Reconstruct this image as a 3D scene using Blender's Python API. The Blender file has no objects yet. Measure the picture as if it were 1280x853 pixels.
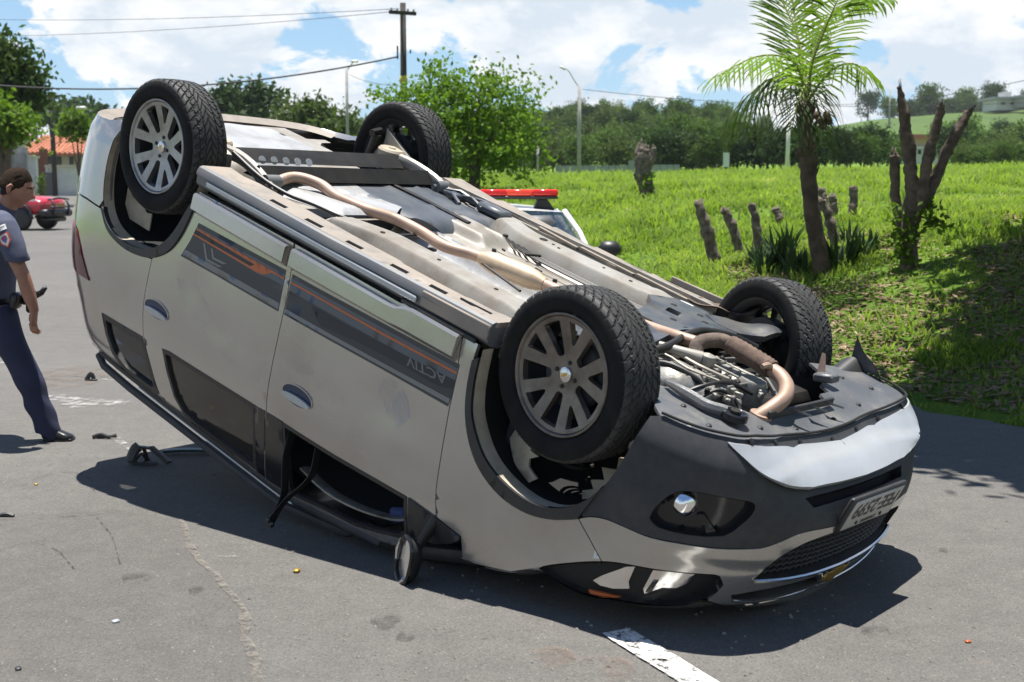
import bpy, bmesh, math, random
import numpy as np
from math import radians as rad, sin, cos, pi
from mathutils import Matrix, Vector, noise
from mathutils.geometry import delaunay_2d_cdt

random.seed(7)
RNG = np.random.default_rng(11)
sc = bpy.context.scene
COL = sc.collection

# ------------------------------------------------------------------ camera
CAM_H = 1.58
PITCH = 7.3235
camd = bpy.data.cameras.new('camera')
camd.sensor_width = 36.0
camd.lens = 36.0 * 1575.6 / 1280.0
camd.clip_end = 5000
camd.dof.use_dof = True
camd.dof.focus_distance = 6.0
camd.dof.aperture_fstop = 5.0
cam = bpy.data.objects.new('camera', camd)
cam.location = (0, 0, CAM_H)
cam.rotation_euler = (rad(90 - PITCH), 0, 0)
COL.objects.link(cam)
sc.camera = cam

# ------------------------------------------------------------------ light
SUN_EL, SUN_AZ = 83.0, -8.0          # azimuth from +Y towards +X
sund = bpy.data.lights.new('sun', 'SUN')
sund.energy = 5.0
sund.angle = rad(0.53)
sund.color = (1.0, 0.965, 0.90)
sun = bpy.data.objects.new('sun', sund)
_d = Vector((sin(rad(SUN_AZ)) * cos(rad(SUN_EL)), cos(rad(SUN_AZ)) * cos(rad(SUN_EL)), sin(rad(SUN_EL))))
sun.rotation_euler = _d.to_track_quat('Z', 'Y').to_euler()
sun.location = (0, 0, 30)
COL.objects.link(sun)

world = bpy.data.worlds.new('World')
sc.world = world
world.use_nodes = True
wt = world.node_tree
wt.nodes.clear()
WN, WL = wt.nodes.new, wt.links.new
w_out = WN('ShaderNodeOutputWorld')
w_bg = WN('ShaderNodeBackground')
w_bg.inputs['Strength'].default_value = 0.05
w_sky = WN('ShaderNodeTexSky')
w_sky.sky_type = 'NISHITA'
w_sky.sun_disc = False
w_sky.sun_elevation = rad(SUN_EL)
w_sky.sun_rotation = rad(SUN_AZ)
w_sky.air_density = 1.0
w_sky.dust_density = 0.1
w_sky.ozone_density = 2.5
w_tc = WN('ShaderNodeTexCoord')
# clouds: layered noise read along the view direction
def wmath(op, a, b=None, clamp=False):
    n = WN('ShaderNodeMath'); n.operation = op; n.use_clamp = clamp
    for i, v in enumerate((a, b)):
        if v is None: continue
        if isinstance(v, (int, float)): n.inputs[i].default_value = v
        else: WL(v, n.inputs[i])
    return n.outputs[0]
def wnoise(scale, detail, rough, off, dist=0.0, zs=2.0):
    mp = WN('ShaderNodeMapping'); mp.inputs['Location'].default_value = off
    mp.inputs['Scale'].default_value = (1, 1, zs)
    WL(w_tc.outputs['Generated'], mp.inputs[0])
    n = WN('ShaderNodeTexNoise'); n.inputs['Scale'].default_value = scale
    n.inputs['Detail'].default_value = detail; n.inputs['Roughness'].default_value = rough
    n.inputs['Distortion'].default_value = dist
    WL(mp.outputs[0], n.inputs['Vector'])
    return n.outputs['Fac']
CLOUD_OFF = (15.5, 2.5, 0.7)
n_big = wnoise(6.0, 2.5, 0.5, CLOUD_OFF, 0.2, 1.7)
n_mid = wnoise(16.0, 9.0, 0.62, (1.7, 4.2, 0.0), 0.3, 1.5)
w_sep = WN('ShaderNodeSeparateXYZ'); WL(w_tc.outputs['Generated'], w_sep.inputs[0])
# cumulus stand side by side towards the horizon and leave the zenith open
open_top = wmath('MULTIPLY', wmath('SUBTRACT', w_sep.outputs[2], 0.22, True), 0.34)
cl = wmath('SUBTRACT', wmath('ADD', wmath('MULTIPLY', n_big, 0.66), wmath('MULTIPLY', n_mid, 0.38)), open_top)
ramp = WN('ShaderNodeValToRGB')
ramp.color_ramp.elements[0].position = 0.494; ramp.color_ramp.elements[0].color = (0, 0, 0, 1)
ramp.color_ramp.elements[1].position = 0.519; ramp.color_ramp.elements[1].color = (1, 1, 1, 1)
WL(cl, ramp.inputs[0])
n_sh = wnoise(9.0, 8.0, 0.6, (8.3, 0.7, 0.0), 0.2, 2.0)
shade = WN('ShaderNodeMix'); shade.data_type = 'RGBA'
shade.inputs['A'].default_value = (7.3, 8.2, 9.2, 1)
shade.inputs['B'].default_value = (10.8, 10.9, 11.0, 1)
rs = WN('ShaderNodeValToRGB')
rs.color_ramp.elements[0].position = 0.40; rs.color_ramp.elements[1].position = 0.56
WL(n_sh, rs.inputs[0]); WL(rs.outputs[0], shade.inputs['Factor'])
skyboost = WN('ShaderNodeMix'); skyboost.data_type = 'RGBA'; skyboost.blend_type = 'MULTIPLY'
skyboost.inputs['Factor'].default_value = 1.0
WL(w_sky.outputs[0], skyboost.inputs['A']); skyboost.inputs['B'].default_value = (1.12, 1.25, 1.36, 1)
veil = WN('ShaderNodeMix'); veil.data_type = 'RGBA'     # pale summer haze low over the horizon
vr = WN('ShaderNodeMapRange'); vr.inputs['From Min'].default_value = -0.02; vr.inputs['From Max'].default_value = 0.30
vr.inputs['To Min'].default_value = 0.80; vr.inputs['To Max'].default_value = 0.0
WL(w_sep.outputs[2], vr.inputs[0]); WL(vr.outputs[0], veil.inputs['Factor'])
WL(skyboost.outputs['Result'], veil.inputs['A']); veil.inputs['B'].default_value = (4.4, 7.0, 9.9, 1)
mx = WN('ShaderNodeMix'); mx.data_type = 'RGBA'
WL(ramp.outputs[0], mx.inputs['Factor'])
WL(veil.outputs['Result'], mx.inputs['A'])
WL(shade.outputs['Result'], mx.inputs['B'])
WL(mx.outputs['Result'], w_bg.inputs['Color'])
WL(w_bg.outputs[0], w_out.inputs[0])

sc.view_settings.view_transform = 'Standard'
sc.view_settings.look = 'None'
sc.view_settings.gamma = 1.0
sc.view_settings.use_curve_mapping = False
sc.view_settings.exposure = 0.98
sc.cycles.max_bounces = 6
sc.cycles.transparent_max_bounces = 8

# ------------------------------------------------------------------ materials
def mat(name, col, rough=0.6, metal=0.0, col2=None, nscale=8.0, ndetail=5.0, nlo=0.35, nhi=0.65,
        bump=0.0, bscale=60.0, coat=0.0, spec=0.5, emit=None, estr=0.0, trans=0.0, alpha=1.0, rough2=None,
        dirt=None, dscale=3.0, dlo=0.5, dhi=0.7):
    m = bpy.data.materials.new(name); m.use_nodes = True
    nt = m.node_tree; N = nt.nodes.new; L = nt.links.new
    b = nt.nodes['Principled BSDF']
    b.inputs['Base Color'].default_value = (*col, 1)
    b.inputs['Roughness'].default_value = rough
    b.inputs['Metallic'].default_value = metal
    b.inputs['Specular IOR Level'].default_value = spec
    b.inputs['Coat Weight'].default_value = coat
    b.inputs['Coat Roughness'].default_value = 0.06
    b.inputs['Transmission Weight'].default_value = trans
    b.inputs['Alpha'].default_value = alpha
    if emit:
        b.inputs['Emission Color'].default_value = (*emit, 1); b.inputs['Emission Strength'].default_value = estr
    tc = N('ShaderNodeTexCoord')
    def nz(scale, detail=5.0, r=0.6):
        n = N('ShaderNodeTexNoise'); n.inputs['Scale'].default_value = scale
        n.inputs['Detail'].default_value = detail; n.inputs['Roughness'].default_value = r
        L(tc.outputs['Object'], n.inputs['Vector']); return n.outputs['Fac']
    def rmp(src, lo, hi):
        r = N('ShaderNodeMapRange'); r.inputs['From Min'].default_value = lo; r.inputs['From Max'].default_value = hi
        L(src, r.inputs[0]); return r.outputs[0]
    cur = None
    if col2:
        mxn = N('ShaderNodeMix'); mxn.data_type = 'RGBA'
        mxn.inputs['A'].default_value = (*col, 1); mxn.inputs['B'].default_value = (*col2, 1)
        fac = rmp(nz(nscale, ndetail), nlo, nhi)
        L(fac, mxn.inputs['Factor']); cur = mxn.outputs['Result']
        if rough2 is not None:
            rr = N('ShaderNodeMapRange'); rr.inputs['To Min'].default_value = rough; rr.inputs['To Max'].default_value = rough2
            L(fac, rr.inputs[0]); L(rr.outputs[0], b.inputs['Roughness'])
    if dirt:
        md = N('ShaderNodeMix'); md.data_type = 'RGBA'
        if cur is not None: L(cur, md.inputs['A'])
        else: md.inputs['A'].default_value = (*col, 1)
        md.inputs['B'].default_value = (*dirt, 1)
        L(rmp(nz(dscale, 8.0, 0.7), dlo, dhi), md.inputs['Factor']); cur = md.outputs['Result']
    if cur is not None: L(cur, b.inputs['Base Color'])
    if bump:
        bp = N('ShaderNodeBump'); bp.inputs['Strength'].default_value = bump; bp.inputs['Distance'].default_value = 0.01
        L(nz(bscale, 6.0), bp.inputs['Height']); L(bp.outputs[0], b.inputs['Normal'])
    return m

# ------------------------------------------------------------------ object helpers
def props(o, label=None, cat=None, group=None, kind=None):
    if label: o['label'] = label
    if cat: o['category'] = cat
    if group: o['group'] = group
    if kind: o['kind'] = kind
    return o
def empty(name, loc=(0, 0, 0), rz=0.0):
    o = bpy.data.objects.new(name, None); COL.objects.link(o)
    o.empty_display_size = 0.2
    o.location = loc; o.rotation_euler = (0, 0, rz); return o
def link(name, me, parent=None):
    o = bpy.data.objects.new(name, me); COL.objects.link(o)
    if parent is not None: o.parent = parent
    return o
def mesh(name, V, F, m, parent=None, smooth=True):
    me = bpy.data.meshes.new(name)
    me.from_pydata([tuple(map(float, v)) for v in V], [], [tuple(map(int, f)) for f in F])
    if m is not None: me.materials.append(m)
    if smooth: me.polygons.foreach_set('use_smooth', [True] * len(me.polygons))
    me.update()
    return link(name, me, parent)
def fastmesh(name, V, F, m, parent=None, smooth=False):
    """V (n,3) array, F (k,3 or 4) array -> object, quickly"""
    me = bpy.data.meshes.new(name)
    V = np.asarray(V, np.float32); F = np.asarray(F, np.int32); k = F.shape[1]
    me.vertices.add(len(V)); me.vertices.foreach_set('co', V.ravel())
    me.loops.add(F.size); me.loops.foreach_set('vertex_index', F.ravel())
    me.polygons.add(len(F)); me.polygons.foreach_set('loop_start', np.arange(0, F.size, k, dtype=np.int32))
    me.polygons.foreach_set('loop_total', np.full(len(F), k, np.int32))
    if smooth: me.polygons.foreach_set('use_smooth', np.ones(len(F), bool))
    if m is not None: me.materials.append(m)
    me.update(calc_edges=True); me.validate()
    return link(name, me, parent)
class MB:
    """collects simple shapes and links them as one mesh object"""
    def __init__(s): s.V = []; s.F = []
    def add(s, V, F):
        o = len(s.V); s.V += [tuple(v) for v in V]; s.F += [tuple(i + o for i in f) for f in F]; return s
    def box(s, c, d, rot=None, bev=0.0):
        x, y, z = [k / 2 for k in d]
        if bev <= 0:
            V = [(a * x, b * y, e * z) for e in (-1, 1) for b in (-1, 1) for a in (-1, 1)]
            F = [(0, 2, 3, 1), (4, 5, 7, 6), (0, 1, 5, 4), (2, 6, 7, 3), (0, 4, 6, 2), (1, 3, 7, 5)]
        else:
            bev = min(bev, x * .9, y * .9, z * .9)
            V = []; idx = {}
            for sx in (-1, 1):
                for sy in (-1, 1):
                    for sz in (-1, 1):
                        for ax in range(3):
                            p = [sx * (x - bev), sy * (y - bev), sz * (z - bev)]
                            p[ax] = (sx * x, sy * y, sz * z)[ax]
                            idx[(sx, sy, sz, ax)] = len(V); V.append(tuple(p))
            F = []
            for sx in (-1, 1):
                for ax in range(3):
                    a, b = [(1, 2), (2, 0), (0, 1)][ax]
                    q = []
                    for (u, v) in ((-1, -1), (1, -1), (1, 1), (-1, 1)):
                        k = [0, 0, 0]; k[ax] = sx; k[a] = u; k[b] = v; q.append(idx[(*k, ax)])
                    F.append(tuple(q) if sx > 0 else tuple(q[::-1]))
            for ax in range(3):
                a, b = [(1, 2), (2, 0), (0, 1)][ax]
                for u in (-1, 1):
                    for v in (-1, 1):
                        k0 = [0, 0, 0]; k1 = [0, 0, 0]
                        k0[ax] = -1; k1[ax] = 1
                        for k in (k0, k1): k[a] = u; k[b] = v
                        q = (idx[(*k0, a)], idx[(*k1, a)], idx[(*k1, b)], idx[(*k0, b)])
                        F.append(q if u * v < 0 else q[::-1])
            for sx in (-1, 1):
                for sy in (-1, 1):
                    for sz in (-1, 1):
                        t = tuple(idx[(sx, sy, sz, i)] for i in range(3))
                        F.append(t if sx * sy * sz > 0 else t[::-1])
        if rot is not None: V = [tuple(rot @ Vector(v)) for v in V]
        return s.add([(v[0] + c[0], v[1] + c[1], v[2] + c[2]) for v in V], F)
    def tube(s, pts, r, n=10, cap=True, flat=None):
        """swept tube; r a number or one radius per point; flat=(a,b) scales the section"""
        pts = [Vector(p) for p in pts]; k = len(pts)
        rs = [r] * k if isinstance(r, (int, float)) else list(r)
        V = []; F = []
        up = None
        for i, p in enumerate(pts):
            t = (pts[min(i + 1, k - 1)] - pts[max(i - 1, 0)]).normalized()
            if up is None:
                up = Vector((0, 0, 1)) if abs(t.z) < .9 else Vector((1, 0, 0))
            a = (up - t * up.dot(t)).normalized(); b = t.cross(a); up = a
            for j in range(n):
                q = 2 * pi * j / n
                ca, cb = cos(q) * rs[i], sin(q) * rs[i]
                if flat: ca *= flat[0]; cb *= flat[1]
                V.append(p + a * ca + b * cb)
        for i in range(k - 1):
            for j in range(n):
                j2 = (j + 1) % n
                F.append((i * n + j, i * n + j2, (i + 1) * n + j2, (i + 1) * n + j))
        if cap:
            F.append(tuple(range(n))[::-1]); F.append(tuple((k - 1) * n + j for j in range(n)))
        return s.add(V, F)
    def lathe(s, prof, c=(0, 0, 0), axis='z', n=24, rot=None, cap=True):
        """prof: list of (r, h)"""
        V = []; F = []; k = len(prof)
        for (r, h) in prof:
            for j in range(n):
                q = 2 * pi * j / n
                p = {'z': (r * cos(q), r * sin(q), h), 'y': (r * cos(q), h, -r * sin(q)), 'x': (h, r * cos(q), r * sin(q))}[axis]
                if rot is not None: p = tuple(rot @ Vector(p))
                V.append((p[0] + c[0], p[1] + c[1], p[2] + c[2]))
        for i in range(k - 1):
            for j in range(n):
                j2 = (j + 1) % n
                F.append((i * n + j, i * n + j2, (i + 1) * n + j2, (i + 1) * n + j))
        if cap and prof[0][0] > 1e-6: F.append(tuple(range(n))[::-1])
        if cap and prof[-1][0] > 1e-6: F.append(tuple((k - 1) * n + j for j in range(n)))
        return s.add(V, F)
    def grid(s, fn, nu, nv, flip=False):
        V = [fn(i / nu, j / nv) for i in range(nu + 1) for j in range(nv + 1)]
        F = []
        for i in range(nu):
            for j in range(nv):
                q = (i * (nv + 1) + j, (i + 1) * (nv + 1) + j, (i + 1) * (nv + 1) + j + 1, i * (nv + 1) + j + 1)
                F.append(q[::-1] if flip else q)
        return s.add(V, F)
    def build(s, name, m, parent=None, smooth=True, off=None, angle=None):
        V = s.V if off is None else [(v[0] - off[0], v[1] - off[1], v[2] - off[2]) for v in s.V]
        o = mesh(name, V, s.F, m, parent, smooth)
        if smooth and angle: sharp(o.data, angle)
        return o
def sharp(me, angle=35.0):
    bm = bmesh.new(); bm.from_mesh(me)
    for e in bm.edges:
        e.smooth = (len(e.link_faces) == 2 and e.calc_face_angle(0) < rad(angle))
    bm.to_mesh(me); bm.free()
def gnarl(o, amp, scale, seed=0.0):
    """roughen a mesh with noise so that bark and stumps lose their turned look"""
    for v in o.data.vertices:
        p = Vector(v.co) * scale + Vector((seed, seed * 1.7, 0)); d = noise.noise_vector(p) + 0.6 * noise.noise_vector(p * 2.7)
        v.co = Vector(v.co) + Vector((d.x, d.y, d.z * .5)) * amp
    o.data.update(); return o
def in_poly(P, poly):
    x, y = P[:, 0], P[:, 1]; c = np.zeros(len(P), bool); n = len(poly); j = n - 1
    for i in range(n):
        xi, yi = poly[i]; xj, yj = poly[j]
        c ^= ((yi > y) != (yj > y)) & (x < (xj - xi) * (y - yi) / ((yj - yi) if yj != yi else 1e-12) + xi)
        j = i
    return c
def area2(p): return sum(p[i - 1][0] * p[i][1] - p[i][0] * p[i - 1][1] for i in range(len(p)))
def densify(p, d):
    o = []
    for i in range(len(p)):
        a, b = np.array(p[i], float), np.array(p[(i + 1) % len(p)], float)
        k = max(1, int(np.ceil(np.linalg.norm(b - a) / d)))
        for j in range(k): o.append(tuple(a + (b - a) * j / k))
    return o
def smooth_path(p, n=4):
    """Catmull-Rom through the points of an open path"""
    A = [np.array(q, float) for q in p]; A = [2 * A[0] - A[1]] + A + [2 * A[-1] - A[-2]]; o = []
    for i in range(1, len(A) - 2):
        p0, p1, p2, p3 = A[i - 1:i + 3]
        for k in range(n):
            t = k / n
            o.append(tuple(.5 * ((2 * p1) + (-p0 + p2) * t + (2 * p0 - 5 * p1 + 4 * p2 - p3) * t * t + (-p0 + 3 * p1 - 3 * p2 + p3) * t ** 3)))
    o.append(tuple(A[-2])); return o
def shrink(p, d):
    """move a polygon's outline inwards by d"""
    n = len(p); sg = 1 if area2(p) > 0 else -1; o = []
    for i in range(n):
        a, b, c = (np.array(p[k % n], float) for k in (i - 1, i, i + 1))
        e1 = b - a; e2 = c - b
        l1, l2 = np.linalg.norm(e1), np.linalg.norm(e2)
        if l1 < 1e-9 or l2 < 1e-9: o.append(tuple(b)); continue
        n1 = np.array([-e1[1], e1[0]]) / l1; n2 = np.array([-e2[1], e2[0]]) / l2
        m = n1 + n2; l = np.linalg.norm(m)
        m = n1 if l < .3 else m / l * min(1.6, 2 / l)
        o.append(tuple(b + sg * m * d))
    return o
def triangulate(loops, step):
    """loops: outer outline then holes, 2-D -> points, triangles, boundary loops as index lists"""
    P = []; E = []; B = []
    for lp in loops:
        o = len(P); P += lp; n = len(lp)
        E += [(o + i, o + (i + 1) % n) for i in range(n)]; B.append(list(range(o, o + n)))
    A = np.array(loops[0]); lo, hi = A.min(0), A.max(0)
    if step:
        nx = max(2, int((hi[0] - lo[0]) / step) + 1); ny = max(2, int((hi[1] - lo[1]) / step) + 1)
        g = np.stack(np.meshgrid(np.linspace(lo[0], hi[0], nx + 1)[1:-1], np.linspace(lo[1], hi[1], ny + 1)[1:-1]), -1).reshape(-1, 2)
        k = in_poly(g, loops[0])
        for h in loops[1:]: k &= ~in_poly(g, h)
        g = g[k]
        if len(g):
            AP = np.array(P); d = np.sqrt(((g[:, None] - AP[None]) ** 2).sum(-1)).min(1)
            P += [tuple(q) for q in g[d > step * .35]]
    vs, es, fs, ov, oe, of = delaunay_2d_cdt([Vector(q) for q in P], E, [], 0, 1e-7)
    Q = np.array([tuple(v) for v in vs])
    mp = {}
    for new, olds in enumerate(ov):
        for q in olds: mp[q] = new
    T = np.array([f for f in fs if len(f) == 3])
    c = Q[T].mean(1); k = in_poly(c, loops[0])
    for h in loops[1:]: k &= ~in_poly(c, h)
    T = T[k]
    a = (Q[T[:, 1]] - Q[T[:, 0]]); b = (Q[T[:, 2]] - Q[T[:, 0]])
    cr = a[:, 0] * b[:, 1] - a[:, 1] * b[:, 0]
    T[cr < 0] = T[cr < 0][:, ::-1]
    T = T[np.abs(cr) > 1e-10]
    return Q, T, [[mp[i] for i in bl] for bl in B]
# ------------------------------------------------------------------ body surface of the overturned car (s = run along the plan outline, z = height)
# ---- plan contour (left half, rear centre -> front centre)
CP=np.array([(-2.27,0),(-2.25,.30),(-2.205,.56),(-2.11,.735),(-1.93,.832),(-1.65,.864),(-1.31,.872),(-.9,.874),(-.45,.875),(0,.875),(.45,.875),(.9,.873),(1.31,.870),(1.55,.862),(1.75,.842),(1.94,.79),(2.075,.69),(2.165,.52),(2.215,.28),(2.23,0)],float)
def catmull(P,n=40):
    A=np.vstack([[P[0][0],-P[1][1]],P,[P[-1][0],-P[-2][1]]]);o=[]
    for i in range(1,len(A)-2):
        p0,p1,p2,p3=A[i-1:i+3];t=np.linspace(0,1,n,endpoint=False)[:,None]
        o.append(.5*((2*p1)+(-p0+p2)*t+(2*p0-5*p1+4*p2-p3)*t*t+(-p0+3*p1-3*p2+p3)*t**3))
    o.append(A[-2:-1]);return np.vstack(o)
CC=catmull(CP);_d=np.r_[0,np.cumsum(np.linalg.norm(np.diff(CC,axis=0),axis=1))]
_i0=np.argmin(np.abs(CC[:,0])+(CC[:,1]<.5)*9);CS=_d-_d[_i0]   # s=0 at x=0
SF,SR=CS[-1],CS[0]
_T=np.gradient(CC,axis=0);_T/=np.linalg.norm(_T,axis=1)[:,None]
CN=np.stack([_T[:,1]*-1,_T[:,0]],1)  # outward normal (left of travel)
PS=np.array([(-.08,.085),(-.04,.05),(0,.027),(.05,.008),(.15,.006),(.25,.004),(.4,.001),(.5,0),(.6,0),(.7,.004),(.78,.014),(.86,.032),(.92,.048),(1.0,.074),(1.08,.098),(1.14,.117),(1.18,.131),(1.22,.150),(1.25,.172),(1.28,.215),(1.30,.27)])
PF=np.array([(-.08,.37),(-.04,.31),(0,.25),(.05,.185),(.1,.105),(.14,.055),(.18,.02),(.21,.005),(.25,0),(.3,.003),(.38,.018),(.46,.032),(.54,.055),(.62,.10),(.68,.165),(.73,.26),(.78,.38),(1.30,.6)])
PK=np.array([(-.08,.17),(-.045,.115),(-.01,.066),(.02,.034),(.048,.010),(.06,.006),(.12,.004),(.25,0),(.3,.003),(.38,.018),(.46,.032),(.54,.055),(.62,.10),(.68,.165),(.73,.26),(.78,.38),(1.30,.6)])  # below the lamps at the corner
PR=np.array([(-.08,.15),(-.02,.10),(.03,.06),(.08,.035),(.16,.012),(.28,0),(.4,.0),(.5,.012),(.6,.025),(.7,.04),(.8,.065),(.9,.10),(1.0,.14),(1.1,.17),(1.16,.20),(1.22,.245),(1.26,.29),(1.30,.38)])
def _sp(P,z):
    # smooth monotone-ish interpolation
    zs=np.linspace(P[0,0],P[-1,0],300);v=np.interp(zs,P[:,0],P[:,1])
    k=np.hanning(7);k/=k.sum();v=np.convolve(np.pad(v,3,mode='edge'),k,'valid');return np.interp(z,zs,v)
def S0(s,z):
    x=np.interp(s,CS,CC[:,0]);y=np.interp(s,CS,CC[:,1])
    nx=np.interp(s,CS,CN[:,0]);ny=np.interp(s,CS,CN[:,1]);l=np.hypot(nx,ny);nx/=l;ny/=l
    wf=np.clip(nx,0,1)**1.5;wr=np.clip(-nx,0,1)**1.5;ws=1-wf-wr
    t=np.clip((s-1.95)/.62,0,1);t=t*t*(3-2*t)
    ins=ws*_sp(PS,z)+wf*(t*_sp(PF,z)+(1-t)*_sp(PK,z))+wr*_sp(PR,z)
    return np.stack([x-nx*ins,y-ny*ins,z+0*s],-1)
def S(s,z,off=0.):
    s=np.asarray(s,float);z=np.asarray(z,float)
    # s beyond the centre lines continues on the right side (mirror)
    def both(s):
        m=np.where(s>SF,2*SF-s,np.where(s<SR,2*SR-s,s));f=np.where((s>SF)|(s<SR),-1.,1.)
        P=S0(m,z);P[...,1]*=f;return P
    P=both(s)
    e=.004;a=both(s+e)-both(s-e)
    z0=z;
    def bz(dz):
        nonlocal z
        z=z0+dz;r=both(s);z=z0;return r
    b=bz(e)-bz(-e)
    n=np.cross(a,b);n/=np.linalg.norm(n,axis=-1)[...,None];n*=-1
    n*=np.sign((n*np.stack([P[...,0]*.2,P[...,1],0*z],-1)).sum(-1))[...,None]
    return P+n*np.asarray(off)[...,None],n
M = {}
M['paint'] = mat('silver_paint', (0.44, 0.424, 0.397), 0.20, 0.70, (0.41, 0.394, 0.367), 2.0, coat=0.6, dirt=(0.36, 0.33, 0.29), dscale=2.2, dlo=0.5, dhi=0.80, bump=0.22, bscale=2.4)
M['skid'] = mat('skid_plate_silver', (0.44, 0.455, 0.47), 0.36, 0.25, (0.40, 0.41, 0.42), 6.0, coat=0.3)
M['dark_plastic'] = mat('grey_textured_plastic', (0.030, 0.032, 0.036), 0.60, 0.0, (0.040, 0.041, 0.044), 30.0, bump=0.08, bscale=700, dirt=(0.07, 0.066, 0.060), dscale=5, dlo=0.55, dhi=0.85, spec=0.3)
M['black_plastic'] = mat('black_plastic', (0.016, 0.016, 0.018), 0.5, 0.0, (0.028, 0.027, 0.026), 12.0)
M['gloss_black'] = mat('gloss_black', (0.010, 0.010, 0.012), 0.16, 0.0)
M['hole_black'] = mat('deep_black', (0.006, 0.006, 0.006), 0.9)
M['chrome'] = mat('chrome', (0.62, 0.62, 0.62), 0.16, 1.0)
M['glass'] = mat('tinted_glass', (0.030, 0.026, 0.020), 0.05, 0.0, spec=0.6, alpha=0.80)
M['glass_dark'] = mat('dark_glass', (0.012, 0.014, 0.018), 0.05, 0.0, spec=0.6, alpha=0.72)
M['rubber'] = mat('tyre_rubber', (0.006, 0.006, 0.006), 0.8, 0.0, (0.014, 0.0135, 0.013), 9.0, dirt=(0.022, 0.020, 0.018), dscale=7, dlo=0.6, dhi=0.9, spec=0.2)
M['rubber_tread'] = mat('tyre_tread', (0.020, 0.0195, 0.019), 0.66, 0.0, (0.032, 0.031, 0.029), 20.0)
M['alloy'] = mat('alloy_rim', (0.34, 0.338, 0.335), 0.34, 0.75, (0.25, 0.232, 0.212), 14.0, dirt=(0.13, 0.11, 0.09), dscale=10, dlo=0.52, dhi=0.8)
M['alloy_brown'] = mat('alloy_rim_brown', (0.20, 0.175, 0.15), 0.42, 0.6, (0.13, 0.108, 0.09), 14.0, dirt=(0.07, 0.058, 0.048), dscale=10, dlo=0.5, dhi=0.8)  # darker, browner alloy for the front rims
M['alloy_dark'] = mat('alloy_inner', (0.035, 0.037, 0.042), 0.5, 0.4)
M['rust'] = mat('rusty_iron', (0.16, 0.115, 0.085), 0.8, 0.2, (0.08, 0.06, 0.05), 20.0, bump=0.3, bscale=120)
M['flexrust'] = mat('flex_pipe_rust', (0.17, 0.115, 0.085), 0.8, 0.2, (0.10, 0.065, 0.05), 30.0, bump=0.6, bscale=260)
M['exhaust'] = mat('exhaust_pipe', (0.40, 0.275, 0.205), 0.55, 0.35, (0.30, 0.20, 0.15), 8.0, bump=0.05)
M['catalyst'] = mat('catalyst_can', (0.56, 0.44, 0.30), 0.5, 0.35, (0.42, 0.30, 0.20), 7.0)
M['pan'] = mat('underbody_dusty_paint', (0.31, 0.296, 0.268), 0.5, 0.15, (0.25, 0.225, 0.185), 5.0, dirt=(0.165, 0.13, 0.098), dscale=4.5, dlo=0.46, dhi=0.76, bump=0.06, bscale=80)
M['pan_bright'] = mat('bare_heat_shield', (0.44, 0.445, 0.45), 0.42, 0.40, (0.34, 0.335, 0.325), 4.0, dirt=(0.24, 0.215, 0.18), dscale=6, dlo=0.5, dhi=0.8, bump=0.25, bscale=18)
M['sill'] = mat('sill_dusty_plastic', (0.22, 0.19, 0.16), 0.62, 0.0, (0.28, 0.235, 0.19), 5.0, dirt=(0.15, 0.135, 0.117), dscale=6, bump=0.05, bscale=150)
M['sill_side'] = mat('sill_side_grey', (0.11, 0.118, 0.13), 0.5, 0.1, (0.155, 0.152, 0.146), 4.0)
M['tank'] = mat('tank_plastic', (0.045, 0.055, 0.07), 0.42, 0.0, (0.085, 0.09, 0.095), 5.0, dirt=(0.16, 0.15, 0.135), dscale=4, dlo=0.55, dhi=0.85)
M['steel_black'] = mat('black_chassis_steel', (0.014, 0.0135, 0.013), 0.5, 0.3, (0.030, 0.027, 0.023), 9.0)
M['subframe'] = mat('subframe_blue_black', (0.060, 0.070, 0.085), 0.38, 0.4, (0.13, 0.125, 0.115), 7.0, dirt=(0.20, 0.185, 0.16), dscale=9, dlo=0.55, dhi=0.8)
M['alu'] = mat('cast_aluminium', (0.34, 0.332, 0.305), 0.45, 0.35, (0.23, 0.215, 0.185), 12.0, dirt=(0.10, 0.086, 0.066), dscale=14, dlo=0.52, dhi=0.75, bump=0.25, bscale=60)
M['shield'] = mat('splash_shield_plastic', (0.070, 0.077, 0.086), 0.42, 0.0, (0.105, 0.107, 0.110), 5.0, dirt=(0.20, 0.185, 0.16), dscale=7, dlo=0.5, dhi=0.82, bump=0.25, bscale=70)
M['cream'] = mat('cream_primer', (0.44, 0.385, 0.30), 0.6, 0.0, (0.30, 0.25, 0.18), 9.0)
M['interior'] = mat('interior_cloth', (0.020, 0.022, 0.028), 0.85)
M['headliner'] = mat('headliner', (0.05, 0.055, 0.06), 0.9)
M['seat'] = mat('seat_cloth', (0.022, 0.026, 0.036), 0.9, 0, (0.035, 0.04, 0.05), 15)
M['blue_bag'] = mat('blue_cloth', (0.03, 0.05, 0.16), 0.8)
M['decal_base'] = mat('decal_charcoal', (0.050, 0.052, 0.056), 0.45, 0.2)
M['decal_blue'] = mat('decal_slate', (0.105, 0.115, 0.130), 0.45, 0.3)
M['decal_black'] = mat('decal_black', (0.016, 0.018, 0.024), 0.45)
M['decal_orange'] = mat('decal_orange', (0.50, 0.13, 0.035), 0.5)
M['decal_grey'] = mat('decal_grey', (0.20, 0.20, 0.20), 0.45, 0.3)
M['decal_text'] = mat('decal_letter_grey', (0.16, 0.165, 0.175), 0.45, 0.3)
M['plate'] = mat('number_plate_grey', (0.46, 0.46, 0.45), 0.45, 0.2, (0.40, 0.40, 0.39), 20)
M['plate_ink'] = mat('plate_black', (0.012, 0.012, 0.012), 0.5)
M['gold'] = mat('gold_emblem', (0.55, 0.33, 0.06), 0.35, 0.6)
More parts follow.
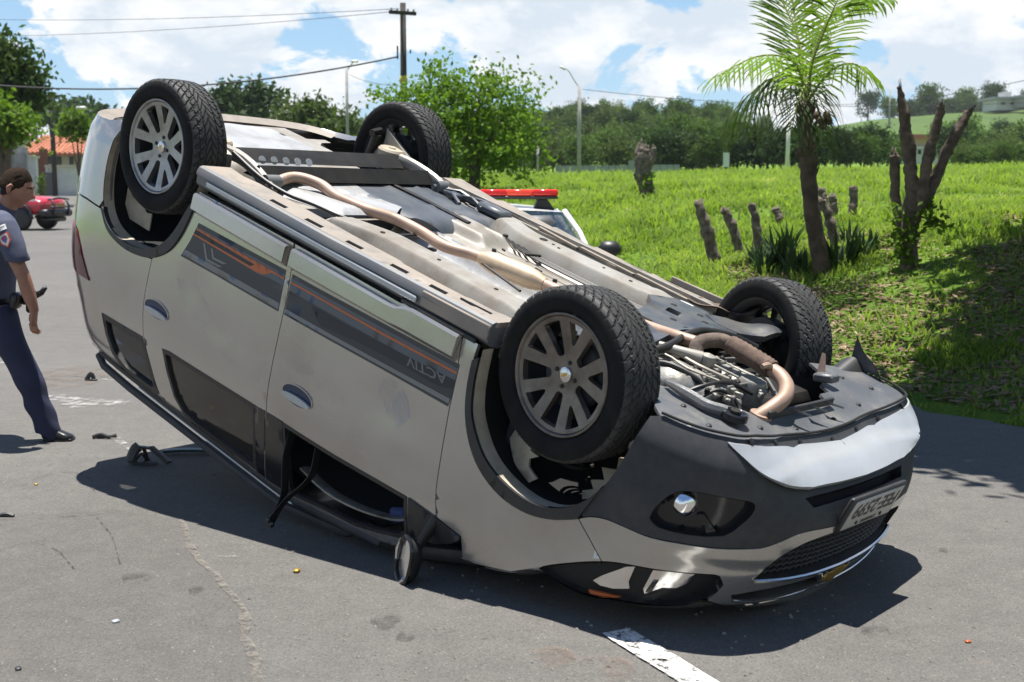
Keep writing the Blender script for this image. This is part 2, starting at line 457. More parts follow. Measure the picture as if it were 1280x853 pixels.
M['lens'] = mat('lamp_lens', (0.03, 0.03, 0.03), 0.03, 0.0, spec=0.5, alpha=0.12)
M['lamp_black'] = mat('lamp_housing_black', (0.012, 0.012, 0.013), 0.5, 0.0, spec=0.25)
M['reflector'] = mat('lamp_reflector', (0.86, 0.86, 0.86), 0.14, 1.0)
M['amber'] = mat('amber_lens', (0.45, 0.10, 0.02), 0.25)
M['tail_red'] = mat('tail_lamp_red', (0.10, 0.014, 0.018), 0.14)
M['mirror'] = mat('mirror_glass', (0.70, 0.70, 0.70), 0.10, 0.9)
M['cable'] = mat('black_cable', (0.012, 0.012, 0.012), 0.5)
M['cup'] = mat('handle_cup_blue_grey', (0.045, 0.065, 0.11), 0.15, 0.6)
# ------------------------------------------------------------------ overturned car
Rw = np.array([[0.71163, -0.65503, -0.25400], [-0.62784, -0.75519, 0.18850], [-0.31529, 0.02533, -0.94866]])
tw = np.array([-0.20998, 5.90997, 1.27300])
OFF = np.array([0.55, 0.0, 1.19])                      # the spot of the roof edge that rests on the road
CAR = empty('overturned_car')
_m = Matrix([list(Rw[i]) + [float((tw + Rw @ OFF)[i])] for i in range(3)] + [[0, 0, 0, 1]])
CAR.matrix_world = _m
props(CAR, 'silver family car lying upside down on its roof with wheels in the air', 'car')

def cmesh(name, V, F, m, parent=None, smooth=True):
    V = np.asarray(V, float) - OFF
    return mesh(name, V, F, m, parent or CAR, smooth)
def cb(mb, name, m, parent=None, smooth=True, angle=40):
    return mb.build(name, m, parent or CAR, smooth, OFF, angle)

def sheet(name, loops, fm, m, parent=None, off=0.0, flange=0.012, side=1, gap=0.0, step=0.06, dens=0.03, flm=None, back=False):
    """a skin patch with thickness: 2-D outline (and holes) mapped by fm(a, b, off) -> points, normals"""
    lp = []
    for i, l in enumerate(loops):
        l = [tuple(q) for q in l]
        if gap: l = shrink(l, gap if i == 0 else -gap)
        lp.append(densify(l, dens))
    Q, T, B = triangulate(lp, step)
    P, N = fm(Q[:, 0], Q[:, 1], np.full(len(Q), off))
    V = [tuple(p) for p in P]; F = [tuple(t) for t in T]
    a = P[T[0, 1]] - P[T[0, 0]]; b = P[T[0, 2]] - P[T[0, 0]]
    fl = np.dot(np.cross(a, b), N[T[0, 0]]) < 0
    if fl: F = [f[::-1] for f in F]
    if flange:
        for bi, bl in enumerate(B):
            o = len(V); n = len(bl)
            V += [tuple(P[i]) for i in bl]; V += [tuple(P[i] - N[i] * flange) for i in bl]
            ccw = area2([Q[i] for i in bl]) > 0
            inner = bi > 0
            for i in range(n):
                j = (i + 1) % n
                q = (o + i, o + n + i, o + n + j, o + j)
                F.append(q if (ccw != fl) != inner else q[::-1])
    if side < 0:
        V = [(v[0], -v[1], v[2]) for v in V]; F = [f[::-1] for f in F]
    return cmesh(name, V, F, m, parent)
def Sdent(s, z, off):
    # shallow dents and waves left by the roll-over
    d = sum(a * np.exp(-((s - x) / w) ** 2 - ((z - q) / h) ** 2) for x, q, w, h, a in ((0.57, 0.47, .16, .09, .011), (0.20, 0.58, .10, .05, .006), (-0.55, 0.60, .22, .06, .008), (-0.80, 0.50, .10, .08, .006), (0.72, 0.66, .09, .06, .008), (-1.45, 0.72, .12, .10, .006), (1.20, 0.62, .10, .06, .005)))
    P, N = S(s, z, off - d); return P, N
def skin(name, loops, m, **k): return sheet(name, loops, S, m, **k)
def mir(l): return [(2 * SF - a, b) for a, b in l]
def mirr(l): return [(2 * SR - a, b) for a, b in l]

archF = smooth_path([(0.953,0.05),(0.955,0.10),(0.962,0.181),(0.985,0.279),(1.027,0.347),(1.103,0.420),(1.204,0.463),(1.33,0.479),(1.431,0.463),(1.510,0.424),(1.583,0.356),(1.630,0.275),(1.664,0.170),(1.688,0.053),(1.700,-0.020)], 3)
lipF = smooth_path([(0.926,0.103),(0.934,0.194),(0.957,0.292),(1.003,0.381),(1.074,0.458),(1.161,0.505),(1.257,0.528),(1.367,0.524),(1.463,0.496),(1.534,0.460),(1.573,0.436)], 3)
archR = smooth_path([(-1.661,0.0),(-1.690,0.096),(-1.701,0.197),(-1.690,0.301),(-1.655,0.394),(-1.585,0.457),(-1.475,0.487),(-1.354,0.487),(-1.237,0.463),(-1.137,0.417),(-1.063,0.350),(-1.013,0.276),(-0.976,0.20),(-0.937,0.112),(-0.925,0.03)], 3)
lipR = smooth_path([(-1.663,0.412),(-1.580,0.485),(-1.468,0.516),(-1.342,0.520),(-1.194,0.494),(-1.094,0.444),(-1.019,0.378),(-0.959,0.276),(-0.920,0.160),(-0.904,0.100)], 3)
gapB = [(-0.190,0.05),(-0.176,0.15),(-0.163,0.27),(-0.161,0.483),(-0.161,0.689),(-0.163,0.83)]
gapF = [(0.842,0.03),(0.856,0.13),(0.868,0.20),(0.876,0.326),(0.893,0.475),(0.916,0.661),(0.943,0.772)]
rdR = [(-1.165,0.49),(-1.177,0.707),(-1.186,0.906),(-1.150,1.07),(-1.065,1.255)]
sailP = [(0.783,0.769),(0.943,0.772),(1.085,0.781),(1.082,0.800),(1.045,0.835),(0.956,0.891),(0.797,0.945)]
bs = smooth_path([(1.573,0.436),(1.618,0.405),(1.678,0.384),(1.750,0.377),(1.830,0.372),(1.894,0.360),(1.978,0.341),(2.157,0.310),(2.244,0.298),(2.317,0.274),(2.383,0.250),(2.466,0.242),(2.573,0.242),(SF,0.241)], 3)
hlT = smooth_path([(1.471,0.698),(1.525,0.655),(1.625,0.588),(1.711,0.538),(1.778,0.510),(1.866,0.484),(2.009,0.447),(2.099,0.431),(2.130,0.434)], 3)
hlB = smooth_path([(2.159,0.470),(2.146,0.508),(2.054,0.574),(1.928,0.612),(1.803,0.650),(1.692,0.685),(1.592,0.700),(1.471,0.702)], 3)

# reusable dark backing so that panel gaps and lamps never show through
def film(name, col, rough, lo, hi, scale, amax):
    m = mat(name, col, rough, 0.3); nt = m.node_tree; N = nt.nodes.new; L = nt.links.new
    tc = N('ShaderNodeTexCoord'); n = N('ShaderNodeTexNoise'); n.inputs['Scale'].default_value = scale; n.inputs['Detail'].default_value = 7; n.inputs['Roughness'].default_value = 0.6; n.inputs['Distortion'].default_value = 1.2
    L(tc.outputs['Object'], n.inputs['Vector']); r = N('ShaderNodeMapRange'); r.inputs['From Min'].default_value = lo; r.inputs['From Max'].default_value = hi; r.inputs['To Max'].default_value = amax
    L(n.outputs['Fac'], r.inputs[0]); L(r.outputs[0], nt.nodes['Principled BSDF'].inputs['Alpha']); return m
SCUFF = film('bare_scuff', (0.50, 0.51, 0.54), 0.45, 0.42, 0.66, 7.0, 0.38)
SMEAR = film('pale_smear', (0.46, 0.44, 0.41), 0.6, 0.46, 0.66, 4.0, 0.16)  # pale translucent streaks over the door paint
for side in (1, -1):
    ld = 'dented' if side > 0 else None
    fd_low = [(-0.19,0.05),(0.2,0.047),(0.49,0.047),(0.545,0.034),(0.842,0.03)]
    fd_top = [(0.90,0.90),(0.80,0.99),(0.70,1.055),(0.456,1.135),(0.215,1.180),(-0.05,1.235),(-0.205,1.25)]
    win = [(-0.045,0.832),(0.10,0.826),(0.319,0.813),(0.608,0.786),(0.772,0.772),(0.788,0.94),(0.742,0.99),(0.60,1.045),(0.456,1.097),(0.215,1.141),(-0.02,1.198)]
    fd = sheet('front_door', [fd_low + gapF[1:] + fd_top + gapB[::-1][:-1], win], Sdent, M['paint'], side=side, gap=0.0022, flange=0.03, step=0.035)
    skin('window_seal', [win, shrink(win, 0.016)], M['black_plastic'], side=side, off=0.002, flange=0.02, parent=fd, step=0)
    skin('pillar_trim', [[(-0.157,0.836),(-0.043,0.830),(-0.018,1.196),(-0.195,1.215)]], M['gloss_black'], side=side, off=0.003, flange=0.004, parent=fd)
    skin('mirror_sail', [sailP], M['black_plastic'], side=side, off=0.006, flange=0.012, parent=fd)
    rd_low = [(-0.905,0.06),(-0.6,0.055),(-0.197,0.05)]
    rwin = [(-1.014,0.900),(-0.95,0.887),(-0.754,0.876),(-0.490,0.860),(-0.238,0.845),(-0.270,1.205),(-0.50,1.215),(-0.78,1.218),(-0.88,1.205),(-0.950,1.14),(-0.995,1.02)]
    rd = sheet('rear_door', [rd_low + gapB[1:] + [(-0.207,1.25),(-0.6,1.262),(-0.98,1.262)] + rdR[::-1] + lipR[lipR.index(min(lipR, key=lambda q: abs(q[0] + 1.165))):], rwin], Sdent, M['paint'], side=side, gap=0.0022, flange=0.03, step=0.035)
    skin('window_seal', [rwin, shrink(rwin, 0.022)], M['black_plastic'], side=side, off=0.002, flange=0.02, parent=rd, step=0)
    skin('window_glass', [shrink(rwin, 0.015)], M['glass'], side=side, off=-0.012, flange=0, parent=rd)
    skin('pillar_trim', [[(-0.240,0.846),(-0.169,0.838),(-0.212,1.215),(-0.272,1.215)]], M['gloss_black'], side=side, off=0.003, flange=0.004, parent=rd)
    # mouldings along the foot of the doors: thick, with a bevelled upper edge
    def mould(lo, hi, x0, x1, parent, kink=None):
        V = []; F = []
        xs = np.linspace(x0, x1, 24)
        def zl(x): return lo(x)
        prof = [(0.0, 0.001), (0.0, 0.022), (0.008, 0.030), (0.074, 0.032), (0.096, 0.0015)]
        for x in xs:
            for (dz, o) in prof:
                z = zl(x) + dz * (hi(x) - zl(x)) / 0.098
                P, Nn = S(np.array([x]), np.array([z]), np.array([o])); V.append(P[0])
        k = len(prof)
        for i in range(len(xs) - 1):
            for j in range(k - 1): F.append((i * k + j, i * k + j + 1, (i + 1) * k + j + 1, (i + 1) * k + j))
        F.append(tuple(range(k))[::-1]); F.append(tuple((len(xs) - 1) * k + j for j in range(k)))
        if side < 0: V = [(v[0], -v[1], v[2]) for v in V]; F = [f[::-1] for f in F]
        o = cmesh('door_moulding', V, F, M['paint'], parent); sharp(o.data, 25)
    mould(lambda x: 0.068, lambda x: 0.166, -0.905, -0.212, rd)
    mould(lambda x: 0.066 - 0.024 * min(1, max(0, (x - 0.48) / 0.07)), lambda x: 0.165 - 0.016 * (x + 0.17), -0.170, 0.842, fd)
    # door handles: a cup with a bright bar across it
    for nm, hx, hz, pr in (('h', 0.0375, 0.665, fd), ('h', -1.062, 0.712, rd)):
        cup = [(hx + 0.098 * cos(q), hz + 0.042 * sin(q) + 0.10 * (-0.098 * cos(q)) * 0.4) for q in np.linspace(0, 2 * pi, 28, endpoint=False)]
        skin('handle_cup', [cup], M['cup'], side=side, off=0.0015, flange=0.001, parent=pr, step=0.02)
        skin('handle_rim', [shrink(cup, -0.006), cup], M['paint'], side=side, off=0.004, flange=0.012, parent=pr, step=0)
        bar = [(hx + 0.096 * cos(q), hz + 0.015 + 0.017 * sin(q) - 0.04 * 0.096 * cos(q)) for q in np.linspace(0, 2 * pi, 28, endpoint=False)]
        skin('door_handle', [bar], M['skid'], side=side, off=0.013, flange=0.010, parent=pr, step=0.02)
    # stripes printed along the doors
    def dec(nm, poly, m, lev, pr): skin(nm, [poly], M[m], side=side, off=0.0011 + 0.0005 * lev, flange=0.0004, parent=pr, step=0.12)
    def band(top, bot): return [tuple(q) for q in top] + [tuple(q) for q in bot[::-1]]
    L0 = [(-0.862,0.198),(-0.544,0.184),(-0.205,0.178)]; L1 = [(-0.866,0.215),(-0.544,0.206),(-0.205,0.198)]
    dec('stripe_panel', [(-0.862,0.198),(-0.205,0.178),(-0.196,0.366),(-0.399,0.372),(-0.663,0.379),(-0.947,0.391),(-0.90,0.30)], 'decal_base', 0, rd)
    dec('stripe_slate', [(-0.866,0.218),(-0.205,0.197),(-0.202,0.248),(-0.30,0.25),(-0.37,0.262),(-0.885,0.262)], 'decal_blue', 1, rd)
    dec('stripe_black', [(-0.872,0.230),(-0.42,0.223),(-0.42,0.250),(-0.882,0.255)], 'decal_black', 2, rd)
    dec('stripe_orange', [(-0.867,0.224),(-0.30,0.213),(-0.203,0.212),(-0.203,0.220),(-0.29,0.222),(-0.345,0.252),(-0.40,0.258),(-0.882,0.263),(-0.880,0.255),(-0.44,0.249),(-0.41,0.231),(-0.868,0.233)], 'decal_orange', 3, rd)
    dec('stripe_grey', [(-0.919,0.350),(-0.2,0.329),(-0.198,0.356),(-0.935,0.378)], 'decal_grey', 2, rd)
    dec('stripe_chevron', [(-0.800,0.272),(-0.785,0.272),(-0.745,0.330),(-0.63,0.325),(-0.66,0.338),(-0.755,0.342)], 'decal_grey', 2, rd)
    dec('stripe_chevron', [(-0.735,0.275),(-0.722,0.274),(-0.702,0.306),(-0.60,0.300),(-0.63,0.312),(-0.712,0.317)], 'decal_grey', 2, rd)
    dec('stripe_panel', [(-0.160,0.178),(0.027,0.174),(0.433,0.161),(0.868,0.148),(0.872,0.28),(0.867,0.325),(0.497,0.337),(0.091,0.355),(-0.156,0.363)], 'decal_base', 0, fd)
    dec('stripe_slate', [(-0.160,0.196),(0.43,0.180),(0.868,0.166),(0.868,0.215),(0.58,0.232),(0.32,0.240),(-0.158,0.252)], 'decal_blue', 1, fd)
    dec('stripe_orange', [(-0.158,0.211),(0.039,0.206),(0.447,0.197),(0.867,0.180),(0.867,0.189),(0.447,0.206),(0.039,0.214),(-0.158,0.219)], 'decal_orange', 3, fd)
    dec('stripe_black', [(0.0,0.258),(0.25,0.252),(0.50,0.238),(0.867,0.214),(0.867,0.252),(0.79,0.272),(0.571,0.276),(0.331,0.290),(0.079,0.318)], 'decal_black', 2, fd)
    dec('stripe_grey', [(-0.157,0.336),(0.082,0.328),(0.488,0.311),(0.868,0.292),(0.867,0.312),(0.49,0.327),(0.09,0.345),(-0.156,0.354)], 'decal_grey', 2, fd)
    # scuffs: a bare patch on the front door, pale smears above the handles
    sheet('scuff', [[(0.47,0.39),(0.52,0.36),(0.60,0.35),(0.66,0.40),(0.69,0.46),(0.64,0.53),(0.56,0.50),(0.50,0.45)]], Sdent, SCUFF, side=side, off=0.0018, flange=0, parent=fd, step=0.035)
    sheet('smear', [[(-0.95,0.50),(-0.80,0.47),(-0.62,0.56),(-0.40,0.62),(-0.20,0.60),(-0.19,0.72),(-0.40,0.74),(-0.70,0.66),(-0.90,0.58)]], Sdent, SMEAR, side=side, off=0.0018, flange=0, parent=rd, step=0.035)
    sheet('smear', [[(-0.14,0.42),(0.02,0.46),(0.12,0.52),(0.05,0.57),(-0.14,0.56)]], Sdent, SMEAR, side=side, off=0.0018, flange=0, parent=fd, step=0.035)
    # fender and quarter panel
    skin('front_fender', [gapF + [(1.085,0.781),(1.106,0.872),(1.180,0.856),(1.356,0.783),(1.469,0.700)] + hlT[1:10] + [(1.645,0.487)] + lipF[::-1] + [(0.926,0.04),(0.885,0.03)]], M['paint'], side=side, gap=0.0022, flange=0.02)
    qtrim = [(-1.612,0.955),(-1.573,0.947),(-1.196,0.912),(-1.180,0.95),(-1.100,1.195),(-1.17,1.222),(-1.42,1.222),(-1.55,1.17),(-1.60,1.07)]
    qp = skin('quarter_panel', [[(-2.10,0.445),(-1.95,0.43),(-1.845,0.418),(-1.70,0.414)] + lipR[:lipR.index(min(lipR, key=lambda q: abs(q[0] + 1.168)))] + rdR + [(-1.5,1.262),(-2.0,1.25),(-2.04,1.05),(-2.02,0.835),(-1.86,0.835),(-1.711,0.818),(-1.755,0.76),(-1.829,0.668),(-1.90,0.60),(-2.06,0.56)], shrink(qtrim, 0.002)], M['paint'], side=side, gap=0.002, flange=0.02)
    skin('window_frame', [qtrim, shrink(qtrim, 0.034)], M['black_plastic'], side=side, off=0.001, flange=0.03, parent=qp, step=0)
    skin('quarter_window', [shrink(qtrim, 0.03)], M['glass_dark'], side=side, off=-0.014, flange=0, parent=qp)
    tl = skin('tail_lamp', [[(-1.716,0.814),(-1.76,0.755),(-1.832,0.668),(-1.90,0.604),(-2.33,0.62),(-2.36,0.83),(-1.86,0.832)]], M['tail_red'], side=side, off=0.006, flange=0.02)
    # wheel-arch lips and liners
    skin('arch_lip', [archF[2:-9] + lipF[::-1]], M['black_plastic'], side=side, off=0.010, flange=0.03, step=0)
    i0 = archR.index(min(archR, key=lambda q: abs(q[0] + 1.655))); i1 = archR.index((-0.937, 0.112)) if (-0.937, 0.112) in archR else len(archR) - 3
    skin('arch_lip', [archR[i0:i1] + lipR[::-1]], M['black_plastic'], side=side, off=0.010, flange=0.03, step=0)
    for A, cx_, dz in ((archF, 1.33, 0), (archR, -1.32, 0)):
        P, N = S(np.array([q[0] for q in A]), np.array([q[1] for q in A]), np.zeros(len(A)))
        n = len(A); V = []; F = []
        c = np.array([P[:, 0].mean(), 0, 0.08])
        for y, g in ((None, 1.0), (0.80, 1.0)):
            for p in P: V.append((p[0], p[1] - 0.004 if y is None else y, p[2]))
        for i in range(n - 1): F.append((i, i + 1, n + i + 1, n + i))
        if side < 0: V = [(v[0], -v[1], v[2]) for v in V]; F = [f[::-1] for f in F]
        cmesh('arch_return', V, F, M['cream'])
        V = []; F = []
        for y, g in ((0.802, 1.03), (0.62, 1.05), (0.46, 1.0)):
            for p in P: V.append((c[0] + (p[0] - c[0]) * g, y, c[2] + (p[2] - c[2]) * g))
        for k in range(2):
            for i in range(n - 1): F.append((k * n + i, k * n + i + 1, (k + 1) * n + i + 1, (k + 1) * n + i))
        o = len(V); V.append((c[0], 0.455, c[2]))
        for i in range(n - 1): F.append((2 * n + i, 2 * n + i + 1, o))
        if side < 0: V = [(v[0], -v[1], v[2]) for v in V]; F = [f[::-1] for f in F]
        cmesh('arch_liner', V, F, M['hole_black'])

# lettering on the stripe (reads from the nose towards the tail)
def text_verts(txt, size=1.0, depth=0.0, bold=0.0):
    cu = bpy.data.curves.new('lettering', 'FONT'); cu.body = txt; cu.size = size; cu.extrude = depth; cu.align_x = 'CENTER'
    cu.resolution_u = 3; cu.offset = bold
    ob = bpy.data.objects.new('lettering', cu); COL.objects.link(ob)
    dg = bpy.context.evaluated_depsgraph_get(); dg.update()
    me = bpy.data.meshes.new_from_object(ob.evaluated_get(dg))
    V = np.array([tuple(v.co) for v in me.vertices]); F = [tuple(p.vertices) for p in me.polygons]
    bpy.data.objects.remove(ob); bpy.data.curves.remove(cu); bpy.data.meshes.remove(me)
    return V, F
V, F = text_verts('ACTIV', 1.0, 0.0, 0.012)
w = V[:, 0].max() - V[:, 0].min(); h = V[:, 1].max() - V[:, 1].min(); y0 = V[:, 1].min()
for side, par in ((1, None), (-1, None)):
    u = (V[:, 0] / w) * 0.225; v = (V[:, 1] - y0) / h
    sx = 0.705 - u if side > 0 else 0.705 + u
    sz = 0.2655 + (sx - 0.59) * -0.065 - (1 - v) * 0.036 + 0.0
    P, N = S(sx + 0.018 * v * (1 if side > 0 else 1), sz, np.full(len(V), 0.0032))
    if side < 0: P[:, 1] *= -1
    cmesh('stripe_lettering', P, F, M['decal_text'], [o for o in CAR.children if o.name.startswith('front_door')][0 if side > 0 else 1], smooth=False)

# ---- nose
half = [(1.700,-0.022),(1.748,-0.040),(1.809,-0.039),(1.890,-0.042),(1.995,-0.047),(2.124,-0.047),(2.231,-0.035),(2.369,-0.015),(2.490,-0.002),(2.587,0.003),(2.711,0.006),(SF,0.007)]
arm = archF[::-1]; arm = [q for q in arm if q[0] > 1.56 and q[1] > -0.0][0:]
Lb = half + mir(half[:-1])[::-1]
outer = Lb + mir([q for q in arm] + bs[:-1]) + [] if False else None
left_edge = [q for q in arm] + bs[1:]                    # from the lip of the arch up and over to the centre line
loop = half + mir(half[:-1])[::-1] + mir(left_edge[:-1]) + left_edge[::-1]
fogP = smooth_path([(1.828,0.304),(1.836,0.26),(1.868,0.20),(1.908,0.165),(2.001,0.142),(2.130,0.136),(2.165,0.150),(2.160,0.18),(2.128,0.225),(2.086,0.272),(1.969,0.306),(1.864,0.322),(1.828,0.304)], 2)[:-1]
lowP = [(2.43,0.138),(2.62,0.136),(SF,0.135)]; lowP = lowP + mir(lowP[:-1])[::-1]; lowH = [(2.47,0.166),(2.62,0.160),(SF,0.158)]; lowH = lowH + mir(lowH[:-1])[::-1]
lowL = lowP + lowH[::-1]
skH = [(2.13,-0.004),(2.25,0.010),(2.445,0.036),(SF,0.05)]; skHb = [(2.19,0.040),(2.29,0.078),(2.45,0.105),(SF,0.116)]
skH = skH + mir(skH[:-1])[::-1] + mir(skHb[:-1]) + skHb[::-1]
BP = skin('front_bumper', [loop, fogP, mir(fogP), lowL, skH], M['dark_plastic'], gap=0.0015, flange=0.03, step=0.021)
lipb = [q for q in archF if q[0] > 1.34]
for side in (1, -1):
    fr = skin('fog_recess', [shrink(fogP, -0.004)], M['gloss_black'], side=side, off=-0.035, flange=0, parent=BP, step=0.04)
    lp = densify(fogP, 0.03); P, N = S(np.array([q[0] for q in lp]), np.array([q[1] for q in lp]), np.zeros(len(lp)))
    V = [tuple(p) for p in P] + [tuple(p - n * 0.037) for p, n in zip(P, N)]; n = len(lp)
    F = [(i, (i + 1) % n, n + (i + 1) % n, n + i) for i in range(n)]
    if side < 0: V = [(v[0], -v[1], v[2]) for v in V]
    cmesh('fog_bezel', V, F, M['gloss_black'], BP)
    c, nn = S(np.array([1.945]), np.array([0.210]), np.array([-0.004])); c = c[0]; nn = nn[0]
    d = Vector((0.93, 0.36, 0.0)).normalized()
    q = Vector((0, 0, 1)).rotation_difference(d).to_matrix()
    mb = MB(); mb.lathe([(0.0, 0.012), (0.018, 0.010), (0.032, 0.004), (0.040, -0.006), (0.043, -0.03)], n=24, rot=q)
    mb.V = [((v[0] + c[0]), (v[1] + c[1]) * side, v[2] + c[2]) for v in [(a[0], a[1], a[2]) for a in mb.V]]
    cb(mb, 'fog_lamp', M['reflector'], BP)
    # strip beside the lamp
    skin('fog_fin', [[(1.975,0.235),(2.0,0.225),(2.075,0.285),(2.03,0.295)]], M['gloss_black'], side=side, off=-0.020, flange=0.012, parent=BP)
skin('lower_intake', [shrink(lowL, -0.004)], M['hole_black'], off=-0.045, flange=0, parent=BP)
lp = densify(lowL, 0.03); P, N = S(np.array([q[0] for q in lp]), np.array([q[1] for q in lp]), np.zeros(len(lp))); n = len(lp)
cmesh('lower_intake', [tuple(p) for p in P] + [tuple(p - q * 0.047) for p, q in zip(P, N)], [(i, (i + 1) % n, n + (i + 1) % n, n + i) for i in range(n)], M['black_plastic'], BP)
# silver skid plate under the nose
sk = [(2.000,-0.033),(2.074,-0.034),(2.179,-0.024),(2.288,-0.008),(2.417,0.014),(2.47,0.026),(2.53,0.024),(2.68,0.030),(SF,0.036)]; skl = [(2.035,-0.018),(2.081,0.002),(2.130,0.028),(2.187,0.056),(2.237,0.078),(2.30,0.098),(2.37,0.112),(2.45,0.122),(2.65,0.124),(SF,0.125)]
def Sskid(s, z, off):
    # stands proud of the bumper, more towards its lower lip, with a fold along the middle
    t = np.clip((z + 0.01) / 0.12, 0, 1)
    P, N = S(s, z, off * 0); N = S(s, 0 * z + 0.075, off * 0)[1]
    return P + N * (off + 0.028 * t + 0.010 * np.clip(1 - np.abs(t - 0.70) / 0.30, 0, 1))[:, None], N
SK = sheet('skid_plate', [sk + mir(sk[:-1])[::-1] + mir(skl[:-1]) + skl[::-1]], Sskid, M['skid'], off=0.006, flange=0.022, step=0.009, dens=0.012)
for a in (2.11, 2.33, 2.56, 2.80, 3.04, 3.27, 3.5):
    zz_ = np.interp(a if a < SF else 2 * SF - a, [q[0] for q in sk], [q[1] for q in sk]) - 0.008
    P, N = S(np.array([a]), np.array([zz_]), np.array([0.004]))
    mb = MB(); mb.lathe([(0.011, 0), (0.011, 0.004), (0.0, 0.006)], n=10, rot=Vector((0, 0, 1)).rotation_difference(Vector(N[0])).to_matrix(), c=tuple(P[0]))
    cb(mb, 'bolt', M['steel_black'], SK)
# painted upper half of the bumper with its two openings
hood_e = [(2.146,0.508),(2.125,0.545),(2.2,0.565),(2.4,0.580),(SF,0.590)]
fbs = [(1.573,0.440),(1.645,0.487),(1.711,0.538)]
lo_edge = fbs[1:] + [q for q in hlT if q[0] > 1.72] + [(2.159,0.470)] + hood_e
up = bs
grT = smooth_path([(2.285,0.440),(2.316,0.392),(2.349,0.346),(2.437,0.298),(2.54,0.279),(2.65,0.270),(SF,0.266)], 3)
grB = [(2.285,0.447),(2.45,0.452),(2.65,0.457),(SF,0.459)]
slT = [(2.22,0.515),(2.33,0.500),(2.48,0.494),(SF,0.492)]; slB = [(2.235,0.532),(2.33,0.541),(2.48,0.548),(SF,0.553)]
def closed(T, B): return T + mir(T[:-1])[::-1] + mir(B[:-1]) + B[::-1]
gr = closed(grT, grB); sl = closed(slT, slB)
def dedupe(l):
    o = []
    for q in l:
        if not o or math.hypot(q[0] - o[-1][0], q[1] - o[-1][1]) > 1e-4: o.append(q)
    if math.hypot(o[0][0] - o[-1][0], o[0][1] - o[-1][1]) < 1e-4: o.pop()
    return o
def groove(s, z, off):
    # a styling crease that runs in from the corner
    m = np.where(s > SF, 2 * SF - s, s)
    c0 = 0.405 - 0.03 * (m - 1.8)
    g = np.exp(-((z - c0) / 0.014) ** 2) * np.clip((m - 1.75) / 0.2, 0, 1) * np.clip((2.42 - m) / 0.2, 0, 1)
    sh = np.clip((c0 - z) / 0.01, 0, 1) * np.clip((m - 1.75) / 0.2, 0, 1) * np.clip((2.42 - m) / 0.2, 0, 1)
    return S(s, z, off - 0.006 * g + 0.004 * sh)
UB = sheet('bumper_face', [dedupe(up + mir(up[:-1])[::-1] + mir(lo_edge) [0:] + lo_edge[::-1]), dedupe(gr), dedupe(sl)], groove, M['paint'], gap=0.002, flange=0.025, step=0.022, dens=0.02)
# grille: dark backing, honeycomb ribs, chrome bar and emblem
GR = skin('grille', [shrink(dedupe(gr), -0.006)], M['hole_black'], off=-0.045, flange=0, step=0.05)
def ring(nm, loop, d, m, par):
    lp = densify(loop, 0.03); P, N = S(np.array([q[0] for q in lp]), np.array([q[1] for q in lp]), np.zeros(len(lp))); n = len(lp)
    cmesh(nm, [tuple(p) for p in P] + [tuple(p - q * d) for p, q in zip(P, N)], [(i, (i + 1) % n, n + (i + 1) % n, n + i) for i in range(n)], m, par)
ring('grille_surround', dedupe(gr), 0.047, M['black_plastic'], GR)
mb = MB()
def sp(s, z, off): return tuple(S(np.array([s]), np.array([z]), np.array([off]))[0][0])
G2 = np.array([[2.0, 2.0]])
hexs = 0.030
rows = 0
for r in range(7):
    z = 0.290 + r * 0.025
    for k in range(-18, 19):
        a = SF + (k + (0.5 if r % 2 else 0)) * 0.036
        if not in_poly(np.array([[a, z]]), dedupe(gr))[0]: continue
        pts = [(a - 0.018, z), (a - 0.009, z - 0.0105), (a + 0.009, z - 0.0105), (a + 0.018, z)]
        ok = all(in_poly(np.array([q]), dedupe(gr))[0] for q in pts)
        if ok: mb.tube([sp(*q, -0.026) for q in pts], 0.0042, 4, cap=False)
cb(mb, 'grille_mesh', M['black_plastic'], GR)
bar = [(a, np.interp(a if a < SF else 2 * SF - a, [2.285, 2.45, 2.65, SF], [0.444, 0.452, 0.459, 0.462])) for a in np.linspace(2.285, 2 * SF - 2.285, 40)]
mb = MB(); mb.tube([sp(a, z, 0.006) for a, z in bar], 0.0075, 6); cb(mb, 'chrome_bar', M['chrome'], GR)
SL = skin('upper_slot', [shrink(dedupe(sl), -0.006)], M['hole_black'], off=-0.035, flange=0, step=0.05)
ring('slot_surround', dedupe(sl), 0.037, M['black_plastic'], SL)
bar2 = [(a, np.interp(a if a < SF else 2 * SF - a, [2.235, 2.33, 2.48, SF], [0.533, 0.543, 0.551, 0.556])) for a in np.linspace(2.235, 2 * SF - 2.235, 40)]
mb = MB(); mb.tube([sp(a, z, 0.009) for a, z in bar2], 0.0045, 6); cb(mb, 'chrome_trim', M['chrome'], SL)
# gold cross-shaped emblem with a chrome edge
def bow(k, dx=0.0):
    w, hh, a, b = 0.086 * k, 0.036 * k, 0.030 * k, 0.020 * k
    pts = [(-w, -b), (-a * 1.1, -b), (-a * 0.85, -hh), (a * 1.15, -hh), (a * 0.95, -b), (w * 1.0, -b), (w * 0.86, b), (a * 0.9, b), (a * 0.7, hh), (-a * 1.3, hh), (-a * 1.15, b), (-w * 1.1, b)]
    return [(SF + x, 0.502 + z) for x, z in pts]
skin('emblem_edge', [bow(1.16)], M['chrome'], off=0.012, flange=0.02, parent=GR, step=0)
skin('emblem', [bow(1.0)], M['gold'], off=0.015, flange=0.004, parent=GR, step=0)
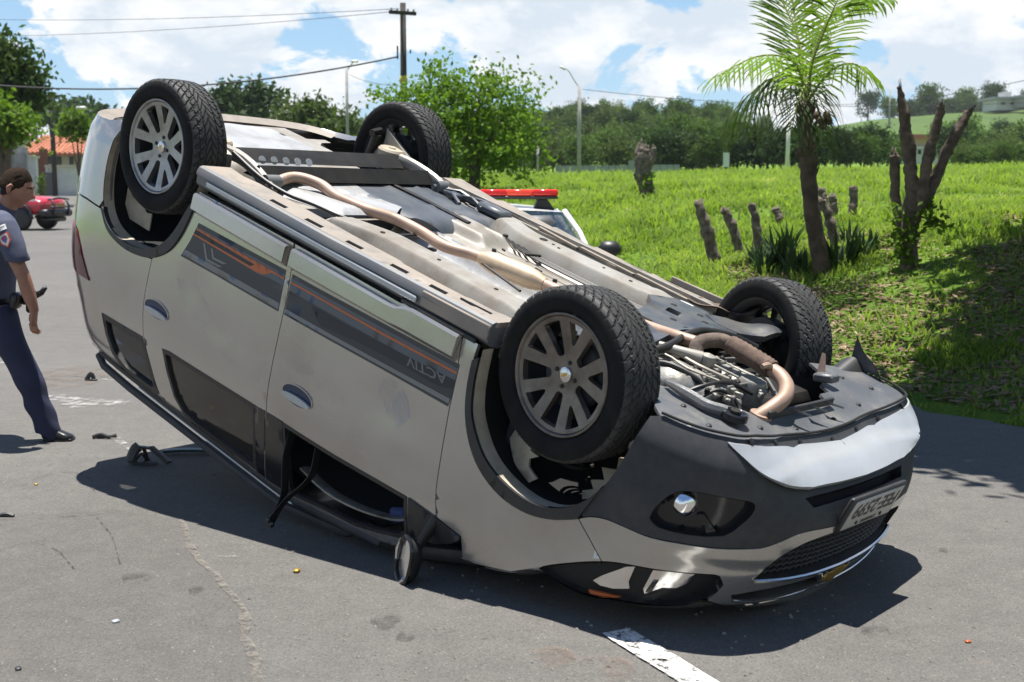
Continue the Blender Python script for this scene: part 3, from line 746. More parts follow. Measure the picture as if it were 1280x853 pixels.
# number plate
c, nn = S(np.array([SF - 0.005]), np.array([0.206]), np.array([0.022])); c = Vector(c[0])
Pr = Matrix.Rotation(rad(0), 3, 'Z')
mb = MB(); mb.box((c.x, c.y, c.z), (0.006, 0.40, 0.130), bev=0.003)
mb.V = [(v[0] - 0.18 * (v[2] - c.z), v[1], v[2]) for v in mb.V]
NP = cb(mb, 'number_plate', M['plate'])
V, F = text_verts('FEE·2599', 1.0, 0.0, 0.022)
w = V[:, 0].max() - V[:, 0].min(); x0 = (V[:, 0].max() + V[:, 0].min()) / 2; y0, y1 = V[:, 1].min(), V[:, 1].max()
yy = (V[:, 0] - x0) / w * 0.352; zz2 = c.z - 0.050 + (V[:, 1] - y0) / (y1 - y0) * 0.070
P = np.stack([np.full(len(V), c.x + 0.0042) - 0.18 * (zz2 - c.z), c.y + yy, zz2], 1)
cmesh('plate_lettering', P, F, M['plate_ink'], NP, smooth=False)
mb = MB()
mb.box((c.x + 0.0035 - 0.18 * 0.043, c.y, c.z + 0.043), (0.002, 0.13, 0.003))
mb.box((c.x + 0.0035 - 0.18 * 0.053, c.y, c.z + 0.053), (0.002, 0.13, 0.003))
mb.box((c.x + 0.0035 - 0.18 * 0.048, c.y + 0.01, c.z + 0.048), (0.002, 0.09, 0.004))
for yq in (-0.10, 0.10): mb.lathe([(0.008, 0), (0.008, 0.004), (0, 0.005)], c=(c.x + 0.003 - 0.18 * 0.045, c.y + yq, c.z + 0.045), axis='x', n=8)
cb(mb, 'plate_screws', M['plate_ink'], NP)
mb = MB(); mb.box((c.x - 0.012, c.y, c.z), (0.022, 0.44, 0.155), bev=0.006); mb.V = [(v[0] - 0.18 * (v[2] - c.z), v[1], v[2]) for v in mb.V]; cb(mb, 'plate_holder', M['black_plastic'], NP)
# headlights
hl = dedupe(hlT + hlB)
for side in (1, -1):
    HL = skin('headlight', [hl], M['lamp_black'], side=side, off=-0.030, flange=0, step=0.04, gap=0.002)
    def hring(nm, loop, d, m):
        lp = densify(loop, 0.03); P, N = S(np.array([q[0] for q in lp]), np.array([q[1] for q in lp]), np.zeros(len(lp))); n = len(lp)
        V = [(p[0], p[1] * side, p[2]) for p in P] + [(p[0], p[1] * side, p[2]) for p in P - N * d]
        cmesh(nm, V, [(i, (i + 1) % n, n + (i + 1) % n, n + i) for i in range(n)], m, HL)
    hring('lamp_wall', shrink(hl, 0.002), 0.032, M['lamp_black'])
    l1 = [(1.690,0.636),(1.719,0.600),(1.795,0.524),(1.826,0.508),(1.820,0.573),(1.831,0.598),(1.771,0.630),(1.723,0.642)]
    l2 = [(1.893,0.492),(1.974,0.467),(2.045,0.455),(2.030,0.502),(1.996,0.530),(1.948,0.545),(1.890,0.592),(1.880,0.575)]
    skin('reflector', [l1], M['reflector'], side=side, off=-0.022, flange=0.006, parent=HL, step=0.02)
    skin('reflector', [l2], M['reflector'], side=side, off=-0.022, flange=0.006, parent=HL, step=0.02)
    skin('lamp_divider', [[(1.905,0.53),(1.925,0.522),(1.915,0.568),(1.89,0.585)]], M['gloss_black'], side=side, off=-0.014, flange=0.008, parent=HL, step=0)
    skin('indicator', [[(1.690,0.668),(1.723,0.660),(1.813,0.636),(1.756,0.668),(1.702,0.682)]], M['amber'], side=side, off=-0.004, flange=0.01, parent=HL, step=0)
    skin('lamp_lens', [shrink(hl, 0.004)], M['lens'], side=side, off=-0.002, flange=0, parent=HL, step=0.05)

# ---- bonnet, windscreen, roof, tail: the side the car lies on
hedge = [(1.09,0.874),(1.180,0.860),(1.356,0.788),(1.471,0.707),(1.60,0.704),(1.70,0.690),(1.803,0.655),(1.928,0.617),(2.06,0.577),(2.130,0.553),(2.25,0.577),(2.4,0.586),(2.6,0.592),(SF,0.595)]
hd = np.array(densify(hedge, 0.04)[:-20] if False else smooth_path(hedge, 3)); PL, NL = S(hd[:, 0], hd[:, 1], np.zeros(len(hd)))
nu = 24; V = []; F = []
for p in PL:
    for j in range(nu + 1):
        u = j / nu * 2 - 1
        hgt = 0.115 * (1 - u * u) ** 0.8 * np.clip((2.25 - p[0]) / 0.35, 0, 1) ** .6
        V.append((p[0], p[1] * -u, p[2] + hgt * (0.8 if p[0] < 1.3 else 1)))
for i in range(len(PL) - 1):
    for j in range(nu):
        F.append((i * (nu + 1) + j, (i + 1) * (nu + 1) + j, (i + 1) * (nu + 1) + j + 1, i * (nu + 1) + j + 1)[::-1])
V = [(v[0], v[1], min(v[2], 1.213 - 0.3316 * (v[0] - 0.5) + 0.03)) for v in V]
cmesh('bonnet', V, F, M['paint'])
mb = MB()
def ws(u, v):
    y = (u * 2 - 1); hw = 0.70 + (0.60 - 0.70) * v
    x = 1.10 + (0.42 - 1.10) * v + 0.06 * (1 - y * y); z = 0.905 + (1.185 - 0.905) * v + 0.02 * (1 - y * y)
    return (x, y * hw, z)
mb.grid(ws, 16, 10); cb(mb, 'windscreen', M['glass_dark'])
mb = MB()
def roof(u, v):
    x = 0.45 - v * 2.50; y = (u * 2 - 1)
    P = S(np.array([x]), np.array([1.262]), np.array([0.0]))[0][0]
    zc = 1.262 + 0.025 * (1 - y ** 4) - max(0, x + 0.13) * 0.20
    w = P[1] if x > -1.9 else P[1] * (1 - (abs(x) - 1.9) * .6)
    dent = 0.03 * math.exp(-((x - 0.25) / 0.25) ** 2 - ((y - 0.6) / 0.35) ** 2)
    return (x, y * w, zc - dent)
mb.grid(roof, 16, 30); cb(mb, 'roof', M['paint'])
for side in (1, -1):
    mb = MB(); mb.tube([(x, side * (0.705 - 0.02 * max(0, x) - 0.05 * max(0, -x - 1.4)), 1.300 - 0.20 * max(0, x + 0.10) - 0.035 * (1 if x in (-1.75, 0.40) else 0)) for x in (-1.75, -1.68, -1.4, -1.0, -0.5, -0.1, 0.15, 0.33, 0.40)], 0.022, 8, flat=(1.0, 0.8)); cb(mb, 'roof_rail', M['dark_plastic'])
    mb = MB(); mb.tube([(1.12, side * 0.735, 0.885), (0.95, side * 0.722, 0.97), (0.75, side * 0.695, 1.07), (0.55, side * 0.665, 1.14), (0.40, side * 0.645, 1.19)], 0.036, 8, flat=(1, .8)); cb(mb, 'windscreen_pillar', M['black_plastic'])
    # gutter strip along the roof edge with a bright trim line
    gp = [(x, 1.245 - 0.21 * max(0, x + 0.13)) for x in np.linspace(-1.75, 0.62, 24)]
    V = []; F = []
    for x, z in gp:
        for dz, o in ((-0.012, 0.0), (0.0, 0.012), (0.022, 0.010), (0.030, -0.01)):
            p = S(np.array([x]), np.array([z + dz]), np.array([o]))[0][0]; V.append((p[0], p[1] * side, p[2]))
    for i in range(len(gp) - 1):
        for j in range(3):
            f = (i * 4 + j, i * 4 + j + 1, (i + 1) * 4 + j + 1, (i + 1) * 4 + j); F.append(f if side < 0 else f[::-1])
    cmesh('roof_gutter', V, F, M['dark_plastic'])
    mb = MB(); mb.tube([tuple(np.array(sp(x, z + 0.014, 0.014)) * [1, side, 1]) for x, z in gp[4:-6]], 0.005, 5); cb(mb, 'roof_trim', M['skid'])
htop = [(-2.0,1.25),(-2.3,1.255),(SR,1.257)]
hw = [(-2.04,1.05),(-2.02,0.835),(-2.36,0.83),(-2.33,0.62),(-2.12,0.58),(-2.11,0.45)]
hp = [(SR,0.452),(-2.5,0.45)] + [(-2.11,0.45),(-2.13,0.58),(-2.33,0.615),(-2.36,0.835),(-2.025,0.838),(-2.045,1.05),(-2.0,1.25)] + htop[1:]
rwn = [(SR,0.85),(-2.55,0.85),(-2.2,0.87),(-2.17,1.0),(-2.2,1.12),(-2.5,1.15),(SR,1.15)]
def mirc(l): return l + mirr(l[1:-1])[::-1]
HT = skin('tailgate', [dedupe(mirc(hp)), dedupe(mirc(rwn))], M['paint'], gap=0.003, flange=0.02)
skin('rear_window', [dedupe(mirc(rwn))], M['glass_dark'], off=-0.006, flange=0, parent=HT)
rbh = [(SR,0.445),(-2.4,0.445),(-2.054,0.436),(-1.845,0.412),(-1.70,0.409)] + [q for q in archR[::-1] if q[0] < -1.655 and q[1] < 0.40] + [(-1.68,-0.03),(-1.72,-0.045),(-1.80,-0.018),(-1.95,0.0),(-2.2,0.01),(-2.5,0.015),(SR,0.02)]
RBm = skin('rear_bumper', [dedupe(mirc(rbh))], M['paint'], gap=0.002, flange=0.05)
# ---- underside (uppermost here): pressed floor, sills, exhaust, tank, axle, engine
def sstep(x, a, b): t = np.clip((x - a) / (b - a), 0, 1); return t * t * (3 - 2 * t)
def ridge(v, c, w, e): return sstep(v, c - w - e, c - w) * (1 - sstep(v, c + w, c + w + e))
def zfloor(x, y):
    z = np.full(np.shape(x), 0.035) + 0 * y
    for sg in (1, -1):
        # box-section rails, swept outwards at their rear end
        c = sg * (0.475 + 0.10 * sstep(-x, 0.0, 0.35) + 0.02 * sstep(x, .3, .9))
        # flat seat-mount pressings and shallow swages
        z = z - 0.012 * ridge(y, sg * 0.66, 0.03, 0.02) * ridge(x, 0.2, 0.75, 0.05)
        z = z + 0.012 * ridge(y, sg * 0.33, 0.018, 0.012) * ridge(x, 0.3, 0.5, 0.05)
    z = z + 0.115 * ridge(y, 0.12, 0.115, 0.06) * ridge(x, 0.15, 0.95, 0.12)       # tunnel for the exhaust
    z = z - 0.05 * ridge(y, -0.28, 0.07, 0.05) * ridge(x, -0.28, 0.16, 0.10)       # pan in front of the tank
    z = z + 0.16 * sstep(-x, 0.48, 0.62) * (1 - sstep(-x, 1.12, 1.3))                # recess over tank and axle
    z = z - 0.055 * ridge(y, 0.0, 0.34, 0.06) * ridge(x, -1.62, 0.24, 0.06)         # spare-wheel well
    z = z + 0.10 * sstep(-x, 1.86, 1.96)
    return z
gx = np.linspace(-2.06, 1.06, 300); gy = np.linspace(-0.80, 0.80, 240)
X, Y = np.meshgrid(gx, gy, indexing='ij'); Z = zfloor(X, Y)
V = np.stack([X, Y, Z], -1).reshape(-1, 3) - OFF
n = len(gy); I = (np.arange(len(gx) - 1)[:, None] * n + np.arange(n - 1)[None]).ravel()
F = np.stack([I, I + 1, I + n + 1, I + n], 1)
cxm = (gx[:-1] + gx[1:]) / 2; cym = (gy[:-1] + gy[1:]) / 2
CX, CY = np.meshgrid(cxm, cym, indexing='ij')
keep = ~((np.abs(CY) > 0.46) & (np.abs(CX + 1.32) < 0.36)).ravel()
keep &= ~((np.abs(CY) > 0.66) & (CX < -1.65)).ravel()
FLOOR = fastmesh('floor_pan', V, F[keep], M['pan'], CAR, True)
for sg in (1, -1):
    xs_ = np.linspace(-0.36, 1.0, 60); V = []; F = []
    for x in xs_:
        c = sg * (0.475 + 0.10 * float(sstep(-x, 0.0, 0.35)) + 0.02 * float(sstep(x, .3, .9))); e = float(ridge(x, 0.36, 0.62, 0.10)); wv = 0.004 * sin(x * 40) * (x > .7)
        for dy, z in ((-0.092, 0.040), (-0.072, 0.02 - 0.05 * e), (-0.060, 0.030 - 0.072 * e), (-0.020, 0.030 - 0.074 * e), (0.020, 0.030 - 0.074 * e), (0.060, 0.030 - 0.072 * e), (0.072, 0.02 - 0.05 * e), (0.092, 0.040)): V.append((x, c + dy * (0.82 + .18 * e), z + wv))
    for i in range(len(xs_) - 1):
        for j in range(7):
            f = (i * 8 + j, i * 8 + j + 1, i * 8 + 9 + j, i * 8 + 8 + j); F.append(f)
    o = cmesh('floor_rail', V, F, M['pan']); sharp(o.data, 30)
def zrail(x, y): return np.where(np.abs(np.abs(y) - 0.478) < 0.058, -0.0445, zfloor(x, y))
def flat(zc): return lambda a, b, off: (np.stack([a, b, np.full(len(a), zc) - off], -1), np.tile([0., 0., -1.], (len(a), 1)))
def fz(fn): 
    def g(a, b, off):
        e = .004
        nx = (fn(a + e, b) - fn(a - e, b)) / (2 * e); ny = (fn(a, b + e) - fn(a, b - e)) / (2 * e)
        N = np.stack([nx, ny, -np.ones(len(a))], -1); N /= np.linalg.norm(N, axis=1)[:, None]
        return np.stack([a, b, fn(a, b)], -1) + N * off[:, None], N
    return g
for side in (1, -1):
    # sill: dusty plastic trough with slots below, bright strip on its flank
    slots = [(-0.42, 0.11), (-0.17, 0.11), (0.10, 0.10), (0.38, 0.10), (0.61, 0.095), (0.79, 0.17)]
    holes = []
    for k, (x, l) in enumerate(slots):
        if k < 5: holes.append([(x - l / 2, 0.795), (x + l / 2, 0.792), (x + l / 2 + 0.015, 0.826), (x - l / 2 + 0.015, 0.829)])
        else: holes.append([(x - l / 2, 0.772), (x + l / 2, 0.765), (x + l / 2 + 0.01, 0.786), (x + 0.02, 0.788), (x, 0.80), (x - l / 2 + 0.02, 0.797)])
    jag = [(-0.93, 0.70), (-0.80, 0.72), (-0.70, 0.705), (-0.1, 0.715), (0.30, 0.725), (0.34, 0.74), (0.52, 0.745), (0.70, 0.745), (0.73, 0.735), (0.86, 0.735), (0.90, 0.72), (0.965, 0.72)]
    if side < 0: jag = [(-0.96, 0.67), (-0.80, 0.665), (-0.74, 0.70), (-0.45, 0.68), (-0.40, 0.71), (-0.1, 0.69), (0.0, 0.70), (0.05, 0.73), (0.30, 0.70), (0.36, 0.69), (0.40, 0.72), (0.72, 0.70), (0.80, 0.74), (0.94, 0.74)]
    zo = 0.0 if side > 0 else 0.040; zb = -0.052 + zo
    SI = sheet('sill_cover', [[(-0.945, 0.846), (0.963, 0.838)][:0] + jag + [(0.963, 0.838), (-0.945, 0.846)]] + holes, lambda a, b, off: (np.stack([a, b, zb - off - 0.015 * a * (a > 0) * 0.6], -1), np.tile([0., 0., -1.], (len(a), 1))), M['sill'] if side > 0 else M['pan'], flange=0.02, side=side, step=0.08)
    for hl_ in holes:
        lo = np.array(hl_).min(0); hi = np.array(hl_).max(0)
        mb = MB(); mb.box(((lo[0] + hi[0]) / 2, side * (lo[1] + hi[1]) / 2, zb + 0.034), (hi[0] - lo[0] + .02, hi[1] - lo[1] + .012, 0.022)); cb(mb, 'sill_slot', M['hole_black'], SI, smooth=False)
    xs = np.linspace(-0.945, 0.963, 40); V = []; F = []
    prof = [(0.846, -0.052), (0.862, -0.046), (0.871, -0.030), (0.873, -0.012), (0.866, -0.010), (0.863, 0.030), (0.845, 0.046), (0.80, 0.058), (0.72, 0.05), (0.70, 0.0)]
    for x in xs:
        for y, z in prof: V.append((x, side * (y - 0.007 * (x > 0) * x), z + zo * (z < 0) - 0.012 * max(0, x)))
    k = len(prof)
    for i in range(len(xs) - 1):
        for j in range(k - 1):
            f = (i * k + j, i * k + j + 1, (i + 1) * k + j + 1, (i + 1) * k + j); F.append(f if side > 0 else f[::-1])
    F.append(tuple(range(k))); F.append(tuple((len(xs) - 1) * k + j for j in range(k))[::-1])
    o = cmesh('sill_side', V, F, M['sill_side'], SI); sharp(o.data, 35)
    mb = MB(); mb.box((-0.145, side * 0.868, 0.010), (1.43, 0.014, 0.026), bev=0.005)
    mb.V = [(v[0], v[1], v[2] - 0.012 * max(0, v[0])) for v in mb.V]; cb(mb, 'sill_strip', M['skid'], SI)
    mb = MB(); mb.box((0.775, side * 0.862, -0.008), (0.37, 0.012, 0.062), bev=0.004); mb.V = [(v[0], v[1], v[2] - 0.012 * v[0]) for v in mb.V]; cb(mb, 'sill_end', M['sill'], SI)
    mb = MB(); mb.box((0.70, side * 0.864, 0.034), (0.42, 0.012, 0.020), bev=0.004); cb(mb, 'sill_rubber', M['black_plastic'], SI)
    # rocker inner wall
    mb = MB(); mb.box((0.0, side * 0.735, 0.03), (1.92, 0.02, 0.13)); cb(mb, 'sill_inner', M['pan'], SI)
# torn plastic trim along the far sill
mb = MB()
for (x0, x1, dy, dz) in ((-0.93, -0.60, -0.03, -0.050), (-0.58, -0.20, -0.02, -0.035), (-0.17, 0.10, 0.0, -0.025), (0.12, 0.47, 0.0, -0.018), (0.49, 0.82, 0.0, -0.014)):
    for k in range(6):
        xa = x0 + (x1 - x0) * k / 6; xb = x0 + (x1 - x0) * (k + 1) / 6
        za = -0.016 + .55 * dz * (1 - k / 6); zb_ = -0.016 + .55 * dz * (1 - (k + 1) / 6)
        mb.add([(xa, -0.70 + dy, za), (xb, -0.70 + dy, zb_), (xb, -0.85 + dy, zb_ + .005), (xa, -0.85 + dy, za + .005), (xa, -0.70 + dy, za + .012), (xb, -0.70 + dy, zb_ + .012), (xb, -0.87 + dy, zb_ + .03), (xa, -0.87 + dy, za + .03)],
               [(0, 3, 2, 1), (4, 5, 6, 7), (0, 1, 5, 4), (2, 3, 7, 6), (0, 4, 7, 3), (1, 2, 6, 5)])
cb(mb, 'torn_sill_trim', M['sill'], smooth=False)
mb = MB()   # trim torn loose by the front wheel, curled upwards
def curl(u, v):
    x = 0.80 + 0.36 * u; z = -0.022 - 0.03 * u - 0.085 * max(0, u - 0.62) ** 1.3 * 4 * (0.4 + v * .9)
    return (x, -0.70 - 0.14 * v, z + 0.01 * sin(9 * u))
mb.grid(curl, 14, 4); mb.grid(lambda u, v: (curl(u, v)[0], curl(u, v)[1], curl(u, v)[2] + .006), 14, 4, True); cb(mb, 'torn_arch_trim', M['rust'])
# heat shields in the tunnel and over the muffler recess
def tun(x, y): return zfloor(x, y) - 0.008
sheet('tunnel_shield', [[(-0.45, -0.06), (0.95, -0.085), (1.0, 0.31), (-0.45, 0.31)]], fz(tun), M['pan_bright'], flange=0.0, step=0.03)
def hs(x, y):
    return 0.05 + 0.04 * np.sin(x * 7 + y * 3) * 0.3 - 0.075 * ridge(y, 0.22, 0.22, 0.14) * ridge(x, -0.68, 0.24, 0.16) + 0.02 * ridge(x + y * .3, -0.66, 0.012, 0.01)
sheet('rear_heat_shield', [[(-1.0, 0.05), (-0.92, -0.02), (-0.60, -0.03), (-0.47, 0.0), (-0.38, 0.12), (-0.38, 0.50), (-0.80, 0.52), (-0.98, 0.40)]], fz(hs), M['pan_bright'], flange=0.004, step=0.035)
# fuel tank with ribs
def tank(x, y):
    e = np.clip(np.minimum.reduce([(x + 0.98) / 0.12, (-0.22 - x) / 0.14, (y + 0.62) / 0.12, (0.10 + 0.25 * (-0.35 - x) * 0 - y) / 0.10]), 0, 1)
    return 0.10 - 0.115 * np.sqrt(1 - (1 - e) ** 2) - 0.008 * ridge(y, -0.22, 0.012, 0.012) - 0.008 * ridge(y, -0.44, 0.012, 0.012) - 0.006 * ridge(x, -0.5, 0.01, 0.01)
TK = sheet('fuel_tank', [[(-0.97, -0.50), (-0.90, -0.61), (-0.40, -0.61), (-0.24, -0.50), (-0.23, -0.10), (-0.36, 0.04), (-0.70, 0.09), (-0.96, 0.02)]], fz(tank), M['tank'], flange=0.10, step=0.03)
mb = MB(); mb.tube([(-0.95, -0.28, -0.022), (-0.6, -0.27, -0.026), (-0.25, -0.26, -0.022)], 0.018, 6, flat=(0.25, 1)); cb(mb, 'tank_strap', M['steel_black'], TK)
# exhaust
ex = smooth_path([(-0.86,0.62,0.06), (-0.80,0.54,-0.02), (-0.80,0.42,-0.055), (-0.70,0.345,-0.055), (-0.57,0.335,-0.035), (-0.41,0.29,-0.03), (-0.30,0.19,-0.02), (-0.15,0.16,-0.01), (0.02,0.175,-0.005), (0.14,0.12,-0.010), (0.21,0.105,-0.012)], 5)
mb = MB(); mb.tube(ex, 0.027, 14); cb(mb, 'exhaust_pipe', M['exhaust'])
mb = MB(); mb.tube([(0.19,0.110,-0.012), (0.205,0.107,-0.012), (0.235,0.100,-0.012), (0.27,0.093,-0.012), (0.44,0.058,-0.012), (0.475,0.050,-0.012), (0.51,0.043,-0.012), (0.53,0.040,-0.012)], [0.029, 0.034, 0.044, 0.050, 0.050, 0.046, 0.034, 0.029], 18); cb(mb, 'catalyst', M['catalyst'])
mb = MB(); mb.tube(smooth_path([(0.52,0.041,-0.012), (0.70,0.03,-0.015), (0.95,0.02,-0.03), (1.15,0.06,-0.06), (1.30,0.10,-0.09), (1.40,0.08,-0.10)], 4), 0.026, 12); cb(mb, 'exhaust_pipe', M['exhaust'])
mb = MB()
for p in ((-0.66, 0.335, -0.03), (-0.08, 0.165, 0.02)): mb.box((p[0], p[1], p[2] + .03), (0.03, 0.09, 0.015), bev=0.004)
cb(mb, 'exhaust_hanger', M['steel_black'])
# handbrake cable, brake lines with clips
mb = MB(); mb.tube([(-0.16,0.075,0.0), (0.2,0.125,0.0), (0.56,0.235,-0.002)], 0.0065, 6); mb.tube([(-0.18,0.07,0.004),(-0.13,0.08,0.0)], 0.011, 8); cb(mb, 'brake_cable', M['cable'])
mb = MB(); mb.tube(smooth_path([(-1.02,0.63,-0.10), (-0.80,0.63,-0.055), (-0.62,0.60,-0.03), (-0.50,0.53,-0.02), (-0.34,0.47,-0.01), (-0.2,0.30,0.02), (-0.16,0.08,0.0)], 4), 0.010, 8); cb(mb, 'brake_cable', M['cable'])
for k, dy in enumerate((-0.018, 0.0, 0.018, 0.034)):
    mb = MB(); mb.tube(smooth_path([(-0.62,-0.60+dy,0.0), (-0.42,-0.60+dy,0.005), (-0.25,-0.545+dy,0.012), (-0.10,-0.44+dy,0.012), (0.10,-0.345+dy,0.010), (0.35,-0.33+dy,0.010), (0.70,-0.335+dy,0.012), (0.98,-0.34+dy,0.0)], 4), 0.0048, 6); cb(mb, 'brake_line', M['steel_black'] if k % 2 else M['cable'])
for x, y in ((-0.40, -0.585), (-0.12, -0.445), (0.14, -0.325)):
    mb = MB(); mb.box((x, y, 0.004), (0.022, 0.085, 0.014), rot=Matrix.Rotation(0.35, 3, 'Z'), bev=0.003); cb(mb, 'line_clip', M['steel_black'])
# holes punched in the floor rails
mb = MB()
for x, y, r in ((0.06, -0.475, 0.022), (0.13, -0.47, 0.008), (0.18, -0.455, 0.008), (0.62, -0.475, 0.010), (0.45, -0.48, 0.007), (-0.06, 0.50, 0.012), (0.28, 0.475, 0.009), (0.62, 0.47, 0.010), (0.80, 0.47, 0.009), (0.45, 0.33, 0.009), (0.72, 0.34, 0.009), (-0.16, 0.28, 0.012)):
    mb.lathe([(r * 1.0, 0.0012), (r, -0.0012), (0.0, -0.0014)], c=(x, y, float(zrail(np.array(x), np.array(y))) - 0.0012), n=12)
props(cb(mb, 'floor_hole', M['hole_black']), kind='stuff')
mb = MB()
for x in np.linspace(-0.2, 0.8, 9): mb.lathe([(0.012, 0.003), (0.011, -0.003), (0.0, -0.004)], c=(x, 0.655 + 0.012 * sin(x * 20), float(zfloor(np.array(x), np.array(0.655))) - .002), n=8)
for x, y in ((0.0, -0.2), (0.4, -0.2), (0.75, -0.18), (-0.3, 0.33)): mb.lathe([(0.012, 0.003), (0.011, -0.012), (0.0, -0.014)], c=(x, y, float(zfloor(np.array(x), np.array(y))) - .001), n=8)
props(cb(mb, 'floor_stud', M['steel_black']), kind='stuff')
CL = MB()
for k in range(34):
    x = RNG.uniform(-0.3, 0.95); y = RNG.choice([RNG.uniform(0.33, 0.40), RNG.uniform(0.58, 0.69), RNG.uniform(-0.30, -0.12), RNG.uniform(-0.69, -0.58)]); z = float(zfloor(np.array(x), np.array(y)))
    CL.box((x, y, z - 0.004), (RNG.uniform(.015, .05), RNG.uniform(.008, .02), 0.010), rot=Matrix.Rotation(RNG.uniform(-.3, .3), 3, 'Z'), bev=0.002)
props(cb(CL, 'floor_clips', M['steel_black']), kind='stuff')
for y0_, x0_, x1_ in ((0.60, -0.2, 0.9), (0.31, 0.0, 0.95), (-0.62, -0.2, 0.9), (-0.22, 0.0, 0.9)):
    xs_ = np.linspace(x0_, x1_, 30); ys_ = y0_ + 0.006 * np.sin(xs_ * 13); mb = MB(); mb.tube([(a, b, float(zfloor(np.array(a), np.array(b))) - .001) for a, b in zip(xs_, ys_)], 0.0045, 5); cb(mb, 'seam_sealant', M['sill'])
for x0_ in (-0.12, 0.22, 0.66):
    ys_ = np.linspace(0.36, 0.70, 14); mb = MB(); mb.tube([(x0_ + .01 * sin(b * 30), b, float(zfloor(np.array(x0_), np.array(b))) - .001) for b in ys_], 0.004, 5); cb(mb, 'seam_sealant', M['sill'])
# rear axle: open-section beam, trailing arms, spring seats, springs
AX = MB()
AX.add([(-0.86, 0.60, -0.090), (-0.80, 0.60, -0.030), (-0.83, -0.56, -0.030), (-0.89, -0.56, -0.090), (-0.96, 0.60, -0.02), (-0.99, -0.56, -0.02), (-0.86, .6, -0.082), (-0.89, -0.56, -0.082)], [(0, 1, 2, 3), (0, 3, 5, 4), (1, 0, 4), (2, 5, 3)])
AXO = cb(AX, 'axle_beam', M['steel_black'], smooth=False)
mb = MB(); mb.add([(-1.10, 0.56, -0.105), (-1.02, 0.56, -0.055), (-1.03, -0.52, -0.055), (-1.12, -0.52, -0.105), (-1.16, 0.56, -0.03), (-1.18, -0.52, -0.03)], [(0, 1, 2, 3), (0, 3, 5, 4), (1, 0, 4), (2, 5, 3)]); cb(mb, 'axle_crossmember', M['steel_black'], AXO, smooth=False)
for k in range(5):
    mb = MB(); mb.lathe([(0.021, 0.0), (0.021, 0.003), (0.0, 0.004)], c=(-1.035 + 0.002 * k, 0.44 - 0.072 * k, -0.066), axis='z', n=12, rot=Matrix.Rotation(rad(-58), 3, 'Y')); cb(mb, 'axle_hole', M['pan_bright'], AXO)
for side in (1, -1):
    mb = MB(); mb.tube(smooth_path([(-0.72, side * 0.60, 0.0), (-0.86, side * 0.59, -0.05), (-1.05, side * 0.58, -0.075), (-1.25, side * 0.60, -0.06), (-1.38, side * 0.64, -0.03)], 3), 0.034, 8, flat=(1, 0.7)); cb(mb, 'trailing_arm', M['pan'], AXO)
    mb = MB(); mb.tube([(-0.78, side * 0.53, -0.035), (-0.78, side * 0.61, -0.035)], 0.034, 14); mb.tube([(-0.78, side * 0.51, -0.035), (-0.78, side * 0.63, -0.035)], 0.013, 10); cb(mb, 'arm_bush', M['sill_side'], AXO)
    mb = MB(); mb.lathe([(0.0, -0.118), (0.020, -0.118), (0.022, -0.112), (0.068, -0.112), (0.078, -0.100), (0.074, -0.060), (0.058, -0.035), (0.052, 0.0)], c=(-1.22, side * 0.585, -0.0), n=22); cb(mb, 'spring_seat', M['cream'], AXO)
    mb = MB(); mb.add([(-1.40, side * 0.70, -0.185), (-1.37, side * 0.66, -0.185), (-1.06, side * 0.60, -0.075), (-1.10, side * 0.66, -0.075), (-1.40, side * 0.70, -0.05), (-1.37, side * 0.66, -0.05), (-1.06, side * 0.60, -0.01), (-1.10, side * 0.66, -0.01)], [(0, 1, 2, 3), (4, 7, 6, 5), (0, 4, 5, 1), (1, 5, 6, 2), (2, 6, 7, 3), (3, 7, 4, 0)]); cb(mb, 'damper_bracket', M['pan'], AXO, smooth=False)
    mb = MB(); mb.tube([(-1.42, side * 0.66, -0.155), (-1.40, side * 0.58, -0.145)], 0.022, 8); mb.tube([(-1.40, side * 0.62, -0.14), (-1.45, side * 0.60, 0.25)], 0.026, 10); cb(mb, 'damper', M['steel_black'], AXO)
    mb = MB(); hel = [(-1.22 + 0.055 * cos(a), side * (0.585) + 0.055 * sin(a), 0.0 + 0.22 * a / (2 * pi * 5)) for a in np.linspace(0, 2 * pi * 5, 90)]; mb.tube(hel, 0.0075, 6); cb(mb, 'coil_spring', M['steel_black'], AXO)
mb = MB()
for (x, y, l, a) in ((-0.62, -0.50, 0.22, 0.4), (-0.55, -0.58, 0.20, 0.2), (-0.48, -0.62, 0.25, 0.3), (-0.66, -0.60, 0.2, -0.2)): mb.tube([(x - l / 2 * cos(a), y - l / 2 * sin(a), -0.03), (x, y, -0.05), (x + l / 2 * cos(a), y + l / 2 * sin(a), -0.03)], 0.010, 6)
mb.box((-0.40, -0.60, -0.03), (0.20, 0.09, 0.05), bev=0.015); mb.box((-0.62, -0.52, -0.04), (0.07, 0.05, 0.03), bev=0.008)
cb(mb, 'canister', M['tank'])
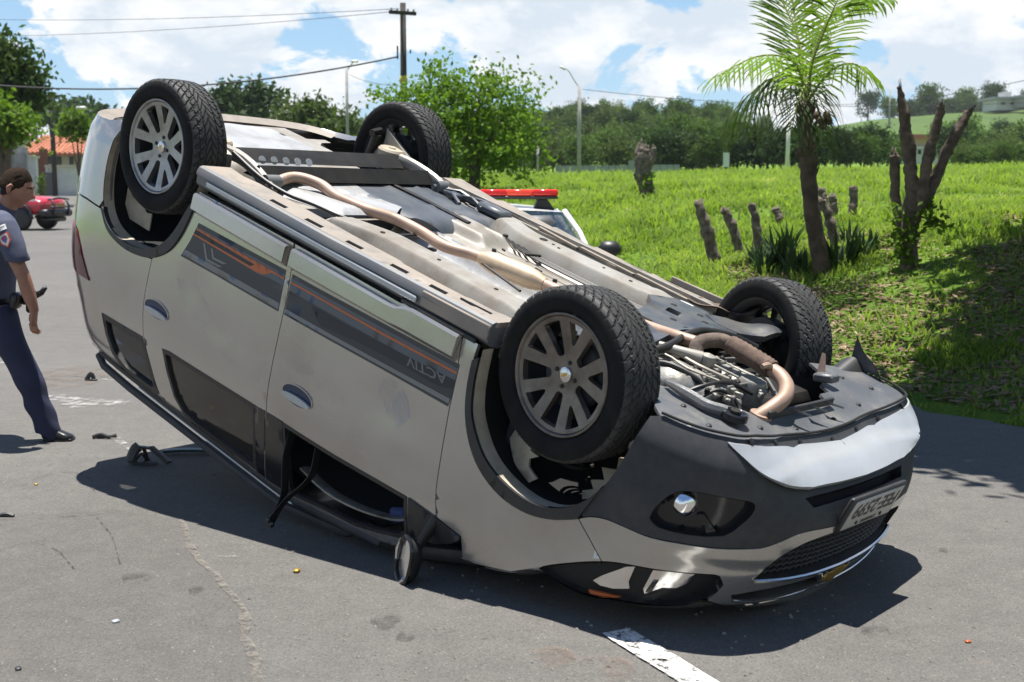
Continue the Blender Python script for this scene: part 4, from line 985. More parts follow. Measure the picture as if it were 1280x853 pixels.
# spare-wheel well liner and rear inner bumper
def well(x, y): return zfloor(x, y) - 0.006
sheet('rear_floor_shield', [[(-1.22, 0.30), (-1.30, 0.36), (-1.80, 0.36), (-1.86, 0.05), (-1.80, -0.20), (-1.45, -0.22), (-1.24, -0.05)]], fz(well), M['pan_bright'], flange=0, step=0.05)
def rim_in(s, z, off):
    P, N = S(s, z, off); return P, N
lo = [(SR + 0.0 + a, 0.03) for a in (0, 0.4, 0.7)]
skin('rear_bumper_inner', [dedupe(mirc([(SR, 0.03), (-2.5, 0.03), (-2.1, 0.02), (-1.90, 0.0), (-1.90, 0.30), (-2.5, 0.30), (SR, 0.30)][:7]))] if False else [[(1.1 * 0 + SR - 0.95, 0.02), (SR - 0.95, 0.30), (SR + 0.95, 0.30), (SR + 0.95, 0.02)]], M['hole_black'], off=-0.06, flange=0)
mb = MB(); mb.box((-2.02, 0, 0.14), (0.03, 1.45, 0.22), bev=0.01); cb(mb, 'rear_crossmember', M['steel_black'])
def lipz(u, v):
    s = SR - 0.98 + 1.96 * u
    P = S(np.array([s]), np.array([0.016]), np.array([-0.005 - 0.09 * v]))[0][0]
    return (P[0], P[1], 0.006 + 0.022 * v + (0.018 * math.exp(-((u - .62) / .05) ** 2)))
mb = MB(); mb.grid(lipz, 40, 4); cb(mb, 'rear_bumper_lip', M['sill'])
# front subframe with lower arms
def sub(x, y): return -0.075 - 0.02 * np.cos(y * 6) + 0.018 * ridge(y, 0.0, 0.20, 0.05) * ridge(x, 1.08, 0.12, 0.05) + 0.06 * (np.abs(y) > 0.45) * (np.abs(y) - 0.45)
sfh = [[(1.02, 0.10), (1.10, 0.10), (1.11, 0.02), (1.03, 0.02)], [(1.0, -0.22), (1.07, -0.22), (1.06, -0.27), (0.99, -0.27)]]
SFo = [(0.86, 0.52), (0.84, 0.36), (0.92, 0.22), (0.98, 0.05), (0.98, -0.05), (0.92, -0.22), (0.82, -0.34), (0.86, -0.52), (1.02, -0.54), (1.14, -0.44), (1.26, -0.42), (1.30, -0.34), (1.27, -0.16), (1.24, 0.0), (1.27, 0.16), (1.30, 0.34), (1.26, 0.42), (1.14, 0.44), (1.02, 0.54)]
SB = sheet('front_subframe', [SFo] + sfh, fz(sub), M['subframe'], flange=0.035, step=0.04)
mb = MB()
for x, y in ((0.95, -0.36), (1.07, -0.40), (1.16, -0.30), (1.20, -0.10), (1.12, 0.30), (0.92, 0.42), (1.18, 0.32), (1.10, -0.14)): mb.lathe([(0.016, 0.004), (0.016, -0.002), (0, -0.003)], c=(x, y, float(sub(np.array(x), np.array(y)))), n=10)
cb(mb, 'subframe_hole', M['hole_black'], SB)
for side in (1, -1):
    def arm(x, y): return -0.062 - 0.045 * np.exp(-((y - 0.58) / 0.10) ** 2) * np.exp(-((x - 1.33) / .10) ** 2)
    sheet('lower_arm', [[(1.06, 0.46), (1.16, 0.40), (1.28, 0.40), (1.36, 0.48), (1.38, 0.58), (1.35, 0.66), (1.30, 0.66), (1.24, 0.56), (1.12, 0.54)]], fz(arm), M['subframe'], side=side, flange=0.03, step=0.03, parent=SB)
    mb = MB(); mb.tube([(1.31, side * 0.60, -0.05), (1.31, side * 0.66, 0.0), (1.30, side * 0.62, 0.30)], [0.03, 0.045, 0.05], 12); cb(mb, 'strut', M['steel_black'], SB)
    mb = MB(); mb.tube([(1.33, side * 0.20, 0.0), (1.32, side * 0.66, 0.0)], 0.014, 10); mb.tube([(1.33, side * 0.30, 0.0), (1.33, side * 0.40, 0.0)], 0.035, 12); cb(mb, 'drive_shaft', M['steel_black'], SB)
    # bent inner wing: ragged painted sheet with openings, and the spring behind it
    def wing(a, b, off): return np.stack([a, side * 0 + 0.70 - 0.05 * np.sin(a * 9) + 0.12 * (b - 0.42), b], -1) + np.stack([0 * a, off, 0 * a], -1), np.tile([0., 1., 0.], (len(a), 1))
    sheet('inner_wing', [[(1.07, 0.385), (1.09, 0.33), (1.12, 0.35), (1.15, 0.29), (1.185, 0.295), (1.18, 0.335), (1.215, 0.325), (1.205, 0.365), (1.25, 0.37), (1.215, 0.395), (1.225, 0.425), (1.275, 0.45), (1.25, 0.478), (1.15, 0.445), (1.10, 0.41)]], wing, M['cream'], side=side, flange=0.01, step=0.04)
    sheet('inner_wing', [[(1.45, 0.455), (1.44, 0.425), (1.475, 0.405), (1.455, 0.375), (1.50, 0.355), (1.475, 0.315), (1.53, 0.30), (1.52, 0.255), (1.575, 0.235), (1.60, 0.28), (1.57, 0.325), (1.585, 0.345), (1.53, 0.40), (1.50, 0.435)]], wing, M['cream'], side=side, flange=0.01, step=0.04)
    mb = MB(); hel = [(1.33 + 0.062 * cos(q), side * 0.60 + 0.062 * sin(q), 0.10 + 0.32 * q / (2 * pi * 6)) for q in np.linspace(0, 2 * pi * 6, 110)]; mb.tube(hel, 0.008, 6); cb(mb, 'coil_spring', M['steel_black'], SB)
    sheet('arch_panel', [[(-1.66, 0.28), (-1.60, 0.33), (-1.55, 0.30), (-1.47, 0.36), (-1.42, 0.35), (-1.42, 0.44), (-1.60, 0.44), (-1.66, 0.38)]], lambda a, b, off: (np.stack([a, 0.74 + 0 * a + off, b], -1), np.tile([0., 1., 0.], (len(a), 1))), M['cream'], side=side, flange=0.006, step=0)
# anti-roll bar arcing round the subframe
mb = MB(); mb.tube(smooth_path([(1.20, 0.42, -0.02), (1.32, 0.34, -0.06), (1.34, 0.22, -0.085), (1.30, 0.05, -0.10), (1.29, -0.10, -0.10), (1.34, -0.26, -0.08), (1.40, -0.36, -0.05)], 4), 0.017, 10); cb(mb, 'anti_roll_bar', M['steel_black'], SB)
# engine and gearbox
EN = MB()
EN.box((1.50, 0.12, 0.05), (0.26, 0.44, 0.16), bev=0.03)
EN.box((1.47, 0.30, 0.02), (0.20, 0.20, 0.14), bev=0.035)
EN.box((1.56, 0.02, -0.01), (0.22, 0.18, 0.06), bev=0.02)
for k in range(6): EN.box((1.42 + 0.045 * k, 0.14, -0.035 - 0.004 * (k % 2)), (0.008, 0.36 - 0.03 * k, 0.022), bev=0.003)
for k in range(4): EN.box((1.53, -0.02 + 0.09 * k, -0.036), (0.24 - 0.03 * k, 0.008, 0.02), bev=0.003)
EN.lathe([(0.0, -0.055), (0.05, -0.055), (0.056, -0.045), (0.06, 0.04)], c=(1.64, 0.05, 0.0), n=18)
EN.lathe([(0.0, -0.03), (0.085, -0.03), (0.10, -0.01), (0.11, 0.05)], c=(1.36, 0.30, 0.0), n=20)
ENG = cb(EN, 'gearbox', M['alu'])
mb = MB()
for k in range(14):
    a = RNG.uniform(1.38, 1.66); b = RNG.uniform(-0.06, 0.40); mb.lathe([(0.011, 0.006), (0.011, -0.008), (0.006, -0.013), (0, -0.013)], c=(a, b, -0.038), n=6)
props(cb(mb, 'gearbox_bolt', M['steel_black'], ENG), kind='stuff')
mb = MB()
for k in range(3):
    b0 = 0.34 - 0.07 * k
    mb.tube(smooth_path([(1.26, b0, -0.03 - 0.01 * k), (1.36, b0 - 0.06, -0.06), (1.48, b0 - 0.05, -0.055 - 0.006 * k), (1.60, b0 - 0.10, -0.05)], 3), 0.0055 + 0.002 * (k % 2), 6)
mb.tube([(1.30, 0.24, -0.07), (1.40, 0.20, -0.075), (1.45, 0.16, -0.07)], [0.016, 0.022, 0.03], 10); mb.lathe([(0, -0.03), (0.03, -0.02), (0.035, 0), (0.03, 0.02), (0, 0.03)], c=(1.47, 0.14, -0.07), n=12)
mb.lathe([(0, -0.03), (0.026, -0.02), (0.03, 0), (0.0, 0.03)], c=(1.27, 0.30, -0.06), n=12); mb.lathe([(0, -0.03), (0.026, -0.02), (0.03, 0), (0.0, 0.03)], c=(1.33, 0.36, -0.05), n=12)
cb(mb, 'gear_linkage', M['pan'], ENG)
mb = MB()
for (a, b, c_, l) in ((1.68, 0.24, 0.0, .07), (1.73, 0.31, 0.02, .05), (1.66, 0.37, 0.02, .05)):
    mb = MB(); mb.box((a, b, c_), (l, l * .8, 0.04), rot=Matrix.Rotation(a * 9, 3, 'Z'), bev=0.012); cb(mb, 'engine_bracket', M['alu'], ENG)
for k, pts in enumerate(([(1.62, 0.40, 0.0), (1.66, 0.33, -0.05), (1.72, 0.28, -0.02), (1.77, 0.30, 0.02)], [(1.40, -0.05, -0.02), (1.50, -0.08, -0.06), (1.62, -0.06, -0.05), (1.74, -0.02, 0.0)], [(1.55, 0.44, 0.02), (1.60, 0.36, -0.04), (1.63, 0.22, -0.055), (1.70, 0.14, -0.03)], [(1.30, 0.40, 0.0), (1.42, 0.36, -0.055), (1.54, 0.33, -0.05), (1.60, 0.30, -0.01)])):
    mb = MB(); mb.tube(smooth_path(pts, 6), 0.008 + 0.003 * (k % 2), 8); cb(mb, 'hose', M['cable'], ENG)
mb = MB()
for k in range(30):
    a = RNG.uniform(1.36, 1.74); b = RNG.uniform(-0.05, 0.42); mb.box((a, b, -0.032), (RNG.uniform(.01, .035), RNG.uniform(.01, .03), .02), rot=Matrix.Rotation(RNG.uniform(0, 3), 3, 'Z'), bev=.003)
props(cb(mb, 'gearbox_lugs', M['alu'], ENG), kind='stuff')
mb = MB(); mb.box((1.50, -0.30, 0.10), (0.34, 0.40, 0.10), bev=0.03); mb.box((1.62, 0.0, 0.16), (0.40, 1.0, 0.06)); mb.box((1.2, 0, 0.13), (0.5, 1.0, 0.05)); cb(mb, 'engine_block', M['steel_black'])
fp = smooth_path([(1.42,0.15,-0.07), (1.40,0.12,-0.11), (1.44,0.05,-0.135), (1.49,0.03,-0.135)], 4); mb = MB(); mb.tube(fp, 0.030, 14); cb(mb, 'downpipe', M['rust'])
mb = MB(); pr = []
pts = [(1.485,0.032,-0.135), (1.54,0.035,-0.134), (1.60,0.04,-0.130), (1.66,0.045,-0.126), (1.70,0.05,-0.122)]
mb.tube(smooth_path(pts, 5), [0.036 + 0.003 * (i % 2) for i in range(21)], 16); cb(mb, 'flex_pipe', M['flexrust'])
mb = MB(); mb.tube(smooth_path([(1.695,0.05,-0.122), (1.75,0.065,-0.118), (1.805,0.105,-0.105), (1.845,0.18,-0.085), (1.845,0.25,-0.05), (1.82,0.30,0.0)], 5), 0.029, 14); mb.tube([(1.70,0.055,-0.13), (1.70,0.10,-0.145), (1.695,0.13,-0.14)], [0.012, 0.014, 0.01], 8); mb.lathe([(0.042, -0.008), (0.042, 0.008)], c=(1.83, 0.285, -0.02), n=14); cb(mb, 'downpipe', M['exhaust'])
# splash shield with its torn hole, ribs and tow-eye duct
def shz(x, y):
    zc = 0.003 - 0.043 * np.clip((np.abs(y) - 0.25) / 0.45, 0, 1); t = np.clip((x - 1.80) / 0.13, 0, 1)
    return zc * t + (-0.034) * (1 - t) + 0.006 * np.sin(x * 23) * np.sin(y * 17) * .5
shl = [(1.985, 0.0)] 
def cs(s, z, inset): 
    P, N = S(np.array([s]), np.array([z]), np.array([-inset])); return (P[0][0], P[0][1])
outl = [cs(a, np.interp(a, [q[0] for q in half], [q[1] for q in half]), 0.003) for a in (1.735, 1.80, 1.88, 1.95, 2.02, 2.10, 2.2, 2.32, 2.45, 2.6, 2.75, SF)]
outr = [(x, -y) for x, y in outl[:-1]][::-1]
inn = [(1.62, -0.66), (1.56, -0.56), (1.70, -0.47), (1.735, -0.34), (1.80, -0.30), (1.80, -0.22), (1.855, -0.20), (1.862, 0.30), (1.80, 0.36), (1.70, 0.42), (1.58, 0.47), (1.50, 0.54), (1.545, 0.58), (1.60, 0.66), (1.66, 0.74)]
SHD = sheet('splash_shield', [outl + outr + inn], fz(shz), M['shield'], flange=0.012, step=0.035, dens=0.02)
mb = MB(); mb.tube(smooth_path([(1.555, 0.535, -0.055), (1.62, 0.555, -0.062), (1.70, 0.555, -0.058), (1.76, 0.56, -0.058), (1.82, 0.53, -0.062)], 4), [0.010, 0.012, .014, .016, .018, .020, .022, .022, .022, .022, .022, .022, .022, .022, .022, .022, .020], 8); cb(mb, 'shield_duct', M['shield'], SHD)
mb = MB(); mb.lathe([(0.050, 0.01), (0.050, -0.012), (0.040, -0.016), (0.030, -0.010), (0.0, -0.008)], c=(1.845, 0.515, -0.055), n=20); cb(mb, 'tow_hook_cup', M['gloss_black'], SHD)
mb = MB(); mb.lathe([(0.020, 0.0), (0.020, -0.022), (0.012, -0.024), (0.0, -0.02)], c=(1.845, 0.515, -0.055), n=12); cb(mb, 'tow_hook_nut', M['steel_black'], SHD)
mb = MB()
for y in (0.16, 0.03, -0.10): mb.add([(1.875, y - .004, -0.046), (1.945, y - 0.035, -0.048), (1.945, y - 0.045, -0.048), (1.895, y + .012, -0.062), (1.945, y - 0.04, -0.055)], [(0, 1, 4, 3), (1, 2, 4), (0, 3, 4, 2)])
cb(mb, 'shield_rib', M['shield'], SHD, smooth=False)
for x, y in ((1.84, 0.66), (1.90, 0.40), (1.93, 0.18), (1.93, -0.12), (1.90, -0.38), (1.84, -0.60), (1.70, 0.62), (1.66, 0.52), (1.72, -0.56)):
    mb = MB(); mb.lathe([(0.011, 0.004), (0.011, -0.004), (0.006, -0.007), (0.0, -0.007)], c=(x, y, float(shz(np.array(x), np.array(y)))), n=8); cb(mb, 'shield_bolt', M['steel_black'], SHD)
mb = MB(); mb.box((1.866, 0.05, -0.038), (0.014, 0.5, 0.03), bev=0.003); cb(mb, 'shield_bar', M['black_plastic'], SHD)
mb = MB(); mb.tube([sp(a, z - 0.004, 0.006) for a, z in smooth_path([(1.735, -0.038)] + half[2:] + mir([(1.735, -0.038)] + half[2:-1])[::-1], 4)], 0.0055, 6); cb(mb, 'shield_seam', M['hole_black'], SHD)
# lip between shield and bumper, bent fin of the torn far corner
mb = MB(); mb.box((1.74, -0.36, -0.065), (0.09, 0.07, 0.035), rot=Matrix.Rotation(0.3, 3, 'Y'), bev=0.008); cb(mb, 'shield_block', M['shield'], SHD)
mb = MB()
def fin(u, v): 
    return (1.63 + 0.20 * u, -0.80 + 0.02 * v + 0.03 * u, -0.035 - 0.13 * v * max(0.05, 1 - u * 1.1) + 0.01 * sin(u * 7))
mb.grid(fin, 10, 6); mb.grid(lambda u, v: (fin(u, v)[0], fin(u, v)[1] - .008, fin(u, v)[2]), 10, 6, True); cb(mb, 'torn_liner_fin', M['shield'])
mb = MB(); mb.grid(lambda u, v: (1.60 + 0.16 * u, -0.62 - 0.16 * v, 0.02 - 0.07 * v - 0.03 * sin(u * 5)), 8, 6); mb.grid(lambda u, v: (1.60 + 0.16 * u, -0.62 - 0.16 * v, 0.026 - 0.07 * v - 0.03 * sin(u * 5)), 8, 6, True); cb(mb, 'torn_liner', M['black_plastic'])
mb = MB(); mb.add([(1.66, -0.44, -0.03), (1.70, -0.45, -0.03), (1.655, -0.47, -0.125), (1.64, -0.465, -0.125), (1.66, -0.445, -0.03)], [(0, 1, 2, 3), (4, 3, 2, 1)]); cb(mb, 'torn_tab', M['exhaust'], smooth=False)
mb = MB(); mb.tube([(1.52, 0.50, 0.04), (1.56, 0.70, 0.06)], 0.05, 12); mb.tube([(1.60, 0.60, 0.12), (1.64, 0.74, 0.14)], 0.03, 10); cb(mb, 'wheel_arch_pipe', M['pan'])
mb = MB(); mb.box((1.47, 0.50, 0.0), (0.16, 0.035, 0.12), rot=Matrix.Rotation(0.25, 3, 'Z'), bev=0.01); cb(mb, 'chassis_leg', M['sill_side'])

# ---- wheels (one set of meshes, four wheels)
NT = 640; TR = 0.323
prof = []
for y, r, k in ((-0.070, 0.2235, 0), (-0.088, 0.228, 0), (-0.098, 0.245, 0), (-0.1035, 0.268, 0), (-0.102, 0.288, 0), (-0.0975, 0.302, 0)): prof.append((y, r, k))
ys = np.linspace(-0.095, 0.095, 54)
for y in ys:
    r = TR - 0.0035 * (abs(y) / 0.08) ** 2 - 0.011 * max(0, (abs(y) - 0.078) / 0.017) ** 2; prof.append((y, r, 1))
for y, r, k in [(-a, b, c) for a, b, c in prof[:6]][::-1]: prof.append((y, r, k))
prof = np.array(prof); NP_ = len(prof)
th = np.linspace(0, 2 * pi, NT, endpoint=False)
TH_, PY = np.meshgrid(th, prof[:, 0], indexing='ij'); PR_ = np.tile(prof[:, 1], (NT, 1)); K = np.tile(prof[:, 2], (NT, 1))
u = TH_ * TR; Pt = 2 * pi * TR / 46; a = np.abs(PY)
sgn = np.where(PY > 0, 0.0, 0.5)
tri = lambda x: np.abs((x % 1.0) - 0.5) * 2
ph = (u - 0.95 * a) / Pt + sgn
g1 = ((ph + .10 * tri(a / .02) ) % 1.0 < 0.15) & (a > 0.027)
ph2 = (u - 1.7 * a) / Pt + sgn + 0.4
g2 = ((ph2 % 1.0) < 0.14) & (a < 0.034)
z1 = np.abs(a - (0.030 + 0.007 * tri(ph + 0.2))) < 0.0032
z2 = np.abs(a - (0.062 + 0.006 * tri(ph + 0.5))) < 0.0030
z0 = np.abs(PY - 0.006 * (tri(u / Pt) - .5)) < 0.002
sip = (((u - 0.9 * a) / Pt * 1.0 + 0.58) % 1.0 < 0.045) & (a > 0.03) & (a < 0.085)
dep = np.where(g1 | g2 | z1 | z2 | z0, 0.0062, np.where(sip, 0.003, 0.0)) * K * np.where(a > .088, 0.7, 1)
R_ = PR_ - dep
TV = np.stack([R_ * np.cos(TH_), PY, R_ * np.sin(TH_)], -1).reshape(-1, 3)
I = (np.arange(NT)[:, None] * NP_ + np.arange(NP_ - 1)[None]); J = (((np.arange(NT) + 1) % NT)[:, None] * NP_ + np.arange(NP_ - 1)[None])
TF = np.stack([I, J, J + 1, I + 1], -1).reshape(-1, 4)[:, ::-1]
tyre0 = fastmesh('tyre', TV, TF, M['rubber'], None, False)
tyre0.data.materials.append(M['rubber_tread'])
isT = np.tile((prof[:-1, 2] + prof[1:, 2] == 2), (NT, 1)).ravel()
tyre0.data.polygons.foreach_set('use_smooth', ~isT); tyre0.data.polygons.foreach_set('material_index', isT.astype(np.int32))
# rim face: five V-spokes cut out of a dished disc
def yface(r): return 0.056 + 0.026 * (np.clip(r, 0, .21) / 0.20) ** 1.6
def rimmap(a, b, off):
    r = np.hypot(a, b); y = yface(r) + off; return np.stack([a, y, b], -1), np.tile([0., 1., 0.], (len(a), 1))
outer_c = [(0.2115 * cos(q), 0.2115 * sin(q)) for q in np.linspace(0, 2 * pi, 96, endpoint=False)]
holes = []
for k in range(5):
    t0 = pi / 2 + 0.10 + k * 2 * pi / 5
    def pol(r, d): return (r * cos(t0 + d), r * sin(t0 + d))
    A = rad(10.0)
    holes.append([pol(0.112, 0), pol(0.122, rad(4.0)), pol(0.15, rad(6.8))] + [pol(0.196, A * q) for q in (1, .5, 0, -.5, -1)] + [pol(0.15, -rad(6.8)), pol(0.122, -rad(4.0))])
    t0 = pi / 2 + 0.10 + (k + .5) * 2 * pi / 5
    A = rad(11.8)
    holes.append([pol(0.070, rad(7)), pol(0.078, rad(12.5)), pol(0.11, rad(12.2))] + [pol(0.196, A * q) for q in (1, .5, 0, -.5, -1)] + [pol(0.11, -rad(12.2)), pol(0.078, -rad(12.5)), pol(0.070, -rad(7))])
def wsheet(name, loops, m, off, fl, step, dens=0.012):
    Q, T, B = triangulate([densify(l, dens) for l in loops], step)
    P, N = rimmap(Q[:, 0], Q[:, 1], off); V = [tuple(p) for p in P]; F = [tuple(t)[::-1] for t in T]
    for bi, bl in enumerate(B):
        o = len(V); n = len(bl); V += [tuple(P[i]) for i in bl] + [tuple(P[i] - np.array([0, fl, 0])) for i in bl]
        ccw = area2([Q[i] for i in bl]) > 0
        for i in range(n):
            j = (i + 1) % n; q = (o + i, o + n + i, o + n + j, o + j)
            F.append(q[::-1] if (ccw != (bi > 0)) else q)
    return mesh(name, V, F, m, None, True)
rim0 = wsheet('rim', [outer_c] + holes, M['alloy'], 0.0, 0.028, 0.02)
mb = MB(); mb.lathe([(0.2255, 0.084), (0.2265, 0.091), (0.222, 0.0945), (0.216, 0.090), (0.2125, 0.082), (0.2110, 0.075)], axis='y', n=72, cap=False); fl0 = mb.build('rim_flange', M['alloy'], None)
mb = MB(); mb.lathe([(0.2115, 0.078), (0.203, 0.06), (0.198, 0.03), (0.198, -0.06), (0.224, -0.088), (0.2265, -0.09)], axis='y', n=60, cap=False)
mb.lathe([(0.0, 0.024), (0.13, 0.024), (0.14, 0.015), (0.14, -0.05), (0.0, -0.055)], axis='y', n=40); br0 = mb.build('brake_drum', M['alloy_dark'], None, angle=40)
mb = MB(); mb.lathe([(0.0, 0.068), (0.020, 0.0675), (0.028, 0.064), (0.031, 0.052), (0.031, 0.03)], axis='y', n=28); cap0 = mb.build('centre_cap', M['chrome'], None, angle=40)
mb = MB(); mb.lathe([(0.0, 0.066), (0.008, 0.0655), (0.0095, 0.060), (0.0095, 0.04)], axis='y', n=6); nut0 = mb.build('lug_nut', M['steel_black'], None, angle=30)
mb = MB(); mb.add([(x * 0.2, 0.0687, z * 0.2) for x, z in [(-0.075, -0.017), (-0.03, -0.017), (-0.024, -0.034), (0.03, -0.034), (0.026, -0.017), (0.075, -0.017), (0.066, 0.017), (0.026, 0.017), (0.02, 0.034), (-0.034, 0.034), (-0.03, 0.017), (-0.082, 0.017)]], [tuple(range(12))]); emb0 = mb.build('cap_emblem', M['gold'], None, False)
WH = [((1.31, 0.743, 0.0), 0.075, 0.0, 1, 0.728), ((-1.31, 0.768, -0.028), 0.0, 0.006, 1, 0.70), ((1.27, -0.725, 0.039), 0.339, 0.0, -1, 1.2), ((-1.31, -0.768, -0.028), 0.0, -0.006, -1, 2.1)]
first = True
for (c, steer, camb, side, spin) in WH:
    w = bpy.data.objects.new('wheel', br0.data); COL.objects.link(w); w.parent = CAR
    w.location = Vector(c) - Vector(OFF)
    w.rotation_mode = 'QUATERNION'
    q = Matrix.Rotation(steer + (0 if side > 0 else pi), 3, 'Z') @ Matrix.Rotation(camb, 3, 'X') @ Matrix.Rotation(spin, 3, 'Y')
    w.rotation_quaternion = q.to_quaternion()
    for src in (tyre0, rim0, fl0, cap0, emb0):
        o = bpy.data.objects.new(src.name.split('.')[0], src.data); COL.objects.link(o); o.parent = w
        if src in (rim0, fl0) and c[0] > 0: o.material_slots[0].link = 'OBJECT'; o.material_slots[0].material = M['alloy_brown']
    for k in range(4):
        o = bpy.data.objects.new('lug_nut', nut0.data); COL.objects.link(o); o.parent = w
        a = pi / 4 + k * pi / 2; o.location = (0.047 * cos(a), -0.002, 0.047 * sin(a))
for o in (tyre0, rim0, fl0, br0, cap0, nut0, emb0): bpy.data.objects.remove(o)

# ---- door mirror on its broken arm, hanging to the road
for side in (1, -1):
    c = Vector((0.917, 0.950, 0.962)); g = Vector((-0.36, 0.92, 0.04)).normalized(); lat = Vector((0, 0, 1)).cross(g).normalized(); vv = g.cross(lat)
    def mp_(a_, b_, d_): p = c + lat * a_ + vv * b_ + g * d_; return (p.x, p.y * side, p.z)
    def outl_(a, k=1.0):
        ca, sa = cos(a), sin(a); return (0.064 * k * abs(ca) ** .75 * (1 if ca > 0 else -1), 0.100 * k * abs(sa) ** .75 * (1 if sa > 0 else -1))
    mb = MB(); mb.grid(lambda u, v: mp_(*[t * cos(v * pi / 2) ** .8 for t in outl_(u * 2 * pi)], -0.068 * sin(v * pi / 2)), 32, 8, side > 0); HM = cb(mb, 'door_mirror', M['black_plastic'])
    mb = MB(); mb.add([mp_(*outl_(a, .86), -0.006) for a in np.linspace(0, 2 * pi, 32, endpoint=False)], [tuple(range(32)) if side > 0 else tuple(range(32))[::-1]]); cb(mb, 'mirror_glass', M['mirror'], HM, False)
    mb = MB(); mb.tube([mp_(*outl_(a, .97), 0.0) for a in np.linspace(0, 2 * pi, 44)], 0.0095, 6); cb(mb, 'mirror_rim', M['gloss_black'], HM)
    mb = MB(); mb.tube([mp_(0.058, -0.07, 0.004), mp_(0.061, -0.02, 0.004), mp_(0.056, 0.025, 0.004)], [0.003, 0.012, 0.008], 6); cb(mb, 'mirror_trim', M['chrome'], HM); mb = MB(); mb.tube([mp_(-0.04, 0.058, 0.006), mp_(-0.016, 0.097, 0.004)], 0.008, 6); cb(mb, 'mirror_trim', M['chrome'], HM)
    mb = MB(); mb.tube([(0.93, side * 0.835, 0.80), (0.935, side * 0.88, 0.85), (0.935, side * 0.93, 0.93)], [0.045, 0.034, 0.028], 10, flat=(1, .5)); cb(mb, 'mirror_arm', M['black_plastic'], HM)

# ---- cabin seen through the openings
mb = MB(); mb.grid(lambda u, v: (0.50 - 2.4 * u, (v * 2 - 1) * 0.66, 1.165 - 0.03 * (v * 2 - 1) ** 4 - 0.10 * max(0, 0.50 - 2.4 * u) ** 1.3), 16, 10); cb(mb, 'headliner', M['headliner'])
for sy in (0.36, -0.36):
    mb = MB(); mb.box((0.12, sy, 0.36), (0.50, 0.48, 0.14), bev=0.05); ST = cb(mb, 'front_seat', M['seat'])
    mb = MB(); mb.box((-0.16, sy, 0.68), (0.13, 0.46, 0.60), rot=Matrix.Rotation(-0.25, 3, 'Y'), bev=0.05); cb(mb, 'backrest', M['seat'], ST)
    mb = MB(); mb.box((-0.25, sy, 1.03), (0.09, 0.26, 0.16), rot=Matrix.Rotation(-0.25, 3, 'Y'), bev=0.04); cb(mb, 'headrest', M['seat'], ST)
mb = MB(); mb.box((-0.85, 0, 0.40), (0.48, 1.30, 0.14), bev=0.05); mb.box((-1.12, 0, 0.70), (0.13, 1.30, 0.58), rot=Matrix.Rotation(-0.25, 3, 'Y'), bev=0.05); cb(mb, 'rear_bench', M['seat'])
mb = MB(); mb.box((0.80, 0, 0.70), (0.42, 1.42, 0.30), bev=0.08); cb(mb, 'dashboard', M['interior'])
mb = MB(); rr = Matrix.Rotation(rad(-62), 3, 'Y'); mb.tube([tuple(Vector((0.53, 0.37, 0.80)) + rr @ Vector((0.185 * cos(a), 0.185 * sin(a), 0))) for a in np.linspace(0, 2 * pi, 40)], 0.015, 8); mb.tube([(0.53, 0.37, 0.80), (0.64, 0.37, 0.74)], 0.05, 10); cb(mb, 'steering_wheel', M['black_plastic'])
mb = MB(); mb.box((0.0, 0.0, 0.30), (1.9, 1.5, 0.03)); mb.box((-1.15, 0, 0.5), (1.6, 1.1, 0.02)); mb.box((0.0, 0.70, 0.22), (1.8, 0.03, 0.36)); mb.box((0.0, -0.70, 0.22), (1.8, 0.03, 0.36)); mb.box((1.06, 0, 0.5), (0.03, 1.4, 0.8)); cb(mb, 'cabin_floor', M['interior'])
mb = MB(); mb.box((0.58, 0.66, 1.00), (0.10, 0.03, 0.07), rot=Matrix.Rotation(0.5, 3, 'Y'), bev=0.02); cb(mb, 'blue_cloth', M['blue_bag'])
mb = MB(); mb.tube(smooth_path([(0.0, 0.70, 1.06), (0.2, 0.71, 1.075), (0.40, 0.70, 1.055), (0.58, 0.68, 1.01), (0.66, 0.66, 0.97)], 3), 0.022, 6, flat=(0.4, 1.4)); cb(mb, 'roof_lining_edge', M['alu'])
for k, (x, x2) in enumerate(((-0.02, 0.03), (0.16, 0.06))):   # seat belts hanging out of the window to the road
    mb = MB(); mb.tube(smooth_path([(x, 0.80, 0.86), (x + 0.01, 0.815, 1.0), (x2 + 0.02, 0.835, 1.15), (x2 + (0.02 if k == 0 else -0.01), 0.875, 1.285 if k == 0 else 1.26)], 4), 0.024, 6, flat=(0.12, 1.0)); cb(mb, 'seat_belt', M['cable'])
mb = MB(); mb.box((0.045, 0.875, 1.285), (0.05, 0.02, 0.03), bev=0.006); cb(mb, 'belt_buckle', M['gloss_black'])
# ------------------------------------------------------------------ land: road, bank, field, hills
EDGE = np.array([(42.0, -60.0), (9.4, -3.0), (6.2, 2.8), (4.35, 6.1), (3.3, 7.9), (2.77, 8.8), (1.0, 12.0), (-3.0, 22.0), (-10.0, 42.0), (-22.0, 75.0), (-45.0, 130.0), (-80.0, 220.0)])
def edge_x(y): return np.interp(y, EDGE[:, 1], EDGE[:, 0])
def vnoise(x, y, s, seed=0):
    """cheap smooth value noise"""
    x = np.asarray(x, float) * s + 17.3 * seed; y = np.asarray(y, float) * s + 9.1 * seed
    xi, yi = np.floor(x), np.floor(y); fx, fy = x - xi, y - yi
    fx = fx * fx * (3 - 2 * fx); fy = fy * fy * (3 - 2 * fy)
    h = lambda a, b: np.modf(np.abs(np.sin(a * 127.1 + b * 311.7 + seed * 74.7) * 43758.5453))[0]
    return (h(xi, yi) * (1 - fx) + h(xi + 1, yi) * fx) * (1 - fy) + (h(xi, yi + 1) * (1 - fx) + h(xi + 1, yi + 1) * fx) * fy
